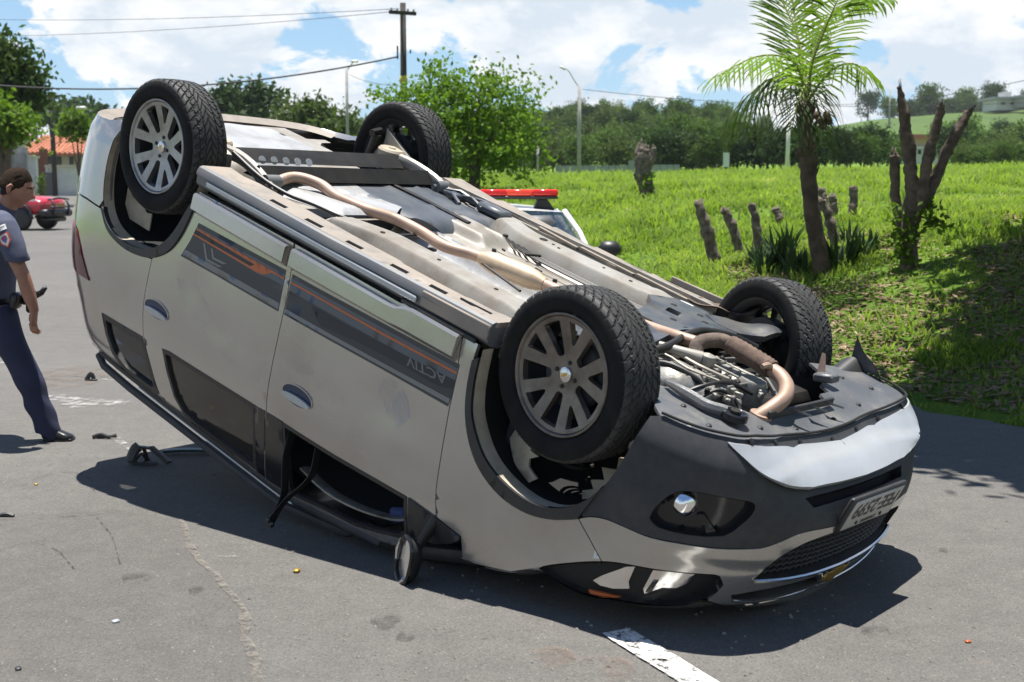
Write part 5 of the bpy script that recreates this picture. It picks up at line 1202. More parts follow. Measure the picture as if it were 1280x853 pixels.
def bank(c):
    c = np.asarray(c, float)
    return np.where(c < 0, -0.03, np.interp(c, [0, 0.25, 1, 3, 5, 7, 9, 14, 60, 140, 400, 900], [0.0, 0.05, 0.20, 0.72, 1.14, 1.30, 1.36, 1.42, 2.55, 3.4, 5.0, 8.0]))
def hill(x, y):
    """far hills behind the field, by bearing and distance"""
    D = np.hypot(x, y); px = 640 + 1575.6 * x / np.maximum(y, 1)
    top = np.interp(px, [-500, 60, 250, 420, 560, 680, 760, 820, 900, 1000, 1080, 1180, 1300, 1700], [9, 9, 8, 8, 8, 9.5, 11.5, 11, 12, 17, 22, 25, 27, 27])
    d0 = np.interp(px, [-500, 400, 650, 900, 1000, 1300, 1700], [170, 170, 165, 190, 230, 240, 240]); d1 = np.interp(px, [-500, 650, 900, 1000, 1300], [330, 300, 350, 560, 620])
    t = np.clip((D - d0) / (d1 - d0), 0, 1); t = t * t * (3 - 2 * t)
    return t * top
def H(x, y):
    x = np.asarray(x, float); y = np.asarray(y, float)
    c = (x - edge_x(y)) * 0.87
    z = bank(c)
    amp = np.clip(c / 2.0, 0, 1)
    z = z + amp * ((vnoise(x, y, 0.55, 1) - 0.5) * 0.16 + (vnoise(x, y, 1.7, 2) - 0.5) * 0.09)
    return z + hill(x, y)
def ground_at(u, v):
    """where a point of the photograph's ground lies in the place"""
    p = rad(PITCH); a = (u - 640) / 1575.6; b = (v - 426.5) / 1575.6
    d = np.array([a, cos(p) - b * sin(p), -sin(p) - b * cos(p)])
    ts = np.concatenate([np.linspace(2, 60, 1200), np.linspace(60, 700, 1600)])
    P = np.array([0, 0, CAM_H]) + ts[:, None] * d
    k = np.argmax(P[:, 2] < np.maximum(H(P[:, 0], P[:, 1]), 0.0))
    return Vector(P[k])
def foot(x, y): return Vector((x, y, float(max(H(x, y), 0.0))))
def px_at(u, D): return (u - 640) / 1575.6 * D

def land_mat():
    m = bpy.data.materials.new('meadow_soil'); m.use_nodes = True; nt = m.node_tree; N = nt.nodes.new; L = nt.links.new
    b = nt.nodes['Principled BSDF']; b.inputs['Roughness'].default_value = 0.95; b.inputs['Specular IOR Level'].default_value = 0.1
    tc = N('ShaderNodeTexCoord')
    def nz(s, d, r=0.6):
        n = N('ShaderNodeTexNoise'); n.inputs['Scale'].default_value = s; n.inputs['Detail'].default_value = d; n.inputs['Roughness'].default_value = r
        L(tc.outputs['Object'], n.inputs['Vector']); return n.outputs['Fac']
    r = N('ShaderNodeValToRGB'); e = r.color_ramp.elements
    e[0].position = 0.30; e[0].color = (0.045, 0.085, 0.014, 1); e[1].position = 0.74; e[1].color = (0.20, 0.175, 0.085, 1)
    q = e.new(0.47); q.color = (0.10, 0.18, 0.022, 1); q = e.new(0.58); q.color = (0.15, 0.235, 0.034, 1)
    mixf = N('ShaderNodeMath'); mixf.operation = 'MULTIPLY_ADD'; mixf.inputs[1].default_value = 0.5
    m2 = N('ShaderNodeMath'); m2.operation = 'MULTIPLY'; m2.inputs[1].default_value = 0.5
    L(nz(0.25, 4), m2.inputs[0]); L(nz(2.2, 8, 0.7), mixf.inputs[0]); L(m2.outputs[0], mixf.inputs[2])
    L(mixf.outputs[0], r.inputs[0]); L(r.outputs[0], b.inputs['Base Color'])
    bp = N('ShaderNodeBump'); bp.inputs['Strength'].default_value = 0.9; bp.inputs['Distance'].default_value = 0.08
    L(nz(6, 8, 0.75), bp.inputs['Height']); L(bp.outputs[0], b.inputs['Normal'])
    return m
GR_MAT = land_mat()
# near land on a fine grid, far land on a coarse polar grid reaching the horizon
def landgrid(name, X, Y, m):
    Z = H(X, Y); n = X.shape[1]
    I = (np.arange(X.shape[0] - 1)[:, None] * n + np.arange(n - 1)[None]).ravel()
    F = np.stack([I, I + n, I + n + 1, I + 1], 1)
    return fastmesh(name, np.stack([X, Y, Z], -1).reshape(-1, 3), F, m, None, True)
r_ = np.concatenate([np.linspace(0.5, 30, 150), np.geomspace(30.6, 2600, 150)])
a_ = np.concatenate([np.linspace(-180, -40, 36, endpoint=False), np.linspace(-40, 60, 240, endpoint=False), np.linspace(60, 180, 31)])
RR, AA = np.meshgrid(r_, np.radians(a_), indexing='ij')
LAND = landgrid('field', RR * np.sin(AA), RR * np.cos(AA), GR_MAT); props(LAND, kind='structure')

def road_mat():
    m = bpy.data.materials.new('asphalt'); m.use_nodes = True; nt = m.node_tree; N = nt.nodes.new; L = nt.links.new
    b = nt.nodes['Principled BSDF']; b.inputs['Roughness'].default_value = 0.85; b.inputs['Specular IOR Level'].default_value = 0.3
    tc = N('ShaderNodeTexCoord')
    def nz(s, d, r=0.6, dist=0.0):
        n = N('ShaderNodeTexNoise'); n.inputs['Scale'].default_value = s; n.inputs['Detail'].default_value = d; n.inputs['Roughness'].default_value = r; n.inputs['Distortion'].default_value = dist
        L(tc.outputs['Object'], n.inputs['Vector']); return n.outputs['Fac']
    def ramp(src, stops):
        r = N('ShaderNodeValToRGB'); e = r.color_ramp.elements
        e[0].position, e[0].color = stops[0][0], (*stops[0][1], 1); e[1].position, e[1].color = stops[-1][0], (*stops[-1][1], 1)
        for p, c in stops[1:-1]: q = e.new(p); q.color = (*c, 1)
        L(src, r.inputs[0]); return r.outputs[0]
    def mixc(a, c, f, mode='MIX'):
        n = N('ShaderNodeMix'); n.data_type = 'RGBA'; n.blend_type = mode
        L(a, n.inputs['A'])
        if isinstance(c, tuple): n.inputs['B'].default_value = (*c, 1)
        else: L(c, n.inputs['B'])
        if isinstance(f, float): n.inputs['Factor'].default_value = f
        else: L(f, n.inputs['Factor'])
        return n.outputs['Result']
    big = ramp(nz(0.35, 5), [(0.3, (0.106, 0.101, 0.0955)), (0.55, (0.122, 0.116, 0.109)), (0.75, (0.139, 0.132, 0.123))])
    vo = N('ShaderNodeTexVoronoi'); vo.inputs['Scale'].default_value = 165; L(tc.outputs['Object'], vo.inputs['Vector'])
    ag = ramp(vo.outputs['Color'], [(0.0, (0.64, 0.64, 0.64)), (0.5, (0.97, 0.97, 0.97)), (0.85, (1.06, 1.06, 1.05)), (1.0, (1.75, 1.72, 1.65))])
    c = mixc(big, ag, 1.0, 'MULTIPLY')
    fine = ramp(nz(900, 3), [(0.35, (0.72, 0.72, 0.72)), (0.65, (1.28, 1.28, 1.26))]); c = mixc(c, fine, 1.0, 'MULTIPLY')
    mid = ramp(nz(6, 7, 0.7), [(0.35, (0.90, 0.90, 0.90)), (0.65, (1.08, 1.075, 1.06))]); c = mixc(c, mid, 1.0, 'MULTIPLY')
    # reddish dust and dark oil spots
    c = mixc(c, (0.24, 0.18, 0.13), ramp(nz(0.9, 9, 0.75), [(0.60, (0, 0, 0)), (0.78, (0.45, 0.45, 0.45))]))
    c = mixc(c, (0.05, 0.05, 0.052), ramp(nz(7.5, 2, 0.4), [(0.77, (0, 0, 0)), (0.81, (0.6, 0.6, 0.6))]))
    # hairline cracks
    ve = N('ShaderNodeTexVoronoi'); ve.feature = 'DISTANCE_TO_EDGE'; ve.inputs['Scale'].default_value = 1.1
    dn = N('ShaderNodeMapping'); ad = N('ShaderNodeVectorMath'); ad.operation = 'ADD'
    nn = N('ShaderNodeTexNoise'); nn.inputs['Scale'].default_value = 2.2; nn.inputs['Detail'].default_value = 8; nn.inputs['Roughness'].default_value = .7
    L(tc.outputs['Object'], nn.inputs['Vector']); L(tc.outputs['Object'], ad.inputs[0]); L(nn.outputs['Color'], ad.inputs[1]); L(ad.outputs[0], ve.inputs['Vector'])
    cr = ramp(ve.outputs['Distance'], [(0.0, (0.6, 0.6, 0.6)), (0.006, (0, 0, 0))])
    mk = ramp(nz(0.4, 3), [(0.50, (0, 0, 0)), (0.60, (1, 1, 1))])
    mm = N('ShaderNodeMix'); mm.data_type = 'RGBA'; mm.blend_type = 'MULTIPLY'; mm.inputs['Factor'].default_value = 1; L(cr, mm.inputs['A']); L(mk, mm.inputs['B'])
    c = mixc(c, (0.035, 0.033, 0.03), mm.outputs['Result'])
    L(c, b.inputs['Base Color'])
    bp = N('ShaderNodeBump'); bp.inputs['Strength'].default_value = 0.55; bp.inputs['Distance'].default_value = 0.006
    L(nz(240, 4, 0.7), bp.inputs['Height']); L(bp.outputs[0], b.inputs['Normal'])
    return m
# road: a slightly ragged right edge against the grass
ye = np.concatenate([np.linspace(-60, -12.2, 30), np.linspace(-12, 30, 420), np.linspace(31, 220, 90)])
xe = edge_x(ye) - 0.02 + (vnoise(ye * 0, ye, 2.3, 5) - .5) * 0.22 + (vnoise(ye * 0, ye, 7.0, 6) - .5) * 0.10
xl = edge_x(ye) - np.interp(ye, [-60, -12, 25, 60, 120, 220], [110, 70, 45, 34, 50, 70])
V = np.concatenate([np.stack([xl, ye, 0 * ye], 1), np.stack([xe, ye, 0 * ye + 0.004], 1)]); n = len(ye)
F = np.stack([np.arange(n - 1), np.arange(n - 1) + n, np.arange(1, n) + n, np.arange(1, n)], 1)
ROAD = fastmesh('road', V, F, road_mat(), None, True); props(ROAD, kind='structure')
yv = np.concatenate([np.linspace(-60, 60, 60), np.linspace(66, 300, 40)]); xa = np.interp(yv, ye, xl); V = np.concatenate([np.stack([xa - 2300, yv, 0 * yv - .005], 1), np.stack([xa + .3, yv, 0 * yv - .002], 1)]); n = len(yv)
F = np.stack([np.arange(n - 1), np.arange(n - 1) + n, np.arange(1, n) + n, np.arange(1, n)], 1)
props(fastmesh('unseen_dirt_ground', V, F, mat('unseen_packed_dirt', (.19, .165, .135), .95, 0, (.14, .12, .10), .4, bump=.3, bscale=6), None, True), kind='structure')  # unseen ground added left of the road; keeps green out of the car's reflections

def worn(name, col, lo, hi, scale=14.0, col2=None, seed=0.0, rough=0.9, amax=1.0):
    m = mat(name, col, rough, 0, col2, 40.0, spec=0.2); nt = m.node_tree; N = nt.nodes.new; L = nt.links.new
    tc = N('ShaderNodeTexCoord'); mp = N('ShaderNodeMapping'); mp.inputs['Location'].default_value = (seed, seed, 0); L(tc.outputs['Object'], mp.inputs[0])
    n = N('ShaderNodeTexNoise'); n.inputs['Scale'].default_value = scale; n.inputs['Detail'].default_value = 9; n.inputs['Roughness'].default_value = 0.72
    L(mp.outputs[0], n.inputs['Vector'])
    r = N('ShaderNodeMapRange'); r.inputs['From Min'].default_value = lo; r.inputs['From Max'].default_value = hi; r.inputs['To Max'].default_value = amax
    L(n.outputs['Fac'], r.inputs[0]); L(r.outputs[0], nt.nodes['Principled BSDF'].inputs['Alpha'])
    return m
def gp(u, v):
    q = ground_at(u, v); return (q.x, q.y)
def ribbon(name, pts, w, m, z=0.008, jitter=0.0, kind=None, parent=None):
    pts = [np.array(p, float) for p in pts]; V = []; F = []
    for i, p in enumerate(pts):
        t = pts[min(i + 1, len(pts) - 1)] - pts[max(i - 1, 0)]; t /= np.linalg.norm(t); nrm = np.array([-t[1], t[0]])
        ww = (w if isinstance(w, (int, float)) else w[i])
        a = p + nrm * ww / 2 * (1 + jitter * RNG.uniform(-1, 1)); b = p - nrm * ww / 2 * (1 + jitter * RNG.uniform(-1, 1))
        V += [(a[0], a[1], z + .004), (b[0], b[1], z + .004)]
    for i in range(len(pts) - 1): F.append((2 * i, 2 * i + 1, 2 * i + 3, 2 * i + 2))
    o = mesh(name, V, F, m, parent, False)
    return o
a, b = np.array(gp(770, 797)), np.array(gp(858, 853)); d = (b - a) / np.linalg.norm(b - a)
pts = [a + d * t for t in np.linspace(0, 2.2, 30)]
ribbon('lane_marking', pts, 0.115, worn('worn_white_paint', (0.66, 0.65, 0.62), 0.40, 0.50, 26.0, (0.50, 0.49, 0.46)), 0.0075, 0.05, parent=ROAD)
a2 = a - d * 3.1
ribbon('lane_marking', [a2 - d * t for t in np.linspace(0, 2.2, 12)], 0.115, worn('worn_white_paint', (0.66, 0.65, 0.62), 0.40, 0.50, 26.0, (0.50, 0.49, 0.46)), 0.0075, 0.05, parent=ROAD)
ov = bpy.data.materials['asphalt'].copy(); ov.name = 'asphalt_overlay'
for nd in ov.node_tree.nodes:      # the older, smoother and slightly darker lift of asphalt left of the crack
    if nd.type == 'VALTORGB' and abs(nd.color_ramp.elements[0].color[0] - 0.106) < 1e-3:
        for e in nd.color_ramp.elements: c = e.color; e.color = (c[0] * .90, c[1] * .885, c[2] * .885, 1)
pp = [gp(226, 655), gp(236, 682), gp(250, 705), gp(268, 722), gp(284, 742), gp(300, 762), gp(308, 785), gp(306, 803), gp(318, 826), gp(322, 853), gp(330, 900)]
pp = smooth_path(pp, 3) + [gp(-300, 900), gp(-200, 640), gp(60, 646), gp(140, 640)]
Q, T, Bl = triangulate([[tuple(q) for q in pp]], 0)
mesh('asphalt_patch', [(q[0], q[1], .0062) for q in Q], [tuple(t) for t in T], ov, ROAD, False)
cm = worn('crack_filling', (0.24, 0.215, 0.18), 0.40, 0.66, 24.0, (0.18, 0.165, 0.145), amax=0.7)
crk = smooth_path([gp(226, 655), gp(236, 682), gp(250, 705), gp(268, 722), gp(284, 742), (gp(300, 762)), gp(308, 785), gp(306, 803), gp(318, 826), gp(322, 853), gp(330, 880)], 4)
ribbon('crack', crk, [0.022 + 0.012 * sin(i * .9) ** 2 + 0.022 * (i > 20) * sin(i * .45) ** 2 for i in range(len(crk))], cm, 0.0072, 0.35, parent=ROAD)
cd = worn('crack_dark', (0.06, 0.058, 0.055), 0.44, 0.62, 20.0)
for pl in ([(0, 655), (40, 652), (85, 650), (130, 648), (185, 640), (228, 632)], [(28, 612), (50, 600), (78, 592), (110, 600), (118, 618)], [(120, 650), (140, 675), (150, 710)], [(0, 690), (35, 684), (70, 690), (95, 720)], [(60, 585), (100, 575), (150, 580)], [(1150, 570), (1200, 568), (1280, 572)]):
    q = smooth_path([gp(*k) for k in pl], 5); ribbon('crack', q, 0.006, cd, 0.0076, 0.7, parent=ROAD)
ch = worn('chalk_mark', (0.72, 0.71, 0.68), 0.46, 0.70, 13.0, seed=3.0, amax=0.42)
for pl, w in (([(124, 476), (140, 477), (165, 477)], 0.04), ([(60, 497), (95, 503), (125, 506), (160, 507)], 0.20), ([(86, 506), (100, 513)], 0.10), ([(142, 550), (158, 560), (172, 567)], 0.06), ([(0, 455), (12, 457)], 0.08), ([(270, 556), (276, 556)], 0.05), ([(265, 702), (295, 702)], 0.02)):
    q = smooth_path([gp(*k) for k in pl], 5); ribbon('chalk_mark', q, w, ch, 0.0085, 0.4, parent=ROAD)
ol = worn('oil_stain', (0.045, 0.043, 0.042), 0.42, 0.60, 9.0, seed=5.0, amax=0.45)
for u, v, r in ((170, 730, 0.06), (483, 783, 0.05), (505, 800, 0.03), (245, 745, 0.03), (1098, 797, 0.05), (1180, 690, .02)):
    c = gp(u, v); mesh('oil_stain', [(c[0] + r * (1 + .25 * sin(3 * q + u)) * cos(q), c[1] + r * 1.3 * (1 + .2 * cos(2 * q + v)) * sin(q), 0.0121) for q in np.linspace(0, 2 * pi, 24, endpoint=False)], [tuple(range(24))], ol, ROAD, False)
rdm = worn('red_dust', (0.20, 0.135, 0.10), 0.44, 0.75, 6.0, seed=9.0, amax=0.5)
for u, v, r in ((100, 468, 0.35), (75, 480, 0.3), (755, 840, 0.10), (690, 825, 0.08)):
    c = gp(u, v); mesh('dust_patch', [(c[0] + r * cos(q), c[1] + r * 1.2 * sin(q), 0.0128) for q in np.linspace(0, 2 * pi, 20, endpoint=False)], [tuple(range(20))], rdm, ROAD, False)
# grit
V = []; F = []
for k in range(420):
    u = RNG.uniform(-20, 1300); v = 853 - (RNG.random() ** 1.6) * 300
    p_ = rad(PITCH); bb = (v - 426.5) / 1575.6; t = CAM_H / (sin(p_) + bb * cos(p_)); c = ((u - 640) / 1575.6 * t, t * (cos(p_) - bb * sin(p_)))
    if c[0] > edge_x(c[1]) - .05: continue
    s = RNG.uniform(0.0025, 0.008); o = len(V)
    V += [(c[0] + s * a, c[1] + s * b, 0.004 + s * e) for a, b, e in ((-1, -.6, 0), (1, -.8, 0), (.8, 1, 0), (-.9, .7, 0), (-.4, -.2, .9), (.5, .3, .8))]
    F += [(o, o + 1, o + 4), (o + 1, o + 2, o + 5), (o + 1, o + 5, o + 4), (o + 2, o + 3, o + 5), (o + 3, o + 4, o + 5), (o + 3, o, o + 4)]
props(mesh('grit', V, F, mat('grit', (0.26, 0.23, 0.19), 0.9, 0, (0.10, 0.095, 0.09), 6.0), None, False), kind='stuff')
# ------------------------------------------------------------------ vegetation
def leaf_mat(name, c1, c2, scale=1.2, trans=0.25, c3=None):
    m = bpy.data.materials.new(name); m.use_nodes = True; nt = m.node_tree; N = nt.nodes.new; L = nt.links.new
    nt.nodes.remove(nt.nodes['Principled BSDF']); out = nt.nodes['Material Output']
    tc = N('ShaderNodeTexCoord'); n = N('ShaderNodeTexNoise'); n.inputs['Scale'].default_value = scale; n.inputs['Detail'].default_value = 6; n.inputs['Roughness'].default_value = 0.7
    L(tc.outputs['Object'], n.inputs['Vector'])
    r = N('ShaderNodeValToRGB'); e = r.color_ramp.elements; e[0].position = 0.36; e[0].color = (*c1, 1); e[1].position = 0.64; e[1].color = (*c2, 1)
    if c3: q = e.new(0.70); q.color = (*c3, 1)
    L(n.outputs['Fac'], r.inputs[0])
    oi = N('ShaderNodeObjectInfo'); mr = N('ShaderNodeMapRange'); mr.inputs['To Min'].default_value = 0.72; mr.inputs['To Max'].default_value = 1.35; L(oi.outputs['Random'], mr.inputs[0])
    vb = N('ShaderNodeVectorMath'); vb.operation = 'SCALE'; L(r.outputs[0], vb.inputs[0]); L(mr.outputs[0], vb.inputs['Scale'])
    d = N('ShaderNodeBsdfPrincipled'); d.inputs['Roughness'].default_value = 0.7; d.inputs['Specular IOR Level'].default_value = 0.15; L(vb.outputs[0], d.inputs['Base Color'])
    t = N('ShaderNodeBsdfTranslucent'); hs = N('ShaderNodeMix'); hs.data_type = 'RGBA'; hs.blend_type = 'MULTIPLY'; hs.inputs['Factor'].default_value = 1
    L(vb.outputs[0], hs.inputs['A']); hs.inputs['B'].default_value = (1.5, 1.6, 0.7, 1); L(hs.outputs['Result'], t.inputs['Color'])
    mx_ = N('ShaderNodeMixShader'); mx_.inputs[0].default_value = trans; L(d.outputs[0], mx_.inputs[1]); L(t.outputs[0], mx_.inputs[2]); L(mx_.outputs[0], out.inputs[0])
    return m
LM = dict(
    bright=leaf_mat('leaf_fresh_green', (0.070, 0.130, 0.016), (0.135, 0.215, 0.030), 1.4, 0.38),
    mid=leaf_mat('leaf_mid_green', (0.042, 0.080, 0.018), (0.085, 0.135, 0.030), 0.6, 0.28),
    dark=leaf_mat('leaf_dark_green', (0.024, 0.047, 0.018), (0.045, 0.078, 0.026), 0.5, 0.22),
    olive=leaf_mat('leaf_olive_green', (0.060, 0.095, 0.030), (0.105, 0.145, 0.045), 0.5, 0.28),
    palm=leaf_mat('palm_leaf', (0.085, 0.155, 0.022), (0.17, 0.26, 0.045), 1.5, 0.4),
    palmdark=leaf_mat('palm_leaf_old', (0.030, 0.055, 0.014), (0.06, 0.095, 0.025), 1.5, 0.25),
    grass=leaf_mat('grass_blade', (0.095, 0.155, 0.026), (0.215, 0.285, 0.062), 0.9, 0.45, (0.42, 0.37, 0.20)),
    agave=leaf_mat('agave_leaf', (0.022, 0.045, 0.020), (0.045, 0.080, 0.032), 3.0, 0.1))
BARK = mat('bark_brown', (0.150, 0.112, 0.082), 0.95, 0, (0.070, 0.052, 0.040), 14.0, bump=1.0, bscale=45)
BARK_PALM = mat('palm_bark', (0.115, 0.080, 0.058), 0.95, 0, (0.050, 0.035, 0.027), 7.0, bump=0.9, bscale=30)
BARK_GREY = mat('bark_grey', (0.205, 0.168, 0.132), 0.95, 0, (0.075, 0.058, 0.045), 14.0, bump=0.8, bscale=35)
def leaf_quads(C, size, rng, droop=0.0, aspect=0.55):
    """one folded leaf-shaped quad per centre"""
    n = len(C); s = size * rng.uniform(0.6, 1.35, n)[:, None]
    d = rng.normal(size=(n, 3)); d[:, 2] -= droop; d /= np.linalg.norm(d, axis=1)[:, None]
    w = np.cross(d, rng.normal(size=(n, 3))); w /= np.linalg.norm(w, axis=1)[:, None]
    V = np.stack([C - d * s * .5, C + w * s * aspect * .5, C + d * s * .5, C - w * s * aspect * .5], 1).reshape(-1, 3)
    F = np.arange(n * 4).reshape(n, 4)
    return V, F
def crown_points(blobs, n, rng, shell=0.55, clump=0.0, csize=0.3):
    """points inside overlapping ellipsoids, denser towards their skins, gathered into sprays"""
    vol = np.array([b[1][0] * b[1][1] * b[1][2] for b in blobs]) ** .75; cnt = (vol / vol.sum() * n).astype(int) + 1
    out = []
    for (c, r), k in zip(blobs, cnt):
        m = max(1, int(k * (1 - clump) / 1)) if clump == 0 else max(1, int(k / 14))
        d = rng.normal(size=(m, 3)); d /= np.linalg.norm(d, axis=1)[:, None]
        rad_ = (shell + (1 - shell) * rng.random(m)) * (1 + 0.22 * rng.normal(size=m) * (clump > 0))
        p = np.array(c) + d * rad_[:, None] * np.array(r)
        if clump > 0: p = np.repeat(p, 14, 0) + rng.normal(size=(m * 14, 3)) * csize * np.array([1, 1, .6])
        out.append(p)
    return np.concatenate(out)
def tree(name, loc, blobs, n, size, lm, label, trunk, group=None, bark=None, droop=0.2, clump=1, csize=0.3, cat='tree', seed=1):
    """trunk: list of tubes [(points, radii)] in local coordinates"""
    rng = np.random.default_rng(seed); t = empty(name, loc); props(t, label, cat, group)
    mb = MB()
    for pts, r in trunk: mb.tube(pts, r, 8)
    mb.build('trunk', bark or BARK, t)
    C = crown_points(blobs, n, rng, 0.45, clump, csize); V, F = leaf_quads(C, size, rng, droop)
    fastmesh('crown', V, F, lm, t, False)
    return t
def copy_tree(o, loc, rz, s):
    c = o.copy(); COL.objects.link(c); c.location = loc; c.rotation_euler = (0, 0, rz); c.scale = s if isinstance(s, tuple) else (s, s, s)
    for ch in o.children:
        d = ch.copy(); COL.objects.link(d); d.parent = c
    return c

# leafy tree behind the wreck
L0 = ground_at(592, 236); L0 = Vector((px_at(592, 34), 34, float(H(px_at(592, 34), 34))))
sx = 34 / 1575.6
def bl(u, v, ru, rv): return (((u - 592) * sx, 0.2 * sin(u), (232 - v) * sx), (ru * sx, ru * sx * .9, rv * sx))
tree('leafy_tree', L0, [bl(560, 130, 55, 42), bl(610, 120, 60, 45), bl(650, 145, 32, 45), bl(520, 118, 42, 22), bl(560, 90, 30, 22), bl(600, 175, 70, 40), bl(640, 180, 45, 30), bl(535, 160, 40, 40), bl(545, 75, 14, 14), bl(620, 95, 25, 18), bl(570, 215, 30, 18), bl(478, 112, 16, 10)], 11000, 0.135, LM['bright'], 'bushy bright green tree rising right behind the wreck', [([(0, 0, -.2), (0.05, 0, .6), (-.05, 0, 1.2), (-.3, .1, 2.2)], [.17, .15, .13, .05]), ([(0, 0, .8), (.5, .1, 1.5), (.9, .1, 2.2)], [.11, .08, .03]), ([(0, 0, 1.0), (-.5, 0, 1.6), (-1.0, .1, 2.4)], [.1, .07, .03]), ([(0, 0, 1.1), (.1, .2, 2.0), (.2, .2, 2.9)], [.09, .06, .02])], clump=1, csize=.17, seed=3)
# big tree at the far left and its neighbours over the wall
def scr(u0, v0, D):
    s = D / 1575.6
    return lambda u, v, ru, rv, dy=0.0: (((u - u0) * s, dy, (v0 - v) * s), (ru * s, ru * s, rv * s))
def spot(u, D): x = px_at(u, D); return Vector((x, D, float(max(H(x, D), 0.0))))
def zpx(v, D): return CAM_H - D * math.tan(rad(PITCH) + math.atan((v - 426.5) / 1575.6))
def vfoot(D, z): return 426.5 + 1575.6 * math.tan(math.atan((CAM_H - z) / D) - rad(PITCH))
def stree(name, u, D, blobs, n, size, lm, label, seed, csize=.5, group=None, tr=0.3, cat='tree', bark=None):
    p = spot(u, D); v0 = vfoot(D, p.z); f = scr(u, v0, D); bb = [f(*b) for b in blobs]
    top = max(b[0][2] for b in bb)
    br = [([(0, 0, -.3), (0.1, 0, top * .4), (0, 0, top * .75)], [tr, tr * .8, tr * .35])] + [([(0, 0, top * .35), (b[0][0] * .6, b[0][1], b[0][2] * .75), b[0]], [tr * .6, tr * .35, tr * .12]) for b in bb]
    return tree(name, p, bb, n, size, lm, label, br, group=group, clump=1, csize=csize, seed=seed, cat=cat, bark=bark)
stree('tall_tree', 12, 62, [(5, 70, 30, 22), (30, 95, 28, 28), (-20, 90, 30, 40), (40, 125, 22, 20), (10, 135, 34, 24), (-15, 150, 34, 30), (48, 110, 16, 14)], 9000, 0.34, LM['mid'], 'tall tree with open crown at the far left above the walls', 5, .45)
stree('spreading_tree', 5, 52, [(10, 152, 32, 16), (-20, 140, 30, 22), (28, 165, 22, 12), (-5, 172, 26, 14)], 4500, 0.26, LM['bright'], 'low light green tree leaning over the grey wall', 6, .35)
stree('street_tree', 103, 78, [(103, 152, 14, 11), (95, 166, 10, 9), (111, 165, 9, 10)], 1500, 0.30, LM['bright'], 'thin young street tree in front of the tiled roof', 7, .35, tr=.10)
stree('dark_tree', 310, 150, [(290, 132, 22, 24), (330, 128, 22, 22), (308, 150, 40, 18)], 4200, 0.8, LM['dark'], 'dark dense tree just right of the raised rear wheel', 8, .9)
stree('rounded_tree', 402, 115, [(395, 145, 30, 20), (372, 155, 26, 16), (425, 158, 26, 18), (400, 165, 50, 14), (440, 165, 18, 14)], 4600, 0.55, LM['olive'], 'pale rounded tree beside the concrete lamp pole', 9, .7)
for k, (u, D, b) in enumerate([(70, 210, [(75, 142, 30, 12)]), (118, 230, [(112, 142, 22, 12)]), (30, 190, [(20, 130, 40, 25)]), (160, 220, [(160, 150, 40, 10)])]):
    stree('backdrop_tree', u, D, b, 1500, 1.1, LM['dark'], ['dark broad tree behind the tiled house roof', 'dark tree top seen over the street tree', 'dark tree mass behind the tall open tree', 'low dark tree hidden behind the raised bumper'][k], 20 + k, 1.0)

# distant wood: templates, then copies
def far_template(seed, lm, h=9.0, w=4.5):
    rng = np.random.default_rng(seed); bb = [((rng.uniform(-.4, .4) * w, rng.uniform(-.4, .4) * w, h * rng.uniform(.45, .8)), (w * rng.uniform(.5, .8), w * rng.uniform(.5, .8), h * rng.uniform(.2, .32))) for _ in range(6)] + [((0, 0, h * .45), (w * .9, w * .9, h * .3))]
    return tree('wood_tree', (0, 0, 0), bb, 2600, 0.62, lm, 'round topped tree in the distant wood', [([(0, 0, -1), (0, 0, h * .6)], [.3, .15])], clump=1, csize=.6, seed=seed)
temps = [far_template(101, LM['mid']), far_template(102, LM['dark']), far_template(103, LM['olive']), far_template(104, LM['mid'], 10, 4), far_template(105, LM['dark'], 8, 5)]
used = [False] * 5
def place_far(u, D, s, k, label, group, name='wood_tree'):
    x = px_at(u, D); p = (x, D, float(H(x, D)) - .2)
    rz = RNG.uniform(0, 6.28); sc_ = (s * RNG.uniform(.85, 1.15), s * RNG.uniform(.85, 1.15), s * RNG.uniform(.85, 1.15))
    c = copy_tree(temps[k], p, rz, sc_); c.name = name
    props(c, label, 'tree', group); return c
# the wooded hill in the middle
for i in range(276):
    u = 440 + (i % 46) * 10.3 + RNG.uniform(-6, 6); t = (i // 46 + RNG.uniform(.1, .9)) / 6; D = 150 + t * 205
    place_far(u, D, RNG.uniform(.36, .66) * (1.0 + .35 * t), int(RNG.choice([0, 1, 2, 3, 2, 0, 2])), 'round topped tree of the wooded hill behind the field', 'trees of the wooded hill')
# darker hedge row along the field's far edge
for i in range(58):
    u = 815 + i * 8.2 + RNG.uniform(-3, 3); D = RNG.uniform(118, 138) + (12 if u > 1100 else 0)
    if 1128 < u < 1188: continue
    place_far(u, D, RNG.uniform(.40, .52) if u < 1110 else RNG.uniform(.28, .36), int(RNG.choice([1, 4, 1, 0])) if u < 1110 else int(RNG.choice([0, 2])), 'dense tree of the dark row along the far edge of the field', 'trees along the far edge of the field', 'hedge_tree')
for i in range(30):   # the row goes on beyond the frame
    place_far(1300 + i * 22 + RNG.uniform(-8, 8), RNG.uniform(125, 165), RNG.uniform(.32, .5), int(RNG.choice([0, 2, 1])), 'dense tree of the dark row along the far edge of the field', 'trees along the far edge of the field', 'hedge_tree')
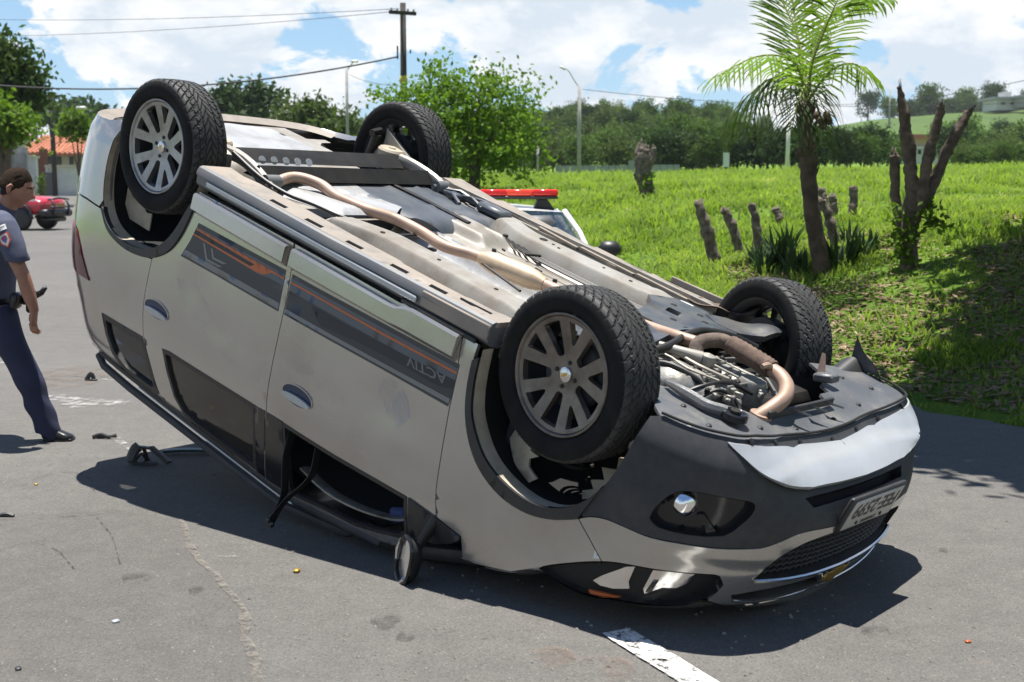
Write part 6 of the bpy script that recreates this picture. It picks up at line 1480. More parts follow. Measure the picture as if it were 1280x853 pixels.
# trees on the right-hand ridge
for i in range(46):
    u = RNG.choice([RNG.uniform(1060, 1290), RNG.uniform(1130, 1230), RNG.uniform(830, 960)]); D = RNG.uniform(520, 640)
    place_far(u, D, RNG.uniform(.8, 1.35), int(RNG.choice([1, 4, 0])), 'dark tree on the distant ridge', 'trees on the distant ridge', 'ridge_tree')
for i in range(16):
    u = RNG.uniform(1175, 1300); D = RNG.uniform(170, 330)
    place_far(u, D, RNG.uniform(.6, .9), int(RNG.choice([0, 2, 1])), 'tree on the slope below the white hilltop building', 'trees on the right hand slope', 'slope_tree')
for i in range(20):
    u = RNG.uniform(-120, 440); D = RNG.uniform(240, 330)
    place_far(u, D, RNG.uniform(.55, .8), int(RNG.choice([1, 4, 0])), 'dark tree of the skyline behind the houses', 'trees of the skyline behind the houses', 'skyline_tree')
for t in temps:
    for ch in list(t.children): bpy.data.objects.remove(ch)
    bpy.data.objects.remove(t)
# pale green slope under the ridge
def slope(u, v):
    D = 330 + 190 * v; x = px_at(1030 + 330 * u, D); return (x, D, float(H(x, D)) + .25)
mb = MB(); mb.grid(slope, 20, 12); props(mb.build('hill_pasture', mat('pasture', (0.080, 0.125, 0.034), 0.95, 0, (0.060, 0.098, 0.028), 0.03, spec=0.1)), kind='structure')

# ---- palm
PB = ground_at(1028, 345); D = PB.y; s = D / 1575.6
PALM = empty('palm_tree', PB); props(PALM, 'young palm with drooping fronds on the bank', 'palm tree')
def pw(u, v, dy=0.0): return ((u - 1028) * s, dy, (345 - v) * s)
tp = smooth_path([pw(1030, 352), pw(1022, 310), pw(1012, 260), pw(1006, 215), pw(1003, 180), pw(1001, 145), pw(1001, 130)], 6)
rr = [(11.2 - 4.4 * i / len(tp) + (0.5 if i % 2 else 0)) * s for i in range(len(tp))]; rr[-4:] = [8.5 * s, 9.5 * s, 8 * s, 5 * s]
mb = MB(); mb.tube(tp, rr, 14); TK2 = gnarl(mb.build('trunk', BARK_PALM, PALM, True), .012, 7.0)
mb = MB()
for k in range(20):
    i = int(RNG.integers(len(tp) // 2, len(tp) - 3)); p = Vector(tp[i]); a = RNG.uniform(0, 6.28); r = rr[i]
    q = p + Vector((cos(a) * r, sin(a) * r, 0)); e = q + Vector((cos(a) * .05, sin(a) * .05, RNG.uniform(.03, .13)))
    mb.tube([q - Vector((0, 0, .05)), e], [.022, .006], 4, flat=(1, .4))
props(mb.build('leaf_base', BARK_PALM, TK2, False), kind='stuff')
mb = MB()
for k in range(5):
    a = 2.2 + k * .25; mb.lathe([(0, -.05), (.04, -.03), (.045, 0), (.03, .04), (0, .05)], c=(-.13 + .03 * k, -.10 - .03 * (k % 2), (345 - 148) * s - .05 * (k % 3)), n=10)
mb.build('husk', BARK_PALM, PALM)
def frond(pts, n, ll, m, seed, width=1.0, droop=0.55, dense=1.0):
    """midrib through pts with two rows of narrow leaflets"""
    rng = np.random.default_rng(seed)
    P = [Vector(p) for p in smooth_path(pts, 10)]; L = len(P)
    root = mesh('frond', *(lambda b: (b.V, b.F))((lambda b: b.tube(P, [0.016 * (1 - .85 * i / L) + .002 for i in range(L)], 5))(MB())), M_RIB, PALM)
    V = []; F = []
    for k in range(n):
        t = (0.10 + 0.90 * k / (n - 1)); i = min(int(t * (L - 1)), L - 2); f = t * (L - 1) - i
        p = P[i].lerp(P[i + 1], f); tg = (P[i + 1] - P[i]).normalized()
        up = Vector((0, 0, 1)); sd = tg.cross(up)
        if sd.length < .15: sd = tg.cross(Vector((0.3, 1, 0)))
        sd.normalize(); nr = sd.cross(tg)
        for sg in (-1, 1):
            l = ll * (math.sin(pi * (0.12 + 0.80 * t)) ** .7) * rng.uniform(.85, 1.1)
            d = (tg * 0.62 + sd * sg * 0.85 + nr * 0.12 + Vector(rng.normal(size=3)) * .07).normalized()
            w = 0.014 * width
            q0 = p; q1 = p + d * l * .45 + Vector((0, 0, -droop * l * .10)); q2 = p + d * l * .85 + Vector((0, 0, -droop * l * .42)); q3 = p + d * l + Vector((0, 0, -droop * l * .68))
            ww = tg * w; o = len(V)
            V += [q0 - ww * .5, q0 + ww * .5, q1 + ww, q1 - ww, q2 + ww * .7, q2 - ww * .7, q3]
            F += [(o, o + 1, o + 2, o + 3), (o + 3, o + 2, o + 4, o + 5), (o + 5, o + 4, o + 6)]
    mesh('leaflets', V, F, m, root, False)
    return root
M_RIB = mat('palm_rib', (0.22, 0.25, 0.07), 0.6)
c0 = (1002, 132)
FR = [ # screen-like control points (u, v, depth offset in m)
 ([(1002, 132, 0), (985, 95, -.25), (960, 82, -.5), (920, 85, -.75), (870, 110, -1.0)], 46, .40, 'palm', 1.0, .9),
 ([(1002, 132, 0), (990, 100, .2), (965, 100, .35), (935, 125, .5), (915, 150, .55)], 36, .38, 'palmdark', 1.0, 1.2),
 ([(1002, 132, 0), (996, 90, -.4), (998, 60, -.75), (1000, 40, -1.0), (1004, 22, -1.15)], 44, .44, 'palm', 1.0, .35),
 ([(1002, 132, 0), (1000, 60, .3), (985, 10, .5), (962, -35, .6)], 46, .50, 'palm', 1.1, .2),
 ([(1002, 132, 0), (1003, 60, .5), (1002, 0, .8), (996, -45, .9)], 46, .48, 'palm', 1.1, .2),
 ([(1002, 132, 0), (1012, 70, .1), (1030, 28, .1), (1060, 8, .1), (1098, 6, .05)], 44, .42, 'palm', 1.1, .75),
 ([(1002, 132, 0), (1014, 104, -.3), (1026, 92, -.5), (1040, 92, -.65), (1050, 104, -.75)], 28, .34, 'palm', 1.0, 1.0),
 ([(1002, 132, 0), (1012, 110, .35), (1026, 118, .6), (1038, 145, .7), (1042, 175, .7)], 32, .40, 'palmdark', 1.0, 1.2),
 ([(1002, 132, 0), (994, 112, -.4), (980, 118, -.7), (968, 140, -.85), (962, 165, -.9)], 32, .42, 'palmdark', 1.0, 1.2),
 ([(1002, 132, 0), (1000, 112, .6), (985, 108, 1.0), (972, 122, 1.3), (962, 150, 1.4)], 30, .40, 'palmdark', 1.0, 1.1)]
for k, (pp, n, ll, m, w, dr) in enumerate(FR): frond([pw(u, v, dy) for u, v, dy in pp], int(n * .72), ll * 1.2, LM[m], 60 + k, w * 1.0, dr * 1.25)

# ---- lopped tree, snag, cut stakes
def limb_tree(name, u0, v0, tubes, label, cat, bark, jag=True, group=None):
    p = ground_at(u0, v0); s_ = p.y / 1575.6
    t = empty(name, p); props(t, label, cat, group); mb = MB(); first = None
    for k, (pts, r) in enumerate(tubes):
        P = smooth_path([((u - u0) * s_, dy, (v0 - v) * s_) for u, v, dy in pts], 9)
        R = [(np.interp(i / (len(P) - 1), np.linspace(0, 1, len(r)), r)) * s_ * (1 + .04 * sin(i * 2.3 + k)) for i in range(len(P))]
        m = MB(); m.tube(P, R, 14)
        if jag:   # splintered top
            e = Vector(P[-1]); d = (e - Vector(P[-2])).normalized()
            for q in range(4):
                a = q * 1.7 + k; o = Vector((cos(a), sin(a), 0)) * R[-1] * .6
                m.tube([e + o - d * .05, e + o * .9 + d * RNG.uniform(.02, .10)], [R[-1] * .45, R[-1] * .12], 5)
        ob = gnarl(m.build('trunk' if k == 0 else 'limb', bark, t, True), .55 * max(r) * s_ * .5, 9.0, k)
    return t, p, s_
LT, LP, ls = limb_tree('lopped_tree', 1136, 335, [([(1136, 345, 0), (1135, 300, 0), (1136, 262, 0), (1134, 215, 0), (1128, 175, .02), (1122, 135, .03), (1117, 112, .04)], [11.5, 10, 9.5, 8.2, 7.2, 6, 3]), ([(1138, 280, 0), (1146, 250, -.05), (1150, 205, -.08), (1158, 165, -.1), (1163, 137, -.1)], [7.5, 7, 6.5, 6, 5.5]), ([(1146, 262, .02), (1162, 235, .05), (1180, 195, .1), (1197, 160, .12), (1207, 143, .12)], [8, 7.5, 7, 6.5, 6]), ([(1132, 300, .05), (1122, 260, .1), (1119, 225, .12), (1118, 195, .12)], [6.5, 6, 6.2, 5.5])], 'lopped tree with three bare upright stumps of limbs', 'tree', BARK)
mb = MB()
rng = np.random.default_rng(77); C = crown_points([((-.05, -.12, .25), (.22, .15, .2)), ((.10, -.12, .45), (.25, .15, .15)), ((-.18, -.1, .5), (.1, .1, .3)), ((.2, -.1, .62), (.18, .1, .08))], 420, rng, .3, 1, .06); V, F = leaf_quads(C, .075, rng, .3); props(fastmesh('shoots', V, F, LM['bright'], LT), kind='stuff')
limb_tree('tree_snag', 808, 252, [([(810, 256, 0), (808, 235, 0), (803, 215, 0), (804, 195, 0), (806, 184, 0)], [9, 9.5, 10, 9, 5]), ([(806, 225, 0), (799, 210, .05), (798, 192, .05), (800, 180, .05)], [5, 5.5, 5, 3]), ([(806, 215, 0), (814, 200, -.05), (816, 186, -.05)], [5, 4.5, 3]), ([(808, 240, 0), (799, 222, -.03), (796, 214, -.03)], [3, 3, 1.5])], 'weathered forked dead trunk standing alone in the grass', 'tree stump', BARK_GREY)
rng = np.random.default_rng(78); q = ground_at(808, 252); C = crown_points([((.02, -.18, .35), (.12, .08, .18)), ((.1, -.15, .15), (.1, .1, .12))], 130, rng, .3, 1, .05); V, F = leaf_quads(C, .09, rng, .3)
o = fastmesh('creeper', V, F, LM['bright'], [k for k in COL.objects if k.name == 'tree_snag'][0])
STK = [(896, 333, 874, 262, 8.5, 'grey leaning post nearest to the overturned car'), (928, 318, 907, 268, 7, 'short leaning post second from the overturned car'), (950, 318, 940, 262, 6.5, 'upright post half hidden by the spiky plants'), (974, 285, 970, 264, 6.5, 'short stump of a post in the grass left of the palm'), (1042, 275, 1040, 248, 6, 'thin post standing close behind the palm on its right'), (1064, 272, 1066, 238, 6, 'post furthest right before the lopped tree'), (1048, 312, 1028, 258, 7, 'slanting post resting against the palm trunk'), (1030, 262, 1027, 240, 6, 'cut post just behind the palm trunk')]
for k, (u0, v0, u1, v1, r, lab) in enumerate(STK):
    p = ground_at(u0, v0); s_ = p.y / 1575.6; t = MB()
    P = smooth_path([(0, 0, -.12), ((u1 - u0) * .56 * s_ + .01, 0, (v0 - v1) * .56 * s_), ((u1 - u0) * 1.12 * s_, 0.03, (v0 - v1) * 1.12 * s_)], 10)
    R = [r * .9 * s_ * (1.0 - .12 * i / len(P) + .05 * sin(i * 1.9 + k)) for i in range(len(P))]; t.tube(P, R, 14)
    e = Vector(P[-1])
    for q in range(3): t.tube([e + Vector((cos(q * 2.1) * R[-1] * .5, sin(q * 2.1) * R[-1] * .5, -.06)), e + Vector((cos(q * 2.1) * R[-1] * .6, sin(q * 2.1) * R[-1] * .6, RNG.uniform(.0, .04)))], [R[-1] * .5, R[-1] * .35], 5)
    o = gnarl(t.build('fence_post', BARK_GREY, None), r * s_ * .32, 11.0, k * 3.1); o.location = p; props(o, lab, 'post', 'cut posts on the bank')
# ---- spiky plants round the palm's foot
AG = [(955, 340, .55), (975, 335, .6), (990, 342, .55), (1005, 345, .45), (1045, 338, .6), (1060, 330, .5), (1075, 322, .45), (968, 318, .5), (985, 315, .5), (945, 330, .4), (1088, 312, .35), (1062, 305, .4)]
for k, (u, v, h) in enumerate(AG):
    p = ground_at(u, v); rng = np.random.default_rng(200 + k); V = []; F = []
    for j in range(26):
        a = rng.uniform(0, 6.28); ln = h * rng.uniform(.42, .95); t = rng.uniform(.05, .5); w = rng.uniform(.014, .024); o = len(V)
        b0 = Vector((cos(a) * .05, sin(a) * .05, -.05)); d = Vector((cos(a) * t, sin(a) * t, 1)).normalized(); sd = Vector((-sin(a), cos(a), 0))
        m_ = b0 + d * ln * .55; e = b0 + d * ln + Vector((cos(a), sin(a), -.6)) * (t * ln * .3)
        V += [b0 - sd * w * .7, b0 + sd * w * .7, m_ + sd * w, m_ - sd * w, e]; F += [(o, o + 1, o + 2, o + 3), (o + 3, o + 2, o + 4)]
    ob = mesh('spiky_plant', V, F, LM['agave'], None, False); ob.location = p; props(ob, 'dark spiky upright plant in the clump around the foot of the palm', 'plant', 'spiky plants around the foot of the palm')
# ---- tree outside the frame that shades the bank and road on the right
rng = np.random.default_rng(31)
sb = foot(7.6, 10.6)
tree('shade_tree', sb, [((-1.6, -.9, 4.9), (1.7, 1.5, .9)), ((-2.5, .5, 5.2), (1.3, 1.3, .8)), ((-.3, .8, 5.4), (1.8, 1.7, 1.0)), ((-1.2, 2.4, 5.3), (1.7, 1.3, .8)), ((1.3, 0, 5.5), (2, 2, 1)), ((-3.3, -1.6, 4.8), (1.0, 1.0, .6)), ((-1.6, -2.6, 4.8), (1.4, 1.0, .6)), ((-.4, 3.4, 5.6), (1.4, 1.2, .6)), ((-4.0, -2.6, 4.4), (1.1, 1.0, .5)), ((-2.8, -3.0, 4.4), (1.3, 1.1, .5)), ((-3.2, -.6, 4.6), (1.2, 1.1, .5)), ((-3.6, -1.3, 4.2), (1.1, 1.0, .45)), ((-2.6, -1.7, 4.2), (1.2, 1.1, .45)), ((-3.4, -2.3, 4.4), (1.2, 1.0, .45)), ((-1.5, .7, 4.3), (1.4, 1.3, .5)), ((-.6, -.8, 4.3), (1.3, 1.3, .5)), ((-.7, 1.6, 4.4), (1.3, 1.2, .5)), ((-2.3, .3, 4.2), (1.2, 1.1, .45)), ((-4.3, -2.2, 4.6), (.9, .9, .4)), ((-2.2, -.5, 4.3), (1.6, 1.6, .5)), ((-1.0, -1.8, 4.4), (1.6, 1.4, .5)), ((-4.1, -1.4, 4.5), (.9, 1.1, .4)), ((-2.0, 1.6, 4.6), (1.6, 1.6, .5)), ((-4.4, -2.9, 4.3), (1.1, .9, .5)), ((-3.6, -2.2, 4.2), (1.2, 1.0, .5)), ((-4.9, -2.0, 4.4), (.8, .9, .4)), ((-3.2, -3.2, 4.3), (1.2, .8, .4))], 120000, 0.22, LM['mid'], 'broad shade tree on the bank beyond the right edge of the photograph', [([(0, 0, -.3), (-.1, 0, 2), (-.4, 0, 4)], [.28, .24, .16]), ([(-.3, 0, 3), (-1.6, -.8, 4.6), (-2.6, -1.2, 4.9)], [.15, .1, .04]), ([(-.3, 0, 3.2), (-1.2, 1.4, 4.8), (-1.6, 2.6, 5.2)], [.14, .09, .04]), ([(-.2, 0, 3.2), (.8, .3, 5.2)], [.13, .05])], clump=1, csize=.22, seed=31)

# ---- grass: blades on the bank and the field, sized with distance
n = 400000
D = np.exp(RNG.uniform(np.log(6.0), np.log(75.0), n)); xx = (np.where(RNG.random(n) < .78, RNG.uniform(330, 1340, n), RNG.uniform(1340, 2300, n)) - 640) / 1575.6 * D
c = (xx - edge_x(D)) * .87
k = (c > -0.05 - 0.12 * (vnoise(xx, D, 3.0, 9) - .3)) & (c < 60); xx, D, c = xx[k], D[k], c[k]
bare = vnoise(xx, D, .9, 12); sh = (xx > 2.4) & (D < 14.5)
k = ~((bare > .72) & (RNG.random(len(xx)) < .75)) & ~(sh & (vnoise(xx, D, 1.4, 14) > .40) & (RNG.random(len(xx)) < .86)); xx, D, c = xx[k], D[k], c[k]
n = len(xx); hgt = (0.050 + 0.0036 * D) * (0.5 + 1.1 * vnoise(xx, D, .7, 3)) * RNG.uniform(.5, 1.3, n) * np.clip(.35 + c * .6, .35, 1)
wd = (0.0030 + 0.00055 * D) * RNG.uniform(.7, 1.4, n); a = RNG.uniform(0, 6.28, n); ln = hgt * RNG.uniform(.2, .9, n)
B = np.stack([xx, D, H(xx, D) - .015], 1); sd = np.stack([-np.sin(a), np.cos(a), 0 * a], 1) * wd[:, None]; dr = np.stack([np.cos(a), np.sin(a), 0 * a], 1)
mid = B + np.stack([0 * a, 0 * a, hgt * .62], 1) + dr * (ln * .3)[:, None]; tip = B + np.stack([0 * a, 0 * a, hgt * .95], 1) + dr * ln[:, None]
V = np.stack([B - sd, B + sd, mid + sd * .8, tip, mid - sd * .8], 1).reshape(-1, 3); F = np.arange(n)[:, None] * 5
V2 = V; Fq = np.concatenate([F + np.array([[0, 1, 2, 4]]), F + np.array([[4, 2, 3, 3]])])
Ft = np.concatenate([F + np.array([[0, 1, 2]]), F + np.array([[0, 2, 4]]), F + np.array([[4, 2, 3]])])
props(fastmesh('grass', V2, Ft, LM['grass'], None, False), kind='stuff')
# dry leaves and cut straw on the shaded bank
n = 34000; D = RNG.uniform(7.6, 15.5, n); xx = RNG.uniform(2.2, 8.0, n); c = (xx - edge_x(D)) * .87
k = (c > .15) & (vnoise(xx, D, 1.4, 14) + .25 * RNG.random(n) > .46) & (xx / D < .75); xx, D = xx[k], D[k]; n = len(xx)
C = np.stack([xx, D, H(xx, D) + RNG.uniform(.0, .03, n)], 1); V, F = leaf_quads(C, .085, RNG, 0.0, .35); V.reshape(-1, 4, 3)[:, :, 2] = C[:, None, 2] + (V.reshape(-1, 4, 3)[:, :, 2] - C[:, None, 2]) * .35
props(fastmesh('leaf_litter', V, F, mat('dry_leaf', (0.24, 0.165, 0.10), 0.9, 0, (0.13, 0.085, 0.05), 3.0), None, False), kind='stuff')
n = 16000; D = RNG.uniform(9, 34, n); xx = RNG.uniform(-3.5, 12.0, n); c = (xx - edge_x(D)) * .87
k = (c > .3) & (vnoise(xx, D, .9, 12) > .62) & (xx / D < .43); xx, D = xx[k], D[k]; n = len(xx)
C = np.stack([xx, D, H(xx, D) + RNG.uniform(.0, .03, n)], 1); V, F = leaf_quads(C, .16, RNG, 0.0, .12); V.reshape(-1, 4, 3)[:, :, 2] = C[:, None, 2] + (V.reshape(-1, 4, 3)[:, :, 2] - C[:, None, 2]) * .4
props(fastmesh('cut_straw', V, F, mat('straw', (0.38, 0.32, 0.18), 0.9, 0, (0.26, 0.20, 0.11), 3.0), None, False), kind='stuff')
# ------------------------------------------------------------------ poles, wires, walls, houses
CONC = mat('concrete_pole', (0.36, 0.35, 0.33), 0.9, 0, (0.27, 0.26, 0.245), 3.0)
WOODP = mat('dark_pole', (0.050, 0.043, 0.038), 0.9, 0, (0.030, 0.027, 0.024), 5.0)
LAMPM = mat('lamp_head_grey', (0.55, 0.55, 0.54), 0.5, 0.2)
def pole(name, u, D, vtop, w0, w1, m, label, extra=None):
    p = spot(u, D); zt = zpx(vtop, D) - p.z; t = empty(name, p); props(t, label, 'pole')
    mb = MB(); mb.tube([(0, 0, -.3), (0, 0, zt * .5), (0, 0, zt)], [w0 / 2, (w0 + w1) / 4, w1 / 2], 10); mb.build('post', m, t)
    if extra: extra(t, zt, p)
    return p, zt
def arm_at(t, name, m, pts, r): mb = MB(); mb.tube(pts, r, 6); return mb.build(name, m, t)
def ex_main(t, zt, p):
    for z, l in ((zt - .35, 1.0),):
        mb = MB(); mb.box((0, -.13, z), (l, .10, .12), rot=Matrix.Rotation(.5, 3, 'Z')); mb.build('crossarm', WOODP, t, False)
    for k in (-.42, -.2, .2, .42):
        mb = MB(); mb.lathe([(.03, 0), (.045, .05), (.03, .1), (0, .14)], c=(k * .88, -.13 + k * .48, zt - .29), n=8); mb.build('insulator', LAMPM, t)
    mb = MB(); mb.box((-.2, -.05, zpx(66, 45) - p.z), (.05, .05, .45)); mb.box((.25, -.05, zpx(65, 45) - p.z), (.05, .05, .12)); mb.build('bracket', WOODP, t, False)
    mb = MB(); mb.tube([(0, 0, zpx(105, 45) - p.z), (0, 0, zpx(95, 45) - p.z)], .14, 10); mb.build('band', mat('yellow_band', (.45, .36, .06), .8), t)
pole('power_pole', 507, 45, 4, .27, .20, WOODP, 'dark wooden power pole with a crossarm behind the leafy tree', ex_main)
def ex_lamp(t, zt, p):
    arm_at(t, 'lamp_arm', LAMPM, [(0, 0, zt - .1), (.35, 0, zt + .35), (.42, 0, zpx(78, 80) - p.z)], .035)
    mb = MB(); mb.box((.5, 0, zpx(77, 80) - p.z), (.5, .2, .14), bev=.05); mb.build('lamp_head', LAMPM, t)
pole('lamp_pole', 437, 80, 87, .22, .17, CONC, 'slim concrete pole carrying a street light against the sky', ex_lamp)
def ex_lamp2(t, zt, p):
    s = 80 / 1575.6
    arm_at(t, 'lamp_arm', LAMPM, smooth_path([(0, 0, zt - .1), (-7 * s, 0, zt + 8 * s), (-14 * s, 0, zt + 19 * s), (-20 * s, 0, zt + 22 * s)], 4), .04)
    mb = MB(); mb.box((-21 * s, 0, zt + 22 * s), (.42, .2, .14), rot=Matrix.Rotation(.5, 3, 'Y'), bev=.05); mb.build('lamp_head', LAMPM, t)
pole('street_lamp', 723, 80, 108, .27, .19, CONC, 'concrete street lamp with a curved arm standing in the field', ex_lamp2)
def ex_left(t, zt, p):
    s = 120 / 1575.6
    mb = MB(); mb.box((1.0 * s, -.15, zt - 5 * s), (26 * s, .16, .18)); mb.build('crossarm', WOODP, t, False)
    mb = MB(); mb.tube([(-7 * s, 0, zt - 14 * s), (-7 * s, 0, zt + 6 * s)], .10, 6); mb.build('bracket', WOODP, t)
    arm_at(t, 'lamp_arm', LAMPM, [(0, 0, zt - 52 * s), (16 * s, 0, zt - 38 * s), (34 * s, 0, zt - 20 * s)], .05)
    mb = MB(); mb.box((36 * s, 0, zt - 19 * s), (.9, .4, .25), bev=.08); mb.build('lamp_head', LAMPM, t)
pole('power_pole', 73, 118, 115, .50, .38, WOODP, 'dark power pole in front of the tiled house', ex_left)
pole('power_pole', 53, 135, 165, .42, .34, WOODP, 'thinner dark pole beside the brick gatepost', None)
pole('white_post', 981, 112, 148, .45, .25, mat('white_post', (.62, .60, .55), .9), 'tapering white post at the edge of the field left of the palm trunk', None)
pole('far_pole', 1105, 420, 112, .8, .5, CONC, 'thin far pole on the hill beside the lopped tree', None)
pole('far_pole', 929, 260, 133, .7, .5, CONC, 'thin far pole rising from the wood left of the palm', None)
pole('far_pole', 672, 140, 183, .3, .25, CONC, 'short pale pole in front of the wooded hill', None)
CABLE = mat('overhead_cable', (0.03, 0.03, 0.033), 0.7)
def wpt(u, v, D): return Vector((px_at(u, D), D, zpx(v, D)))
def wire(a, b, sag, r, label, n=24):
    A, B = wpt(*a), wpt(*b); mb = MB()
    mb.tube([A.lerp(B, i / n) - Vector((0, 0, sag * 4 * (i / n) * (1 - i / n))) for i in range(n + 1)], r, 5, cap=False)
    o = mb.build('overhead_wire', CABLE); props(o, label, 'cable'); return o
wire((-90, 97, 45.3), (501, 71, 45), .72, .030, 'thick cable sagging across the sky above the rear wheel')
wire((-120, 20, 70), (502, 11, 45), .3, .010, 'thin upper wire running to the top of the wooden pole')
wire((-120, 44, 70), (502, 14, 45), .35, .010, 'thin wire just below the top one on the left')
wire((440, 93, 80), (505, 108, 45), .15, .012, 'short wire between the two middle poles')
wire((727, 112, 80), (1400, 118, 80), .9, .018, 'faint wire from the street lamp to the right')
wire((1000, 130, 95), (1400, 66, 60), .8, .018, 'wire rising to the right above the lopped tree')
wire((20, 152, 118), (150, 156, 150), .4, .03, 'low wire between the left hand poles')
# street side on the left
WALL = mat('stained_wall', (0.42, 0.41, 0.39), 0.95, 0, (0.27, 0.26, 0.245), 1.2, dirt=(0.12, 0.115, 0.11), dscale=1.6, dlo=.52, dhi=.75)
WHITEW = mat('whitewashed_wall', (0.62, 0.62, 0.60), 0.9, 0, (0.52, 0.52, 0.50), 1.5)
CREAMW = mat('cream_wall', (0.60, 0.55, 0.45), 0.9, 0, (0.52, 0.48, 0.39), 1.5)
BRICK = mat('brick_red', (0.20, 0.075, 0.045), 0.9, 0, (0.15, 0.055, 0.035), 6)
TILE = mat('roof_tile', (0.42, 0.16, 0.085), 0.85, 0, (0.34, 0.12, 0.065), 3.0, dirt=(.22, .10, .07), dscale=2, dlo=.55, dhi=.8)
GATE = mat('grey_gate', (0.10, 0.105, 0.105), 0.6, 0.3)
DARKW = mat('dark_window', (0.02, 0.022, 0.025), 0.2)
def boxpx(mb, u0, u1, v0, v1, D, th, off=0.0):
    """a block whose front stands at distance D"""
    x0, x1 = px_at(u0, D), px_at(u1, D); z0, z1 = zpx(v1, D), zpx(v0, D)
    mb.box(((x0 + x1) / 2, D + th / 2 + off, (z0 + z1) / 2), (abs(x1 - x0), th, z1 - z0)); return mb
def thing_box(name, blocks, m, label, cat):
    t = empty(name, blocks[0][0]); props(t, label, cat); return t
def built(name, label, cat, D, u, parts):
    base = Vector((px_at(u, D), D, float(max(H(px_at(u, D), D), 0)))); t = empty(name, base); props(t, label, cat); made = {}
    for pn, m, blocks in parts:
        mb = MB()
        for b in blocks:
            if callable(b): b(mb)
            else: boxpx(mb, *b)
        mb.V = [(v[0] - base.x, v[1] - base.y, v[2] - base.z) for v in mb.V]
        par, _, nm = pn.rpartition('>'); o = mb.build(nm, m, made[par] if par else t, False)
        if pn not in made: made[pn] = o
    return t
zb0 = lambda D: vfoot(D, 0.0) + 6
built('boundary_wall', 'tall stained grey wall at the far left behind the officer', 'wall', 100, 20, [('wall', WALL, [(-130, 40, 184, zb0(100), 100, .3)]), ('panel', mat('stained_panel', (.33, .32, .31), .95, 0, (.16, .155, .15), 1.0), [(-6, 6, 187, 245, 99.9, .1)]), ('panel', mat('stained_panel', (.30, .295, .285), .95, 0, (.15, .145, .14), 1.0), [(10, 22, 188, 245, 99.9, .1)]), ('panel', mat('stained_panel', (.36, .35, .34), .95, 0, (.18, .175, .17), 1.0), [(26, 38, 192, 245, 99.9, .1)])])
built('gatepost', 'white plastered gatepost next to the brick pillar', 'gatepost', 104, 46, [('post', WHITEW, [(41, 50, 197, zb0(104), 104, .6)]), ('cap', CREAMW, [(40, 51, 195, 198, 103.8, .9)])])
built('brick_pillar', 'narrow red brick pillar left of the white wall', 'pillar', 122, 60, [('wall', BRICK, [(55, 62, 186, zb0(122), 122, .8)])])
built('front_wall', 'white street wall with a dark grey gate', 'wall', 120, 80, [('wall', WHITEW, [(62, 100, 208, zb0(120), 120, .3), (62, 66, 208, zb0(120), 119.9, .5)]), ('gate', GATE, [(60, 71, 216, zb0(120), 119.6, .12)]), ('coping', CREAMW, [(61, 101, 206.5, 209, 119.7, .9)])])
def roof_fn(D, u0, u1, v0, v1, d, lean=.35):
    def f(mb):
        x0, x1 = px_at(u0, D), px_at(u1, D); z0, z1 = zpx(v1, D), zpx(v0, D)
        mb.add([(x0, D - .6, z0), (x1, D - .6, z0), (x1 - (x1 - x0) * .12, D + d, z1), (x0 + (x1 - x0) * .12, D + d, z1), (x0, D - .6, z0 - .25), (x1, D - .6, z0 - .25), (x1, D + 2 * d, z0), (x0, D + 2 * d, z0)], [(0, 1, 2, 3), (0, 4, 5, 1), (3, 2, 6, 7), (1, 6, 2), (0, 3, 7)])
        k = int((x1 - x0) / .45)
        for i in range(k):   # tile courses run down the slope
            t = (i + .5) / k; xa = x0 + (x1 - x0) * t; xb = xa + ((x0 + x1) / 2 - xa) * .24
            mb.tube([(xa, D - .62, z0 + .03), (xb, D + d, z1 + .03)], .12, 5)
    return f
built('tiled_house', 'cream house with an orange tiled roof behind the street wall', 'house', 128, 75, [('wall', CREAMW, [(58, 132, 190, zb0(128), 129, 8)]), ('roof', TILE, [roof_fn(128, 30, 98, 168, 191, 5), roof_fn(126, 80, 135, 178, 192, 3)]), ('window', DARKW, [(65, 70, 196, 205, 128.9, .2)]), ('window', DARKW, [(76, 82, 196, 206, 128.9, .2)]), ('window', DARKW, [(92, 97, 196, 206, 128.9, .2)]), ('brick_gable', BRICK, [(54, 63, 186, zb0(128), 128.6, .6)])])
built('low_house', 'small pink roofed house at the far left behind the wall', 'house', 140, 12, [('wall', CREAMW, [(-40, 22, 170, zb0(140), 141, 6)]), ('roof', TILE, [roof_fn(140, -50, 26, 162, 171, 4)])])
built('gate_shrub', 'small green shrub growing at the foot of the white gatepost', 'shrub', 103, 55, [('stem', BARK, [(54.7, 55.3, 236, 250, 103, .1)])])
q = [o for o in COL.objects if o.name == 'gate_shrub'][0]; rng = np.random.default_rng(91); V, F = leaf_quads(crown_points([((0, 0, .9), (.28, .28, .9))], 320, rng, .4, 1, .15), .2, rng); fastmesh('foliage', V, F, LM['bright'], q)
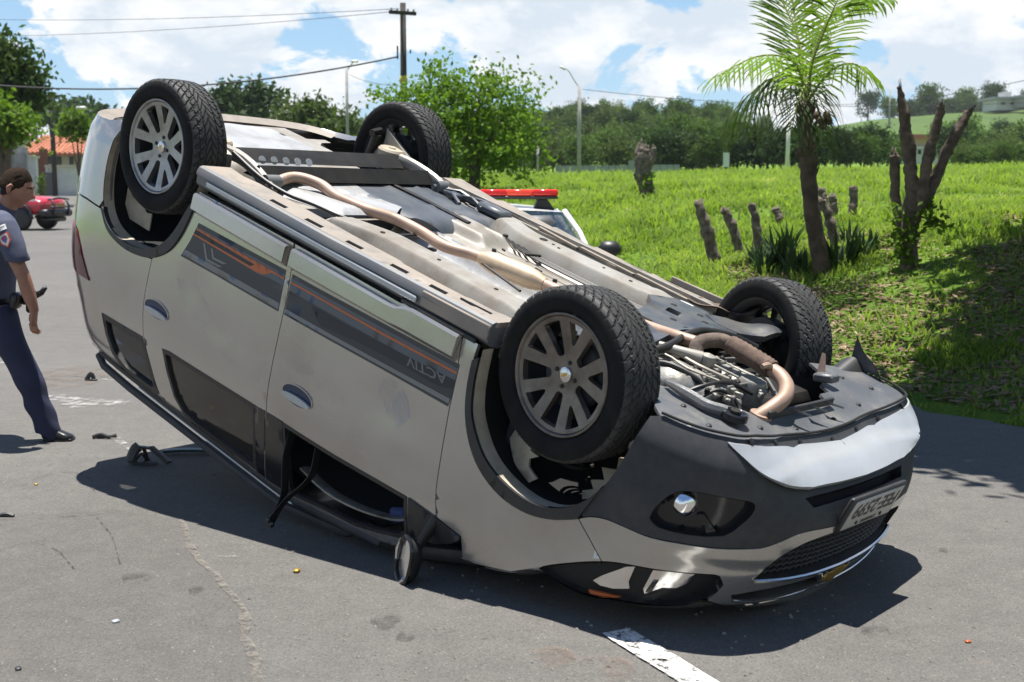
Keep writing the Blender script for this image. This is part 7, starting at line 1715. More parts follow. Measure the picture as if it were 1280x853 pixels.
# ---- beyond the field
GREYW = mat('grey_panel', (0.26, 0.275, 0.29), 0.9, 0, (0.22, 0.23, 0.245), 1.0)
def fz_(D, u): return vfoot(D, float(H(px_at(u, D), D))) + 3
t = built('panel_fence', 'long grey concrete panel fence at the far edge of the field', 'fence', 108, 760, [('post', GREYW, [(694, 696, 205, fz_(108, 695), 107.9, .3)])])
bx = t.location
for k, u in enumerate(range(696, 842, 8)):
    mb = MB(); boxpx(mb, u + .3, u + 7.7, 207 if u < 782 else (201 if u < 800 else 206), fz_(108, u), 108 + .05 * (k % 2), .15); mb.V = [tuple(Vector(v) - bx) for v in mb.V]; mb.build('panel', GREYW, t, False)
built('field_sign', 'small white board standing at the edge of the field left of the palm', 'sign', 105, 905, [('board', mat('white_board', (.55, .56, .55), .7), [(901.5, 909, 191, 209, 105, .1)]), ('post', CONC, [(902.5, 903.3, 209, 214, 105.02, .06)]), ('post', CONC, [(907.3, 908.1, 209, 214, 105.02, .06)])])
PINKW = mat('pink_wall', (.50, .36, .32), .9); ROOFG = mat('grey_roof', (.36, .36, .36), .8)
built('pink_house', 'pink and white house block seen between the bare stumps of the lopped tree', 'house', 215, 1160, [('wall', WHITEW, [(1138, 1178, 183, 205, 216, 10)]), ('wall', PINKW, [(1136, 1180, 172, 184, 216.5, 9.5)]), ('roof', mat('red_roof', (.42, .13, .10), .8), [(1134, 1182, 168, 173, 215, 12)]), ('window', DARKW, [(1142, 1146, 187, 193, 215.8, .4)]), ('window', DARKW, [(1151, 1155, 187, 193, 215.8, .4)]), ('window', DARKW, [(1166, 1170, 187, 193, 215.8, .4)])])
built('low_shed', 'long low grey roofed shed behind the lopped tree', 'shed', 230, 1120, [('wall', CREAMW, [(1098, 1150, 176, 190, 231, 8)]), ('roof', ROOFG, [(1096, 1152, 171, 177, 229, 12)])])
built('hilltop_building', 'white flat roofed building high on the right hand ridge', 'building', 480, 1240, [('wall', WHITEW, [(1236, 1268, 123, 138, 480, 14)]), ('roof', ROOFG, [(1234, 1270, 121, 124, 478, 18)]), ('tower', WHITEW, [(1245, 1254, 115, 122, 484, 6)]), ('window', DARKW, [(1242, 1247, 128, 131, 479.6, .6)]), ('window', DARKW, [(1254, 1259, 128, 131, 479.6, .6)])])
built('hilltop_building', 'grey block at the right edge behind the white hilltop building', 'building', 470, 1282, [('wall', WALL, [(1270, 1296, 120, 134, 470, 12)]), ('roof', ROOFG, [(1269, 1297, 118, 121, 468, 15)])])
built('blue_house', 'small blue gabled house showing above the wood left of the palm', 'house', 300, 876, [('wall', mat('blue_wall', (.30, .38, .46), .9), [(868, 884, 146, 160, 300, 8)]), ('roof', TILE, [(866, 880, 141, 147, 299, 10)]), ('window', DARKW, [(873, 876, 150, 154, 299.7, .4)])])
built('long_roof', 'long pale warehouse roof between the wood and the palm', 'building', 330, 915, [('wall', WHITEW, [(890, 935, 144, 152, 331, 10)]), ('roof', ROOFG, [(888, 937, 140, 145, 329, 14)])])
# ------------------------------------------------------------------ other vehicles
VM = dict(white=mat('car_white', (.72, .72, .72), .3, 0, coat=.6), red=mat('car_red', (.50, .03, .045), .3, 0, coat=.6), glass=mat('car_glass', (.012, .028, .050), .04, 0, spec=.6, alpha=.62), black=mat('car_black', (.018, .018, .02), .45), grey=mat('car_grey', (.10, .10, .105), .5, .3), chrome=M['chrome'], lamp=mat('lamp_clear', (.75, .75, .75), .1, .4), redlamp=mat('beacon_red', (.62, .02, .02), .12, 0, emit=(1.0, .06, .03), estr=.06), redlamp2=mat('beacon_red_bright', (.70, .05, .03), .15, 0, emit=(1.0, .10, .05), estr=.16), amber=M['amber'])
def shell(name, stations, m, parent, n=20, open_end=False):
    """loft of rounded-box sections: (x, half width, z low, z high, power)"""
    V = []; F = []
    for x, w, z0, z1, pw in stations:
        for j in range(n):
            q = 2 * pi * j / n; c, s = cos(q), sin(q)
            V.append((x, w * (abs(c) ** (2 / pw)) * (1 if c >= 0 else -1), (z0 + z1) / 2 + (z1 - z0) / 2 * (abs(s) ** (2 / pw)) * (1 if s >= 0 else -1)))
    for i in range(len(stations) - 1):
        for j in range(n): F.append((i * n + j, i * n + (j + 1) % n, (i + 1) * n + (j + 1) % n, (i + 1) * n + j))
    F.append(tuple(range(n))[::-1]); F.append(tuple((len(stations) - 1) * n + j for j in range(n)))
    o = mesh(name, V, F, m, parent); sharp(o.data, 50); return o
def road_wheels(t, xs, w, r):
    for x in xs:
        for s in (1, -1):
            mb = MB(); mb.lathe([(r * .62, .11), (r * .93, .10), (r, .06), (r, -.06), (r * .93, -.10), (r * .62, -.11)], c=(x, s * w, r), axis='y', n=28); wh = mb.build('wheel', VM['black'], t)
            mb = MB(); mb.lathe([(0, .07 * s), (r * .25, .07 * s), (r * .6, .085 * s), (r * .64, .10 * s)], c=(x, s * w, r), axis='y', n=20, cap=False); mb.build('rim', VM['grey'], wh)
# patrol car facing the camera, behind the wreck
PC = empty('patrol_car', (px_at(616, 11.3), 11.3, 0.0), -pi / 2 + .08); props(PC, 'white patrol car with a red roof light bar parked behind the overturned car', 'car')
shell('body', [(1.95, .60, .38, .62, 3), (1.90, .74, .25, .72, 4), (1.6, .82, .22, .84, 5), (.95, .84, .20, .93, 5), (.4, .845, .20, .95, 5), (-1.4, .845, .20, .96, 5), (-1.85, .80, .24, .93, 5), (-1.98, .70, .35, .80, 4)], VM['white'], PC)
# greenhouse: pillars, roof and separate panes
Zr = 1.31
def cab(x, y, z): return (x, y, z)
mb = MB(); mb.grid(lambda u, v: (0.30 - 1.55 * u, (v * 2 - 1) * (.60 - .04 * u), Zr + .05 * (1 - (v * 2 - 1) ** 2) * (1 - (u * 2 - 1) ** 2 * .5) - .02 * (u * 2 - 1) ** 2), 12, 10)
mb.grid(lambda u, v: (0.30 - 1.55 * u, (v * 2 - 1) * (.60 - .04 * u), Zr - .04), 12, 10, True)
for s in (1, -1): mb.grid(lambda u, v: (0.30 - 1.55 * u, s * (.60 - .04 * u), Zr - .02 * (u * 2 - 1) ** 2 - .04 * v), 12, 1, s < 0)
mb.build('roof', VM['white'], PC)
mb = MB(); mb.grid(lambda u, v: (.95 - .66 * u + .05 * (1 - (v * 2 - 1) ** 2), (v * 2 - 1) * (.74 - .15 * u), .92 + (Zr - .93) * u), 8, 12); mb.build('windscreen', VM['glass'], PC)
mb = MB(); mb.grid(lambda u, v: (-1.62 + .38 * u, (v * 2 - 1) * (.74 - .17 * u), .94 + (Zr - .96) * u), 6, 8, True); mb.build('rear_window', VM['glass'], PC)
for s in (1, -1):
    mb = MB(); mb.tube([(.99, s * .765, .90), (.62, s * .70, 1.13), (.28, s * .61, Zr - .01)], [.026, .024, .026], 8); mb.build('pillar', VM['white'], PC)
    mb = MB(); mb.tube([(-1.66, s * .765, .92), (-1.24, s * .575, Zr - .02)], .06, 8); mb.tube([(-.42, s * .795, .93), (-.45, s * .60, Zr - .02)], .04, 8); mb.build('pillar', VM['white'], PC)
    mb = MB(); mb.add([(.90, s * .785, .93), (-1.60, s * .785, .94), (-1.22, s * .585, Zr - .04), (.26, s * .60, Zr - .04)], [(0, 1, 2, 3) if s > 0 else (3, 2, 1, 0)]); mb.build('side_window', VM['glass'], PC, False)
    mb = MB(); mb.box((.80, s * .93, 1.00), (.11, .19, .13), bev=.045); mb.tube([(.80, s * .79, .95), (.80, s * .88, .98)], .025, 6); mb.build('door_mirror', VM['black'], PC)
    mb = MB(); mb.box((1.80, s * .60, .68), (.14, .26, .15), rot=Matrix.Rotation(-s * .3, 3, 'Z'), bev=.05); mb.build('headlight', VM['lamp'], PC)
mb = MB(); mb.box((1.93, 0, .60), (.06, .7, .12), bev=.02); mb.build('grille', VM['black'], PC)
mb = MB(); mb.box((.45, .32, 1.02), (.14, .40, .50), bev=.06); mb.box((.45, -.32, 1.02), (.14, .40, .50), bev=.06); mb.build('seats', VM['grey'], PC)
mb = MB(); mb.box((.0, 0, 1.418), (.26, 1.14, .03), bev=.012); LB = mb.build('light_bar', VM['black'], PC)
for k in range(5):
    mb = MB(); mb.box((0, -.46 + .23 * k, 1.460), (.24, .2285, .056), bev=.012); mb.build('beacon_lens', VM['redlamp2'] if k in (1, 3) else VM['redlamp'], LB)
for s in (1, -1): mb = MB(); mb.add([(.06, s * .48, 1.405), (.06, s * .40, 1.405), (.06, s * .37, 1.33), (.06, s * .55, 1.31), (-.06, s * .48, 1.405), (-.06, s * .40, 1.405), (-.06, s * .37, 1.33), (-.06, s * .55, 1.31)], [(0, 1, 2, 3), (7, 6, 5, 4), (0, 3, 7, 4), (1, 5, 6, 2), (0, 4, 5, 1)]); mb.build('bar_foot', VM['black'], LB, False)
road_wheels(PC, (1.25, -1.25), .74, .29)
# red pick-up in the distance, seen from its side, nose to the right
PK = empty('pickup_truck', (px_at(-4, 40), 40, 0.0), -.20); PK.scale = (.92, .92, .92); props(PK, 'red and white rescue pickup with black bull bar standing far down the road', 'truck')
shell('bonnet', [(2.30, .62, .74, .98, 3), (2.22, .78, .58, 1.06, 4), (1.75, .86, .50, 1.13, 5), (.95, .88, .45, 1.18, 5), (.80, .88, .45, 1.18, 5)], VM['red'], PK)
shell('cab', [(.82, .86, .45, 1.20, 5), (.2, .87, .42, 1.22, 5), (-.9, .87, .42, 1.22, 5), (-.95, .86, .45, 1.2, 5)], VM['red'], PK)
shell('roof', [(.25, .60, 1.58, 1.70, 4), (.0, .68, 1.58, 1.74, 4), (-.75, .68, 1.58, 1.74, 4), (-.92, .62, 1.58, 1.70, 4)], VM['white'], PK)
shell('greenhouse', [(.78, .80, 1.18, 1.24, 4), (.22, .66, 1.18, 1.64, 4), (-.80, .66, 1.18, 1.64, 4), (-.92, .72, 1.18, 1.5, 4)], VM['glass'], PK)
shell('load_bed', [(-.98, .87, .50, 1.16, 6), (-2.40, .87, .52, 1.16, 6)], VM['red'], PK)
for s in (1, -1):
    mb = MB(); mb.box((1.5, s * .878, 1.02), (1.3, .012, .075)); mb.box((-.1, s * .885, 1.02), (1.7, .012, .075)); mb.build('white_stripe', VM['white'], PK, False)
    mb = MB(); mb.tube([(1.5 + .46 * cos(q), s * .875, .42 + .46 * sin(q)) for q in np.linspace(-.1, pi + .1, 16)], .06, 6); mb.build('wheel_arch', VM['black'], PK)
    mb = MB(); mb.box((2.12, s * .62, .93), (.22, .30, .15), bev=.04); mb.build('headlight', VM['lamp'], PK)
    mb = MB(); mb.box((.62, s * 1.0, 1.26), (.12, .18, .18), bev=.05); mb.build('door_mirror', VM['black'], PK)
mb = MB(); mb.box((2.32, 0, .58), (.34, 1.66, .26), bev=.07); mb.box((2.25, 0, .36), (.2, 1.3, .16), bev=.05); mb.build('bumper', VM['black'], PK)
mb = MB()
for y in (-.45, .45): mb.tube([(2.50, y, .50), (2.56, y, .80), (2.44, y, 1.06)], .035, 8)
mb.tube([(2.44, -.62, 1.03), (2.46, 0, 1.08), (2.44, .62, 1.03)], .035, 8); mb.tube([(2.56, -.7, .78), (2.56, .7, .78)], .03, 8); mb.build('bull_bar', VM['black'], PK)
mb = MB(); mb.box((2.24, 0, .88), (.10, .8, .22), bev=.03); mb.build('grille', VM['black'], PK)
mb = MB(); mb.box((-.25, 0, 1.80), (.24, 1.1, .11), bev=.04); mb.build('light_bar', VM['redlamp'], PK)
road_wheels(PK, (1.5, -1.6), .80, .40)
# ------------------------------------------------------------------ debris on the road
PLA = mat('broken_black_plastic', (0.022, 0.022, 0.024), 0.45, 0, (0.045, 0.044, 0.043), 20)
TEAL = mat('dark_teal_strip', (0.020, 0.040, 0.046), 0.3)
def shard(name, u, v, paths, label, cat='debris', m=None, group=None):
    p = ground_at(u, v); p.z = 0.004; mb = MB()
    for pts, r, fl in paths: mb.tube([Vector(q) for q in smooth_path(pts, 4)], r, 6, flat=fl)
    o = mb.build(name, m or PLA, None, True); o.location = p; props(o, label, cat, group); sharp(o.data, 30); return o
shard('plastic_bracket', 185, 582, [([(-.10, 0, .01), (-.075, .01, .075), (-.05, .01, .098)], .030, (1, .35)), ([(-.055, .01, .095), (-.01, .03, .085), (.02, .02, .088)], .024, (.4, 1)), ([(.015, .02, .09), (.07, .0, .05), (.125, -.02, .012)], .028, (.3, 1)), ([(-.09, .03, .0), (-.04, .02, .055), (-.01, .04, .01)], .02, (.4, 1)), ([(-.10, .0, .012), (-.02, -.03, .008), (.06, -.03, .01)], .016, (.5, 1)), ([(-.03, .02, .09), (-.02, .05, .03), (-.04, .06, .0)], .014, (1, .5))], 'broken black plastic bracket lying at the tip of the car shadow')
shard('plastic_scrap', 130, 551, [([(-.07, 0, .01), (-.02, .01, .025), (.03, 0, .012), (.075, .01, .02)], .013, (1, .6)), ([(-.05, .02, .005), (0, .03, .012)], .012, (1, 1))], 'thin curved black scrap beside a white chalk mark near the boot')
shard('plastic_scrap', 114, 477, [([(-.04, 0, .005), (0, 0, .055), (.02, .01, .01)], .018, (1, .5)), ([(-.045, 0, .008), (.05, -.01, .008)], .014, (.5, 1))], 'small upright black scrap in the chalk circle behind the car')
shard('dark_strip', 240, 570, [([(-.16, 0, .02), (-.05, .01, .024), (.12, .02, .02)], .028, (.5, 1.2))], 'dark glossy trim strip lying under the raised roof edge', m=TEAL)
shard('plastic_scrap', 8, 649, [([(-.035, 0, .008), (0, .005, .014), (.035, 0, .006)], .012, (1, .8))], 'little black scrap at the left edge of the picture')
shard('plastic_scrap', 430, 520, [([(-.03, 0, .008), (.03, 0, .01)], .01, (1, .6))], 'tiny black scrap in the shadow behind the roof') if False else None
for k, (u, v, s, lab) in enumerate([(272, 556, .014, 'pale glass crumb left of the roof edge'), (371, 717, .016, 'yellowish crumb on the edge of the shadow left of the mirror'), (45, 610, .010, 'yellow crumb on the cracked asphalt at the left'), (145, 783, .014, 'small bright chip on the asphalt at lower left'), (23, 842, .013, 'black nut lying at the bottom left'), (1210, 806, .010, 'tiny orange chip on the road at lower right')]):
    p = ground_at(u, v); mb = MB(); mb.box((0, 0, s * .4), (s * 2, s * 1.5, s * .8), rot=Matrix.Rotation(k * 1.3, 3, 'Z'), bev=s * .3); o = mb.build('chip', [M['lens'], M['gold'], M['gold'], M['skid'], PLA, M['amber']][k] if k else M['skid'], None); o.location = (p.x, p.y, .004); props(o, lab, 'debris')
# ------------------------------------------------------------------ officer walking past at the left
PS = 0.00492      # metres per photograph pixel at his distance
PO = ground_at(66, 549); PO.z = 0.004
OFFC = empty('person', PO); props(OFFC, 'uniformed officer in dark blue looking down as he walks past the wreck', 'person')
SK = mat('skin', (0.33, 0.17, 0.115), 0.5, 0, (0.28, 0.135, 0.09), 12.0, spec=0.35)
HAIR = mat('hair_dark_brown', (0.032, 0.021, 0.015), 0.9, 0, (0.045, 0.031, 0.022), 60.0, bump=.9, bscale=240, spec=0.08)
SHIRT = mat('shirt_slate_blue', (0.066, 0.076, 0.120), 0.85, 0, (0.052, 0.060, 0.098), 9.0, bump=.25, bscale=14)
TROU = mat('trousers_navy', (0.022, 0.026, 0.062), 0.85, 0, (0.017, 0.020, 0.048), 7.0, bump=.35, bscale=9)
LEATH = mat('black_leather', (0.012, 0.012, 0.013), 0.32)
BOOT = mat('boot_leather', (0.014, 0.013, 0.013), 0.28)
def q(u, v, y=0.0):
    p = rad(PITCH); a = (u - 640) / 1575.6; b = (v - 426.5) / 1575.6; d = Vector((a, cos(p) - b * sin(p), -sin(p) - b * cos(p)))
    return Vector((0, 0, CAM_H)) + d * ((PO.y + y) / d.y) - PO
def ringtube(mb, rings, n=20, cap=True):
    """rings: (centre, half width along x', half depth along y', yaw) stacked along a path"""
    V = []; F = []; k = len(rings)
    for i, (c, a, b, yaw) in enumerate(rings):
        c = Vector(c); t = (Vector(rings[min(i + 1, k - 1)][0]) - Vector(rings[max(i - 1, 0)][0])).normalized()
        xa = Vector((cos(yaw), sin(yaw), 0)); xa = (xa - t * xa.dot(t)).normalized(); ya = t.cross(xa)
        for j in range(n):
            w = 2 * pi * j / n; V.append(c + xa * a * cos(w) + ya * b * sin(w))
    for i in range(k - 1):
        for j in range(n): F.append((i * n + j, i * n + (j + 1) % n, (i + 1) * n + (j + 1) % n, (i + 1) * n + j))
    if cap: F.append(tuple(range(n))[::-1]); F.append(tuple((k - 1) * n + j for j in range(n)))
    return mb.add(V, F)
def dens(r, m=3):
    """smooth interpolation between rings"""
    A = np.array([list(c) + [a, b, y] for c, a, b, y in r], float); o = smooth_path([tuple(v) for v in A], m); return [(Vector(v[:3]), v[3], v[4], v[5]) for v in o]
# head: profile to the right, chin down
hc = q(19, 236, -.02); tilt = rad(24)
RT = Matrix.Rotation(tilt, 3, 'Y') @ Matrix.Rotation(rad(7), 3, 'Z')
def head_pt(a, e):
    """a: azimuth from the face, e: elevation"""
    d = np.array([cos(e) * cos(a), cos(e) * sin(a), sin(e)])
    r = np.array([.098, .076, .118]) * d
    x, y, z = r
    f = max(0, cos(a))
    if z < 0: y *= 1 - .32 * (-z / .118) ** 1.3; x *= 1 - .05 * (-z / .118)
    if z < -.02 and f < .3: x *= .78 + .2 * f                                   # back of the neck
    x += .026 * f ** 14 * math.exp(-((z + .010) / .020) ** 2) * (1 if z > -.03 else .9)     # nose
    x += .012 * f ** 20 * math.exp(-((z - .008) / .02) ** 2)
    x += .010 * f ** 8 * math.exp(-((z + .052) / .013) ** 2)                    # lips
    x += .013 * f ** 6 * math.exp(-((z + .088) / .016) ** 2)                    # chin
    x -= .008 * (math.exp(-((abs(a) - .38) / .16) ** 2)) * math.exp(-((z - .022) / .014) ** 2)   # eye sockets
    x += .006 * f ** 2 * math.exp(-((z - .045) / .012) ** 2)                    # brow
    return Vector((x, y, z))
body = MB()
hv = []; hf = []; na, ne = 48, 32
for i in range(ne + 1):
    e = -pi / 2 + pi * i / ne
    for j in range(na): hv.append(hc + RT @ head_pt(-pi + 2 * pi * j / na, e))
for i in range(ne):
    for j in range(na): hf.append((i * na + j, i * na + (j + 1) % na, (i + 1) * na + (j + 1) % na, (i + 1) * na + j))
body.add(hv, hf)
sh_r, sh_l = q(3, 281, -.20), q(-18, 279, .18)
ringtube(body, dens([(q(-2, 288, 0), .075, .13, 0), (q(3, 272, 0), .062, .085, 0), (q(9, 258, -.01), .058, .060, 0), (q(15, 245, -.015), .058, .058, 0)]))
ringtube(body, dens([(q(-10, 385, 0), .12, .165, 0), (q(-13, 360, 0), .118, .155, 0), (q(-12, 330, 0), .125, .16, 0), (q(-8, 300, 0), .125, .175, 0), (q(-6, 282, 0), .10, .165, 0), (q(0, 270, 0), .06, .09, 0)]))
# right arm (towards the camera), hanging with the elbow a little bent
ARM = [(sh_r, .058, .058, 0), (q(12, 305, -.235), .050, .052, 0), (q(22, 330, -.25), .043, .044, 0), (q(29, 345, -.255), .040, .041, 0), (q(35, 365, -.25), .041, .042, 0), (q(41, 382, -.245), .030, .034, 0), (q(43, 390, -.243), .026, .031, 0)]
ringtube(body, dens(ARM), 18)
ARML = [(sh_l, .055, .055, 0), (q(-34, 318, .24), .045, .048, 0), (q(-38, 345, .25), .040, .040, 0), (q(-28, 372, .24), .036, .038, 0), (q(-20, 390, .23), .026, .030, 0)]
ringtube(body, dens(ARML), 16)
def hand(w, dirv, palm_n, side, mbh):
    d = Vector(dirv).normalized(); nrm = Vector(palm_n).normalized(); nrm = (nrm - d * nrm.dot(d)).normalized(); lat = d.cross(nrm) * side
    pal = [w, w + d * .035, w + d * .070, w + d * .092]
    ringtube(mbh, [(pal[0], .020, .028, 0), (pal[1], .018, .036, 0), (pal[2], .017, .042, 0), (pal[3], .012, .040, 0)], 14)
    for k, (off, ln, r) in enumerate(((.031, .070, .0088), (.011, .080, .0092), (-.010, .074, .0088), (-.029, .058, .0078))):
        b = w + d * .085 + lat * off; c1, c2 = .25 + .08 * k, .75 + .12 * k
        p1 = b + (d * cos(c1) + nrm * sin(c1)) * ln * .42; p2 = p1 + (d * cos(c2) + nrm * sin(c2)) * ln * .32; p3 = p2 + (d * cos(c2 + .5) + nrm * sin(c2 + .5)) * ln * .26
        mbh.tube([b - d * .015, b, p1, p2, p3], [r, r, r * .95, r * .88, r * .6], 8)
    b = w + d * .03 + lat * .030; p1 = b + (d * .7 + lat * .55 + nrm * .35).normalized() * .038; p2 = p1 + (d * .85 + lat * .15 + nrm * .45).normalized() * .034
    mbh.tube([w + d * .012 + lat * .012, b, p1, p2], [.014, .013, .011, .007], 8)
hand(q(43, 389, -.243), (-.10, -.05, -1), (.55, .80, 0), -1, body)
hand(q(-20, 389, .23), (.2, 0, -1), (.3, -.9, 0), 1, body)
for s, LEG in ((-1, [(q(-4, 385, -.085), .085, .09, 0), (q(12, 425, -.09), .072, .075, 0), (q(34, 468, -.09), .055, .056, 0), (q(46, 500, -.09), .052, .052, 0), (q(58, 530, -.09), .036, .038, 0), (q(62, 542, -.09), .036, .038, 0)]), (1, [(q(-12, 385, .085), .085, .09, 0), (q(-24, 425, .09), .072, .075, 0), (q(-36, 465, .09), .055, .056, 0), (q(-58, 500, .09), .050, .050, 0), (q(-80, 522, .09), .036, .038, 0), (q(-86, 530, .09), .036, .038, 0)])):
    ringtube(body, dens(LEG), 16)
def remesh(mb, name, m, vox, parent, smooth_it=4):
    o = mesh(name, mb.V, mb.F, m, None, True)
    r = o.modifiers.new('r', 'REMESH'); r.mode = 'VOXEL'; r.voxel_size = vox; r.use_smooth_shade = True
    s_ = o.modifiers.new('s', 'SMOOTH'); s_.factor = .5; s_.iterations = smooth_it
    dg = bpy.context.evaluated_depsgraph_get(); dg.update(); me = bpy.data.meshes.new_from_object(o.evaluated_get(dg))
    bpy.data.objects.remove(o); me.name = name
    if not me.materials: me.materials.append(m)
    me.polygons.foreach_set('use_smooth', [True] * len(me.polygons)); return link(name, me, parent)
BODY = remesh(body, 'body', SK, .0062, OFFC, 3)
# ears and eyes
for s in (-1, 1):
    mb = MB(); c = hc + RT @ Vector((-.012, s * .074, -.004)); mb.tube([c + RT @ Vector((.006, 0, -.030)), c + RT @ Vector((-.006, s * .006, -.012)), c + RT @ Vector((-.012, s * .010, .010)), c + RT @ Vector((.0, s * .007, .028)), c + RT @ Vector((.014, 0, .022))], [.008, .009, .010, .009, .006], 8); mb.tube([c + RT @ Vector((.0, 0, -.02)), c + RT @ Vector((-.002, s * .004, .016))], .012, 8); mb.build('ear', SK, BODY)
    mb = MB(); c = hc + RT @ Vector((.079, s * .032, .020)); mb.lathe([(0, -.009), (.0065, -.0065), (.0092, 0), (.0065, .0065), (0, .009)], c=tuple(c), n=12); mb.build('eye', mat('eye', (.5, .48, .46), .2, 0, (.03, .02, .015), 60), BODY)
    mb = MB(); mb.tube([hc + RT @ Vector((.092, s * .016, .040)), hc + RT @ Vector((.088, s * .036, .046)), hc + RT @ Vector((.072, s * .055, .040))], [.004, .005, .003], 6); mb.build('eyebrow', HAIR, BODY)
# close-cropped hair
hv = []; hf = []; na2, ne2 = 56, 26
def hairline(a):
    a = abs(a); return np.interp(a, [0, .5, .9, 1.15, 1.45, 1.75, 2.2, pi], [.72, .70, .52, .22, .02, -.34, -.50, -.55])
rng = np.random.default_rng(5)
for j in range(na2):
    a = -pi + 2 * pi * j / na2; e0 = hairline(a) + .07 * sin(j * 2.1) * sin(j * .9)
    for i in range(ne2 + 1):
        t = i / ne2; e = e0 + (pi / 2 - e0) * t; p = head_pt(a, e); th = (.0008 + .013 * min(1, t * 1.4) ** 1.3 * (1 if abs(a) < 2 else .7))
        if abs(a) > 1.2 and t < .5: th *= .6
        hv.append(hc + RT @ (p + p.normalized() * (th + .0028 * rng.random())))
for j in range(na2):
    for i in range(ne2):
        j2 = (j + 1) % na2; hf.append((j * (ne2 + 1) + i, j2 * (ne2 + 1) + i, j2 * (ne2 + 1) + i + 1, j * (ne2 + 1) + i + 1))
mesh('hair', hv, hf, HAIR, OFFC)
# shirt: torso and short sleeves in one, voxel-joined
sb_ = MB()
ringtube(sb_, dens([(q(-12, 379, 0), .140, .178, 0), (q(-13, 368, 0), .142, .180, 0), (q(-13, 352, 0), .146, .180, 0), (q(-11, 330, 0), .148, .182, 0), (q(-8, 305, 0), .145, .192, 0), (q(-6, 287, 0), .122, .190, 0), (q(-3, 275, 0), .092, .150, 0), (q(2, 266, 0), .074, .082, 0), (q(5, 261, -.01), .066, .070, 0)]), 28)
ringtube(sb_, dens([(q(-4, 279, -.12), .07, .075, 0), (q(3, 280, -.20), .076, .074, 0), (q(12, 300, -.238), .072, .074, 0), (q(21, 322, -.25), .070, .072, 0), (q(22, 326, -.25), .068, .070, 0)]), 20)
ringtube(sb_, dens([(q(-14, 279, .12), .07, .075, 0), (q(-19, 280, .19), .072, .072, 0), (q(-33, 310, .24), .066, .068, 0), (q(-36, 326, .245), .066, .066, 0)]), 20)
rg = np.random.default_rng(8)
SHO = remesh(sb_, 'shirt', SHIRT, .0085, OFFC, 2)
co = np.zeros(len(SHO.data.vertices) * 3); SHO.data.vertices.foreach_get('co', co); co = co.reshape(-1, 3)
fold = .0055 * np.sin(co[:, 2] * 48 + co[:, 0] * 30 + 3 * np.sin(co[:, 1] * 14)) * (vnoise(co[:, 0] * 9, co[:, 2] * 9, 1, 3)); co[:, 0] += fold; co[:, 1] += fold * .8
SHO.data.vertices.foreach_set('co', co.ravel()); SHO.data.update()
mb = MB(); ringtube(mb, [(q(5, 262, -.01), .071, .075, 0), (q(9, 256, -.012), .066, .068, 0), (q(8, 257, -.012), .070, .074, 0), (q(3, 266, -.008), .080, .086, 0)], 24, False); mb.build('collar', SHIRT, SHO)
# sleeve badges: white name tape, coloured shield
from mathutils.bvhtree import BVHTree
BV = BVHTree.FromPolygons([v.co.copy() for v in SHO.data.vertices], [tuple(p.vertices) for p in SHO.data.polygons])
def patch(name, pts, m, d=.0745):
    V = [(q(u, v, 0)) for u, v in pts]; V = [Vector((p.x, -.222 - .06 * (p.z < 9) - d * .0, p.z)) for p in V]; return V
def sleeve_sheet(name, poly, m, lift):
    # lay the patch on the outside of the sleeve (a cylinder about the upper arm)
    A = q(3, 280, -.20); B = q(21, 322, -.25); ax = (B - A); L_ = ax.length; ax.normalize(); out = Vector((.10, -1, .05)); out = (out - ax * out.dot(ax)).normalized(); sd = ax.cross(out)
    Q, T, Bl = triangulate([densify(poly, .012)], .015); V = []
    for s_, t_ in Q:
        o_ = A + ax * t_ + out * .3 + sd * s_; h_ = BV.ray_cast(o_, -out); V.append((h_[0] if h_[0] is not None else A + ax * t_ + out * .07 + sd * s_) + out * lift)
    V2 = V + [v - out * .004 for v in V]; return mesh(name, V, [tuple(t) for t in T] , m, SHO)
WT = mat('badge_white', (.60, .60, .58), .8); 
def shield_poly(w, t0, h): return [(-w, t0), (w, t0), (w, t0 + h * .55), (0, t0 + h), (-w, t0 + h * .55)]
sleeve_sheet('name_tape', [(-.036, .036), (.036, .036), (.036, .070), (-.036, .070)], WT, .003)
sleeve_sheet('name_tape_print', [(-.030, .046), (.030, .046), (.030, .052), (-.030, .052)], mat('badge_print', (.25, .25, .26), .8), .0045)
sleeve_sheet('badge', shield_poly(.034, .088, .090), mat('badge_red', (.45, .05, .04), .7), .003)
sleeve_sheet('badge_field', shield_poly(.026, .094, .074), mat('badge_pale', (.55, .50, .42), .7), .0045)
sleeve_sheet('badge_device', shield_poly(.015, .104, .045), mat('badge_blue', (.10, .12, .34), .7), .006)
sleeve_sheet('badge_bar', [(-.018, .112), (.018, .112), (.018, .120), (-.018, .120)], mat('badge_red2', (.45, .05, .04), .7), .0072)
# trousers: seat and both legs in one
tb = MB()
ringtube(tb, dens([(q(-12, 372, 0), .136, .172, 0), (q(-11, 385, 0), .142, .178, 0), (q(-9, 402, 0), .130, .172, 0), (q(-8, 412, 0), .09, .14, 0)]), 26)
ringtube(tb, dens([(q(-7, 388, -.085), .118, .098, 0), (q(6, 415, -.09), .104, .096, 0), (q(20, 442, -.09), .088, .086, 0), (q(34, 470, -.09), .080, .078, 0), (q(45, 498, -.09), .077, .074, 0), (q(55, 522, -.09), .074, .070, 0), (q(61, 540, -.09), .074, .070, 0), (q(60, 544, -.09), .070, .068, 0)]), 22)
ringtube(tb, dens([(q(-13, 388, .085), .118, .098, 0), (q(-22, 418, .09), .100, .094, 0), (q(-33, 450, .09), .086, .084, 0), (q(-44, 478, .09), .080, .076, 0), (q(-66, 506, .09), .074, .070, 0), (q(-82, 524, .09), .070, .068, 0), (q(-85, 528, .09), .068, .066, 0)]), 22)
TRO = remesh(tb, 'trousers', TROU, .009, OFFC, 3)
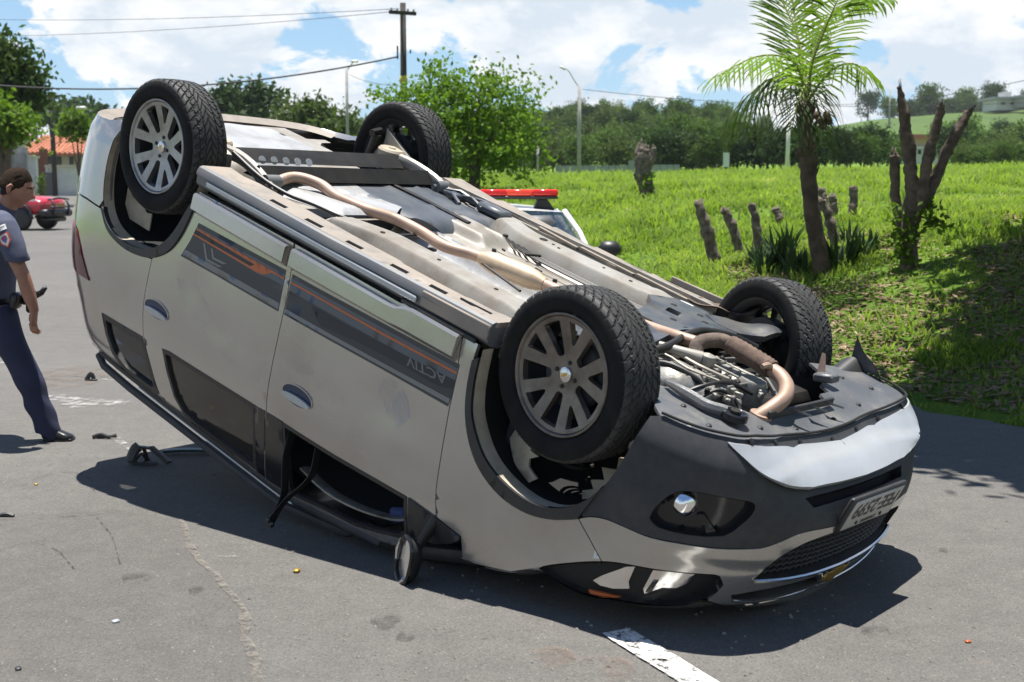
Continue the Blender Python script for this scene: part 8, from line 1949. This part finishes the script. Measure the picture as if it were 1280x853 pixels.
co = np.zeros(len(TRO.data.vertices) * 3); TRO.data.vertices.foreach_get('co', co); co = co.reshape(-1, 3)
fold = .008 * np.sin(co[:, 2] * 34 + co[:, 0] * 22 + 2.5 * np.sin(co[:, 1] * 11 + co[:, 2] * 7)) * vnoise(co[:, 0] * 6, co[:, 2] * 6, 1, 5); co[:, 0] += fold; co[:, 1] += fold * .6
TRO.data.vertices.foreach_set('co', co.ravel()); TRO.data.update()
mb = MB(); ringtube(mb, [(q(-12, 371, 0), .150, .186, 0), (q(-12, 377, 0), .152, .188, 0), (q(-12, 383, 0), .150, .186, 0)], 30, False); BELT = mb.build('duty_belt', LEATH, OFFC)
mb = MB(); c = q(20, 376, -.13); mb.box(tuple(c), (.05, .10, .10), rot=Matrix.Rotation(.2, 3, 'Y'), bev=.015); mb.build('pouch', LEATH, BELT)
mb = MB(); c = q(36, 372, -.08); mb.box(tuple(c), (.11, .045, .055), rot=Matrix.Rotation(-.5, 3, 'Y'), bev=.012); mb.tube([q(42, 371, -.08), q(52, 366, -.08), q(57, 359, -.08)], [.020, .018, .014], 8); mb.box(tuple(q(38, 382, -.08)), (.05, .04, .09), bev=.012); mb.build('holster', LEATH, BELT)
# boots
for s, heel, toe, y, up in ((0, (58, 544), (91, 541), -.09, 0), (1, (-90, 534), (-66, 546), .09, 8)):
    mb = MB(); h, t_ = q(heel[0], heel[1], y), q(toe[0], toe[1], y); d = (t_ - h); L_ = d.length; d.normalize()
    sec = []
    for f, w, zl, zh in ((-.12, .030, .012, .060), (0, .040, .004, .100), (.22, .040, .004, .105), (.45, .044, .003, .072), (.72, .047, .002, .052), (.92, .040, .003, .040), (1.02, .020, .010, .028)):
        c = h + d * (f * L_); c = Vector((c.x, c.y, 0 if s == 0 else c.z - .02)); sec.append((c + Vector((0, 0, (zl + zh) / 2)), w, (zh - zl) / 2))
    V = []; F = []; n = 16
    for c, w, hh in sec:
        for j in range(n): a = 2 * pi * j / n; V.append(c + Vector((0, w * cos(a), hh * sin(a))))
    for i in range(len(sec) - 1):
        for j in range(n): F.append((i * n + j, i * n + (j + 1) % n, (i + 1) * n + (j + 1) % n, (i + 1) * n + j))
    F.append(tuple(range(n))[::-1]); F.append(tuple((len(sec) - 1) * n + j for j in range(n)))
    mb.add(V, F); b = mb.build('boot', BOOT, OFFC)
    mb = MB(); mid = h + d * (L_ * .47); mb.box((mid.x, y, .008 if s == 0 else mid.z - .02), (L_ * 1.1, .086, .016), bev=.006); mb.build('sole', BOOT, b)

# ------------------------------------------------------------------ thin haze over the far wood and hills
hm = bpy.data.materials.new('haze_air'); hm.use_nodes = True; hn = hm.node_tree; hn.nodes.clear()
ho = hn.nodes.new('ShaderNodeOutputMaterial'); hv_ = hn.nodes.new('ShaderNodeVolumePrincipled')
hv_.inputs['Color'].default_value = (.90, .94, 1.0, 1); hv_.inputs['Density'].default_value = 0.00011; hv_.inputs['Anisotropy'].default_value = 0.2
hn.links.new(hv_.outputs[0], ho.inputs['Volume'])
HZ = MB().box((0, 0, 24.0), (5400, 5400, 51)).build('haze', hm, None, False); props(HZ, kind='stuff')
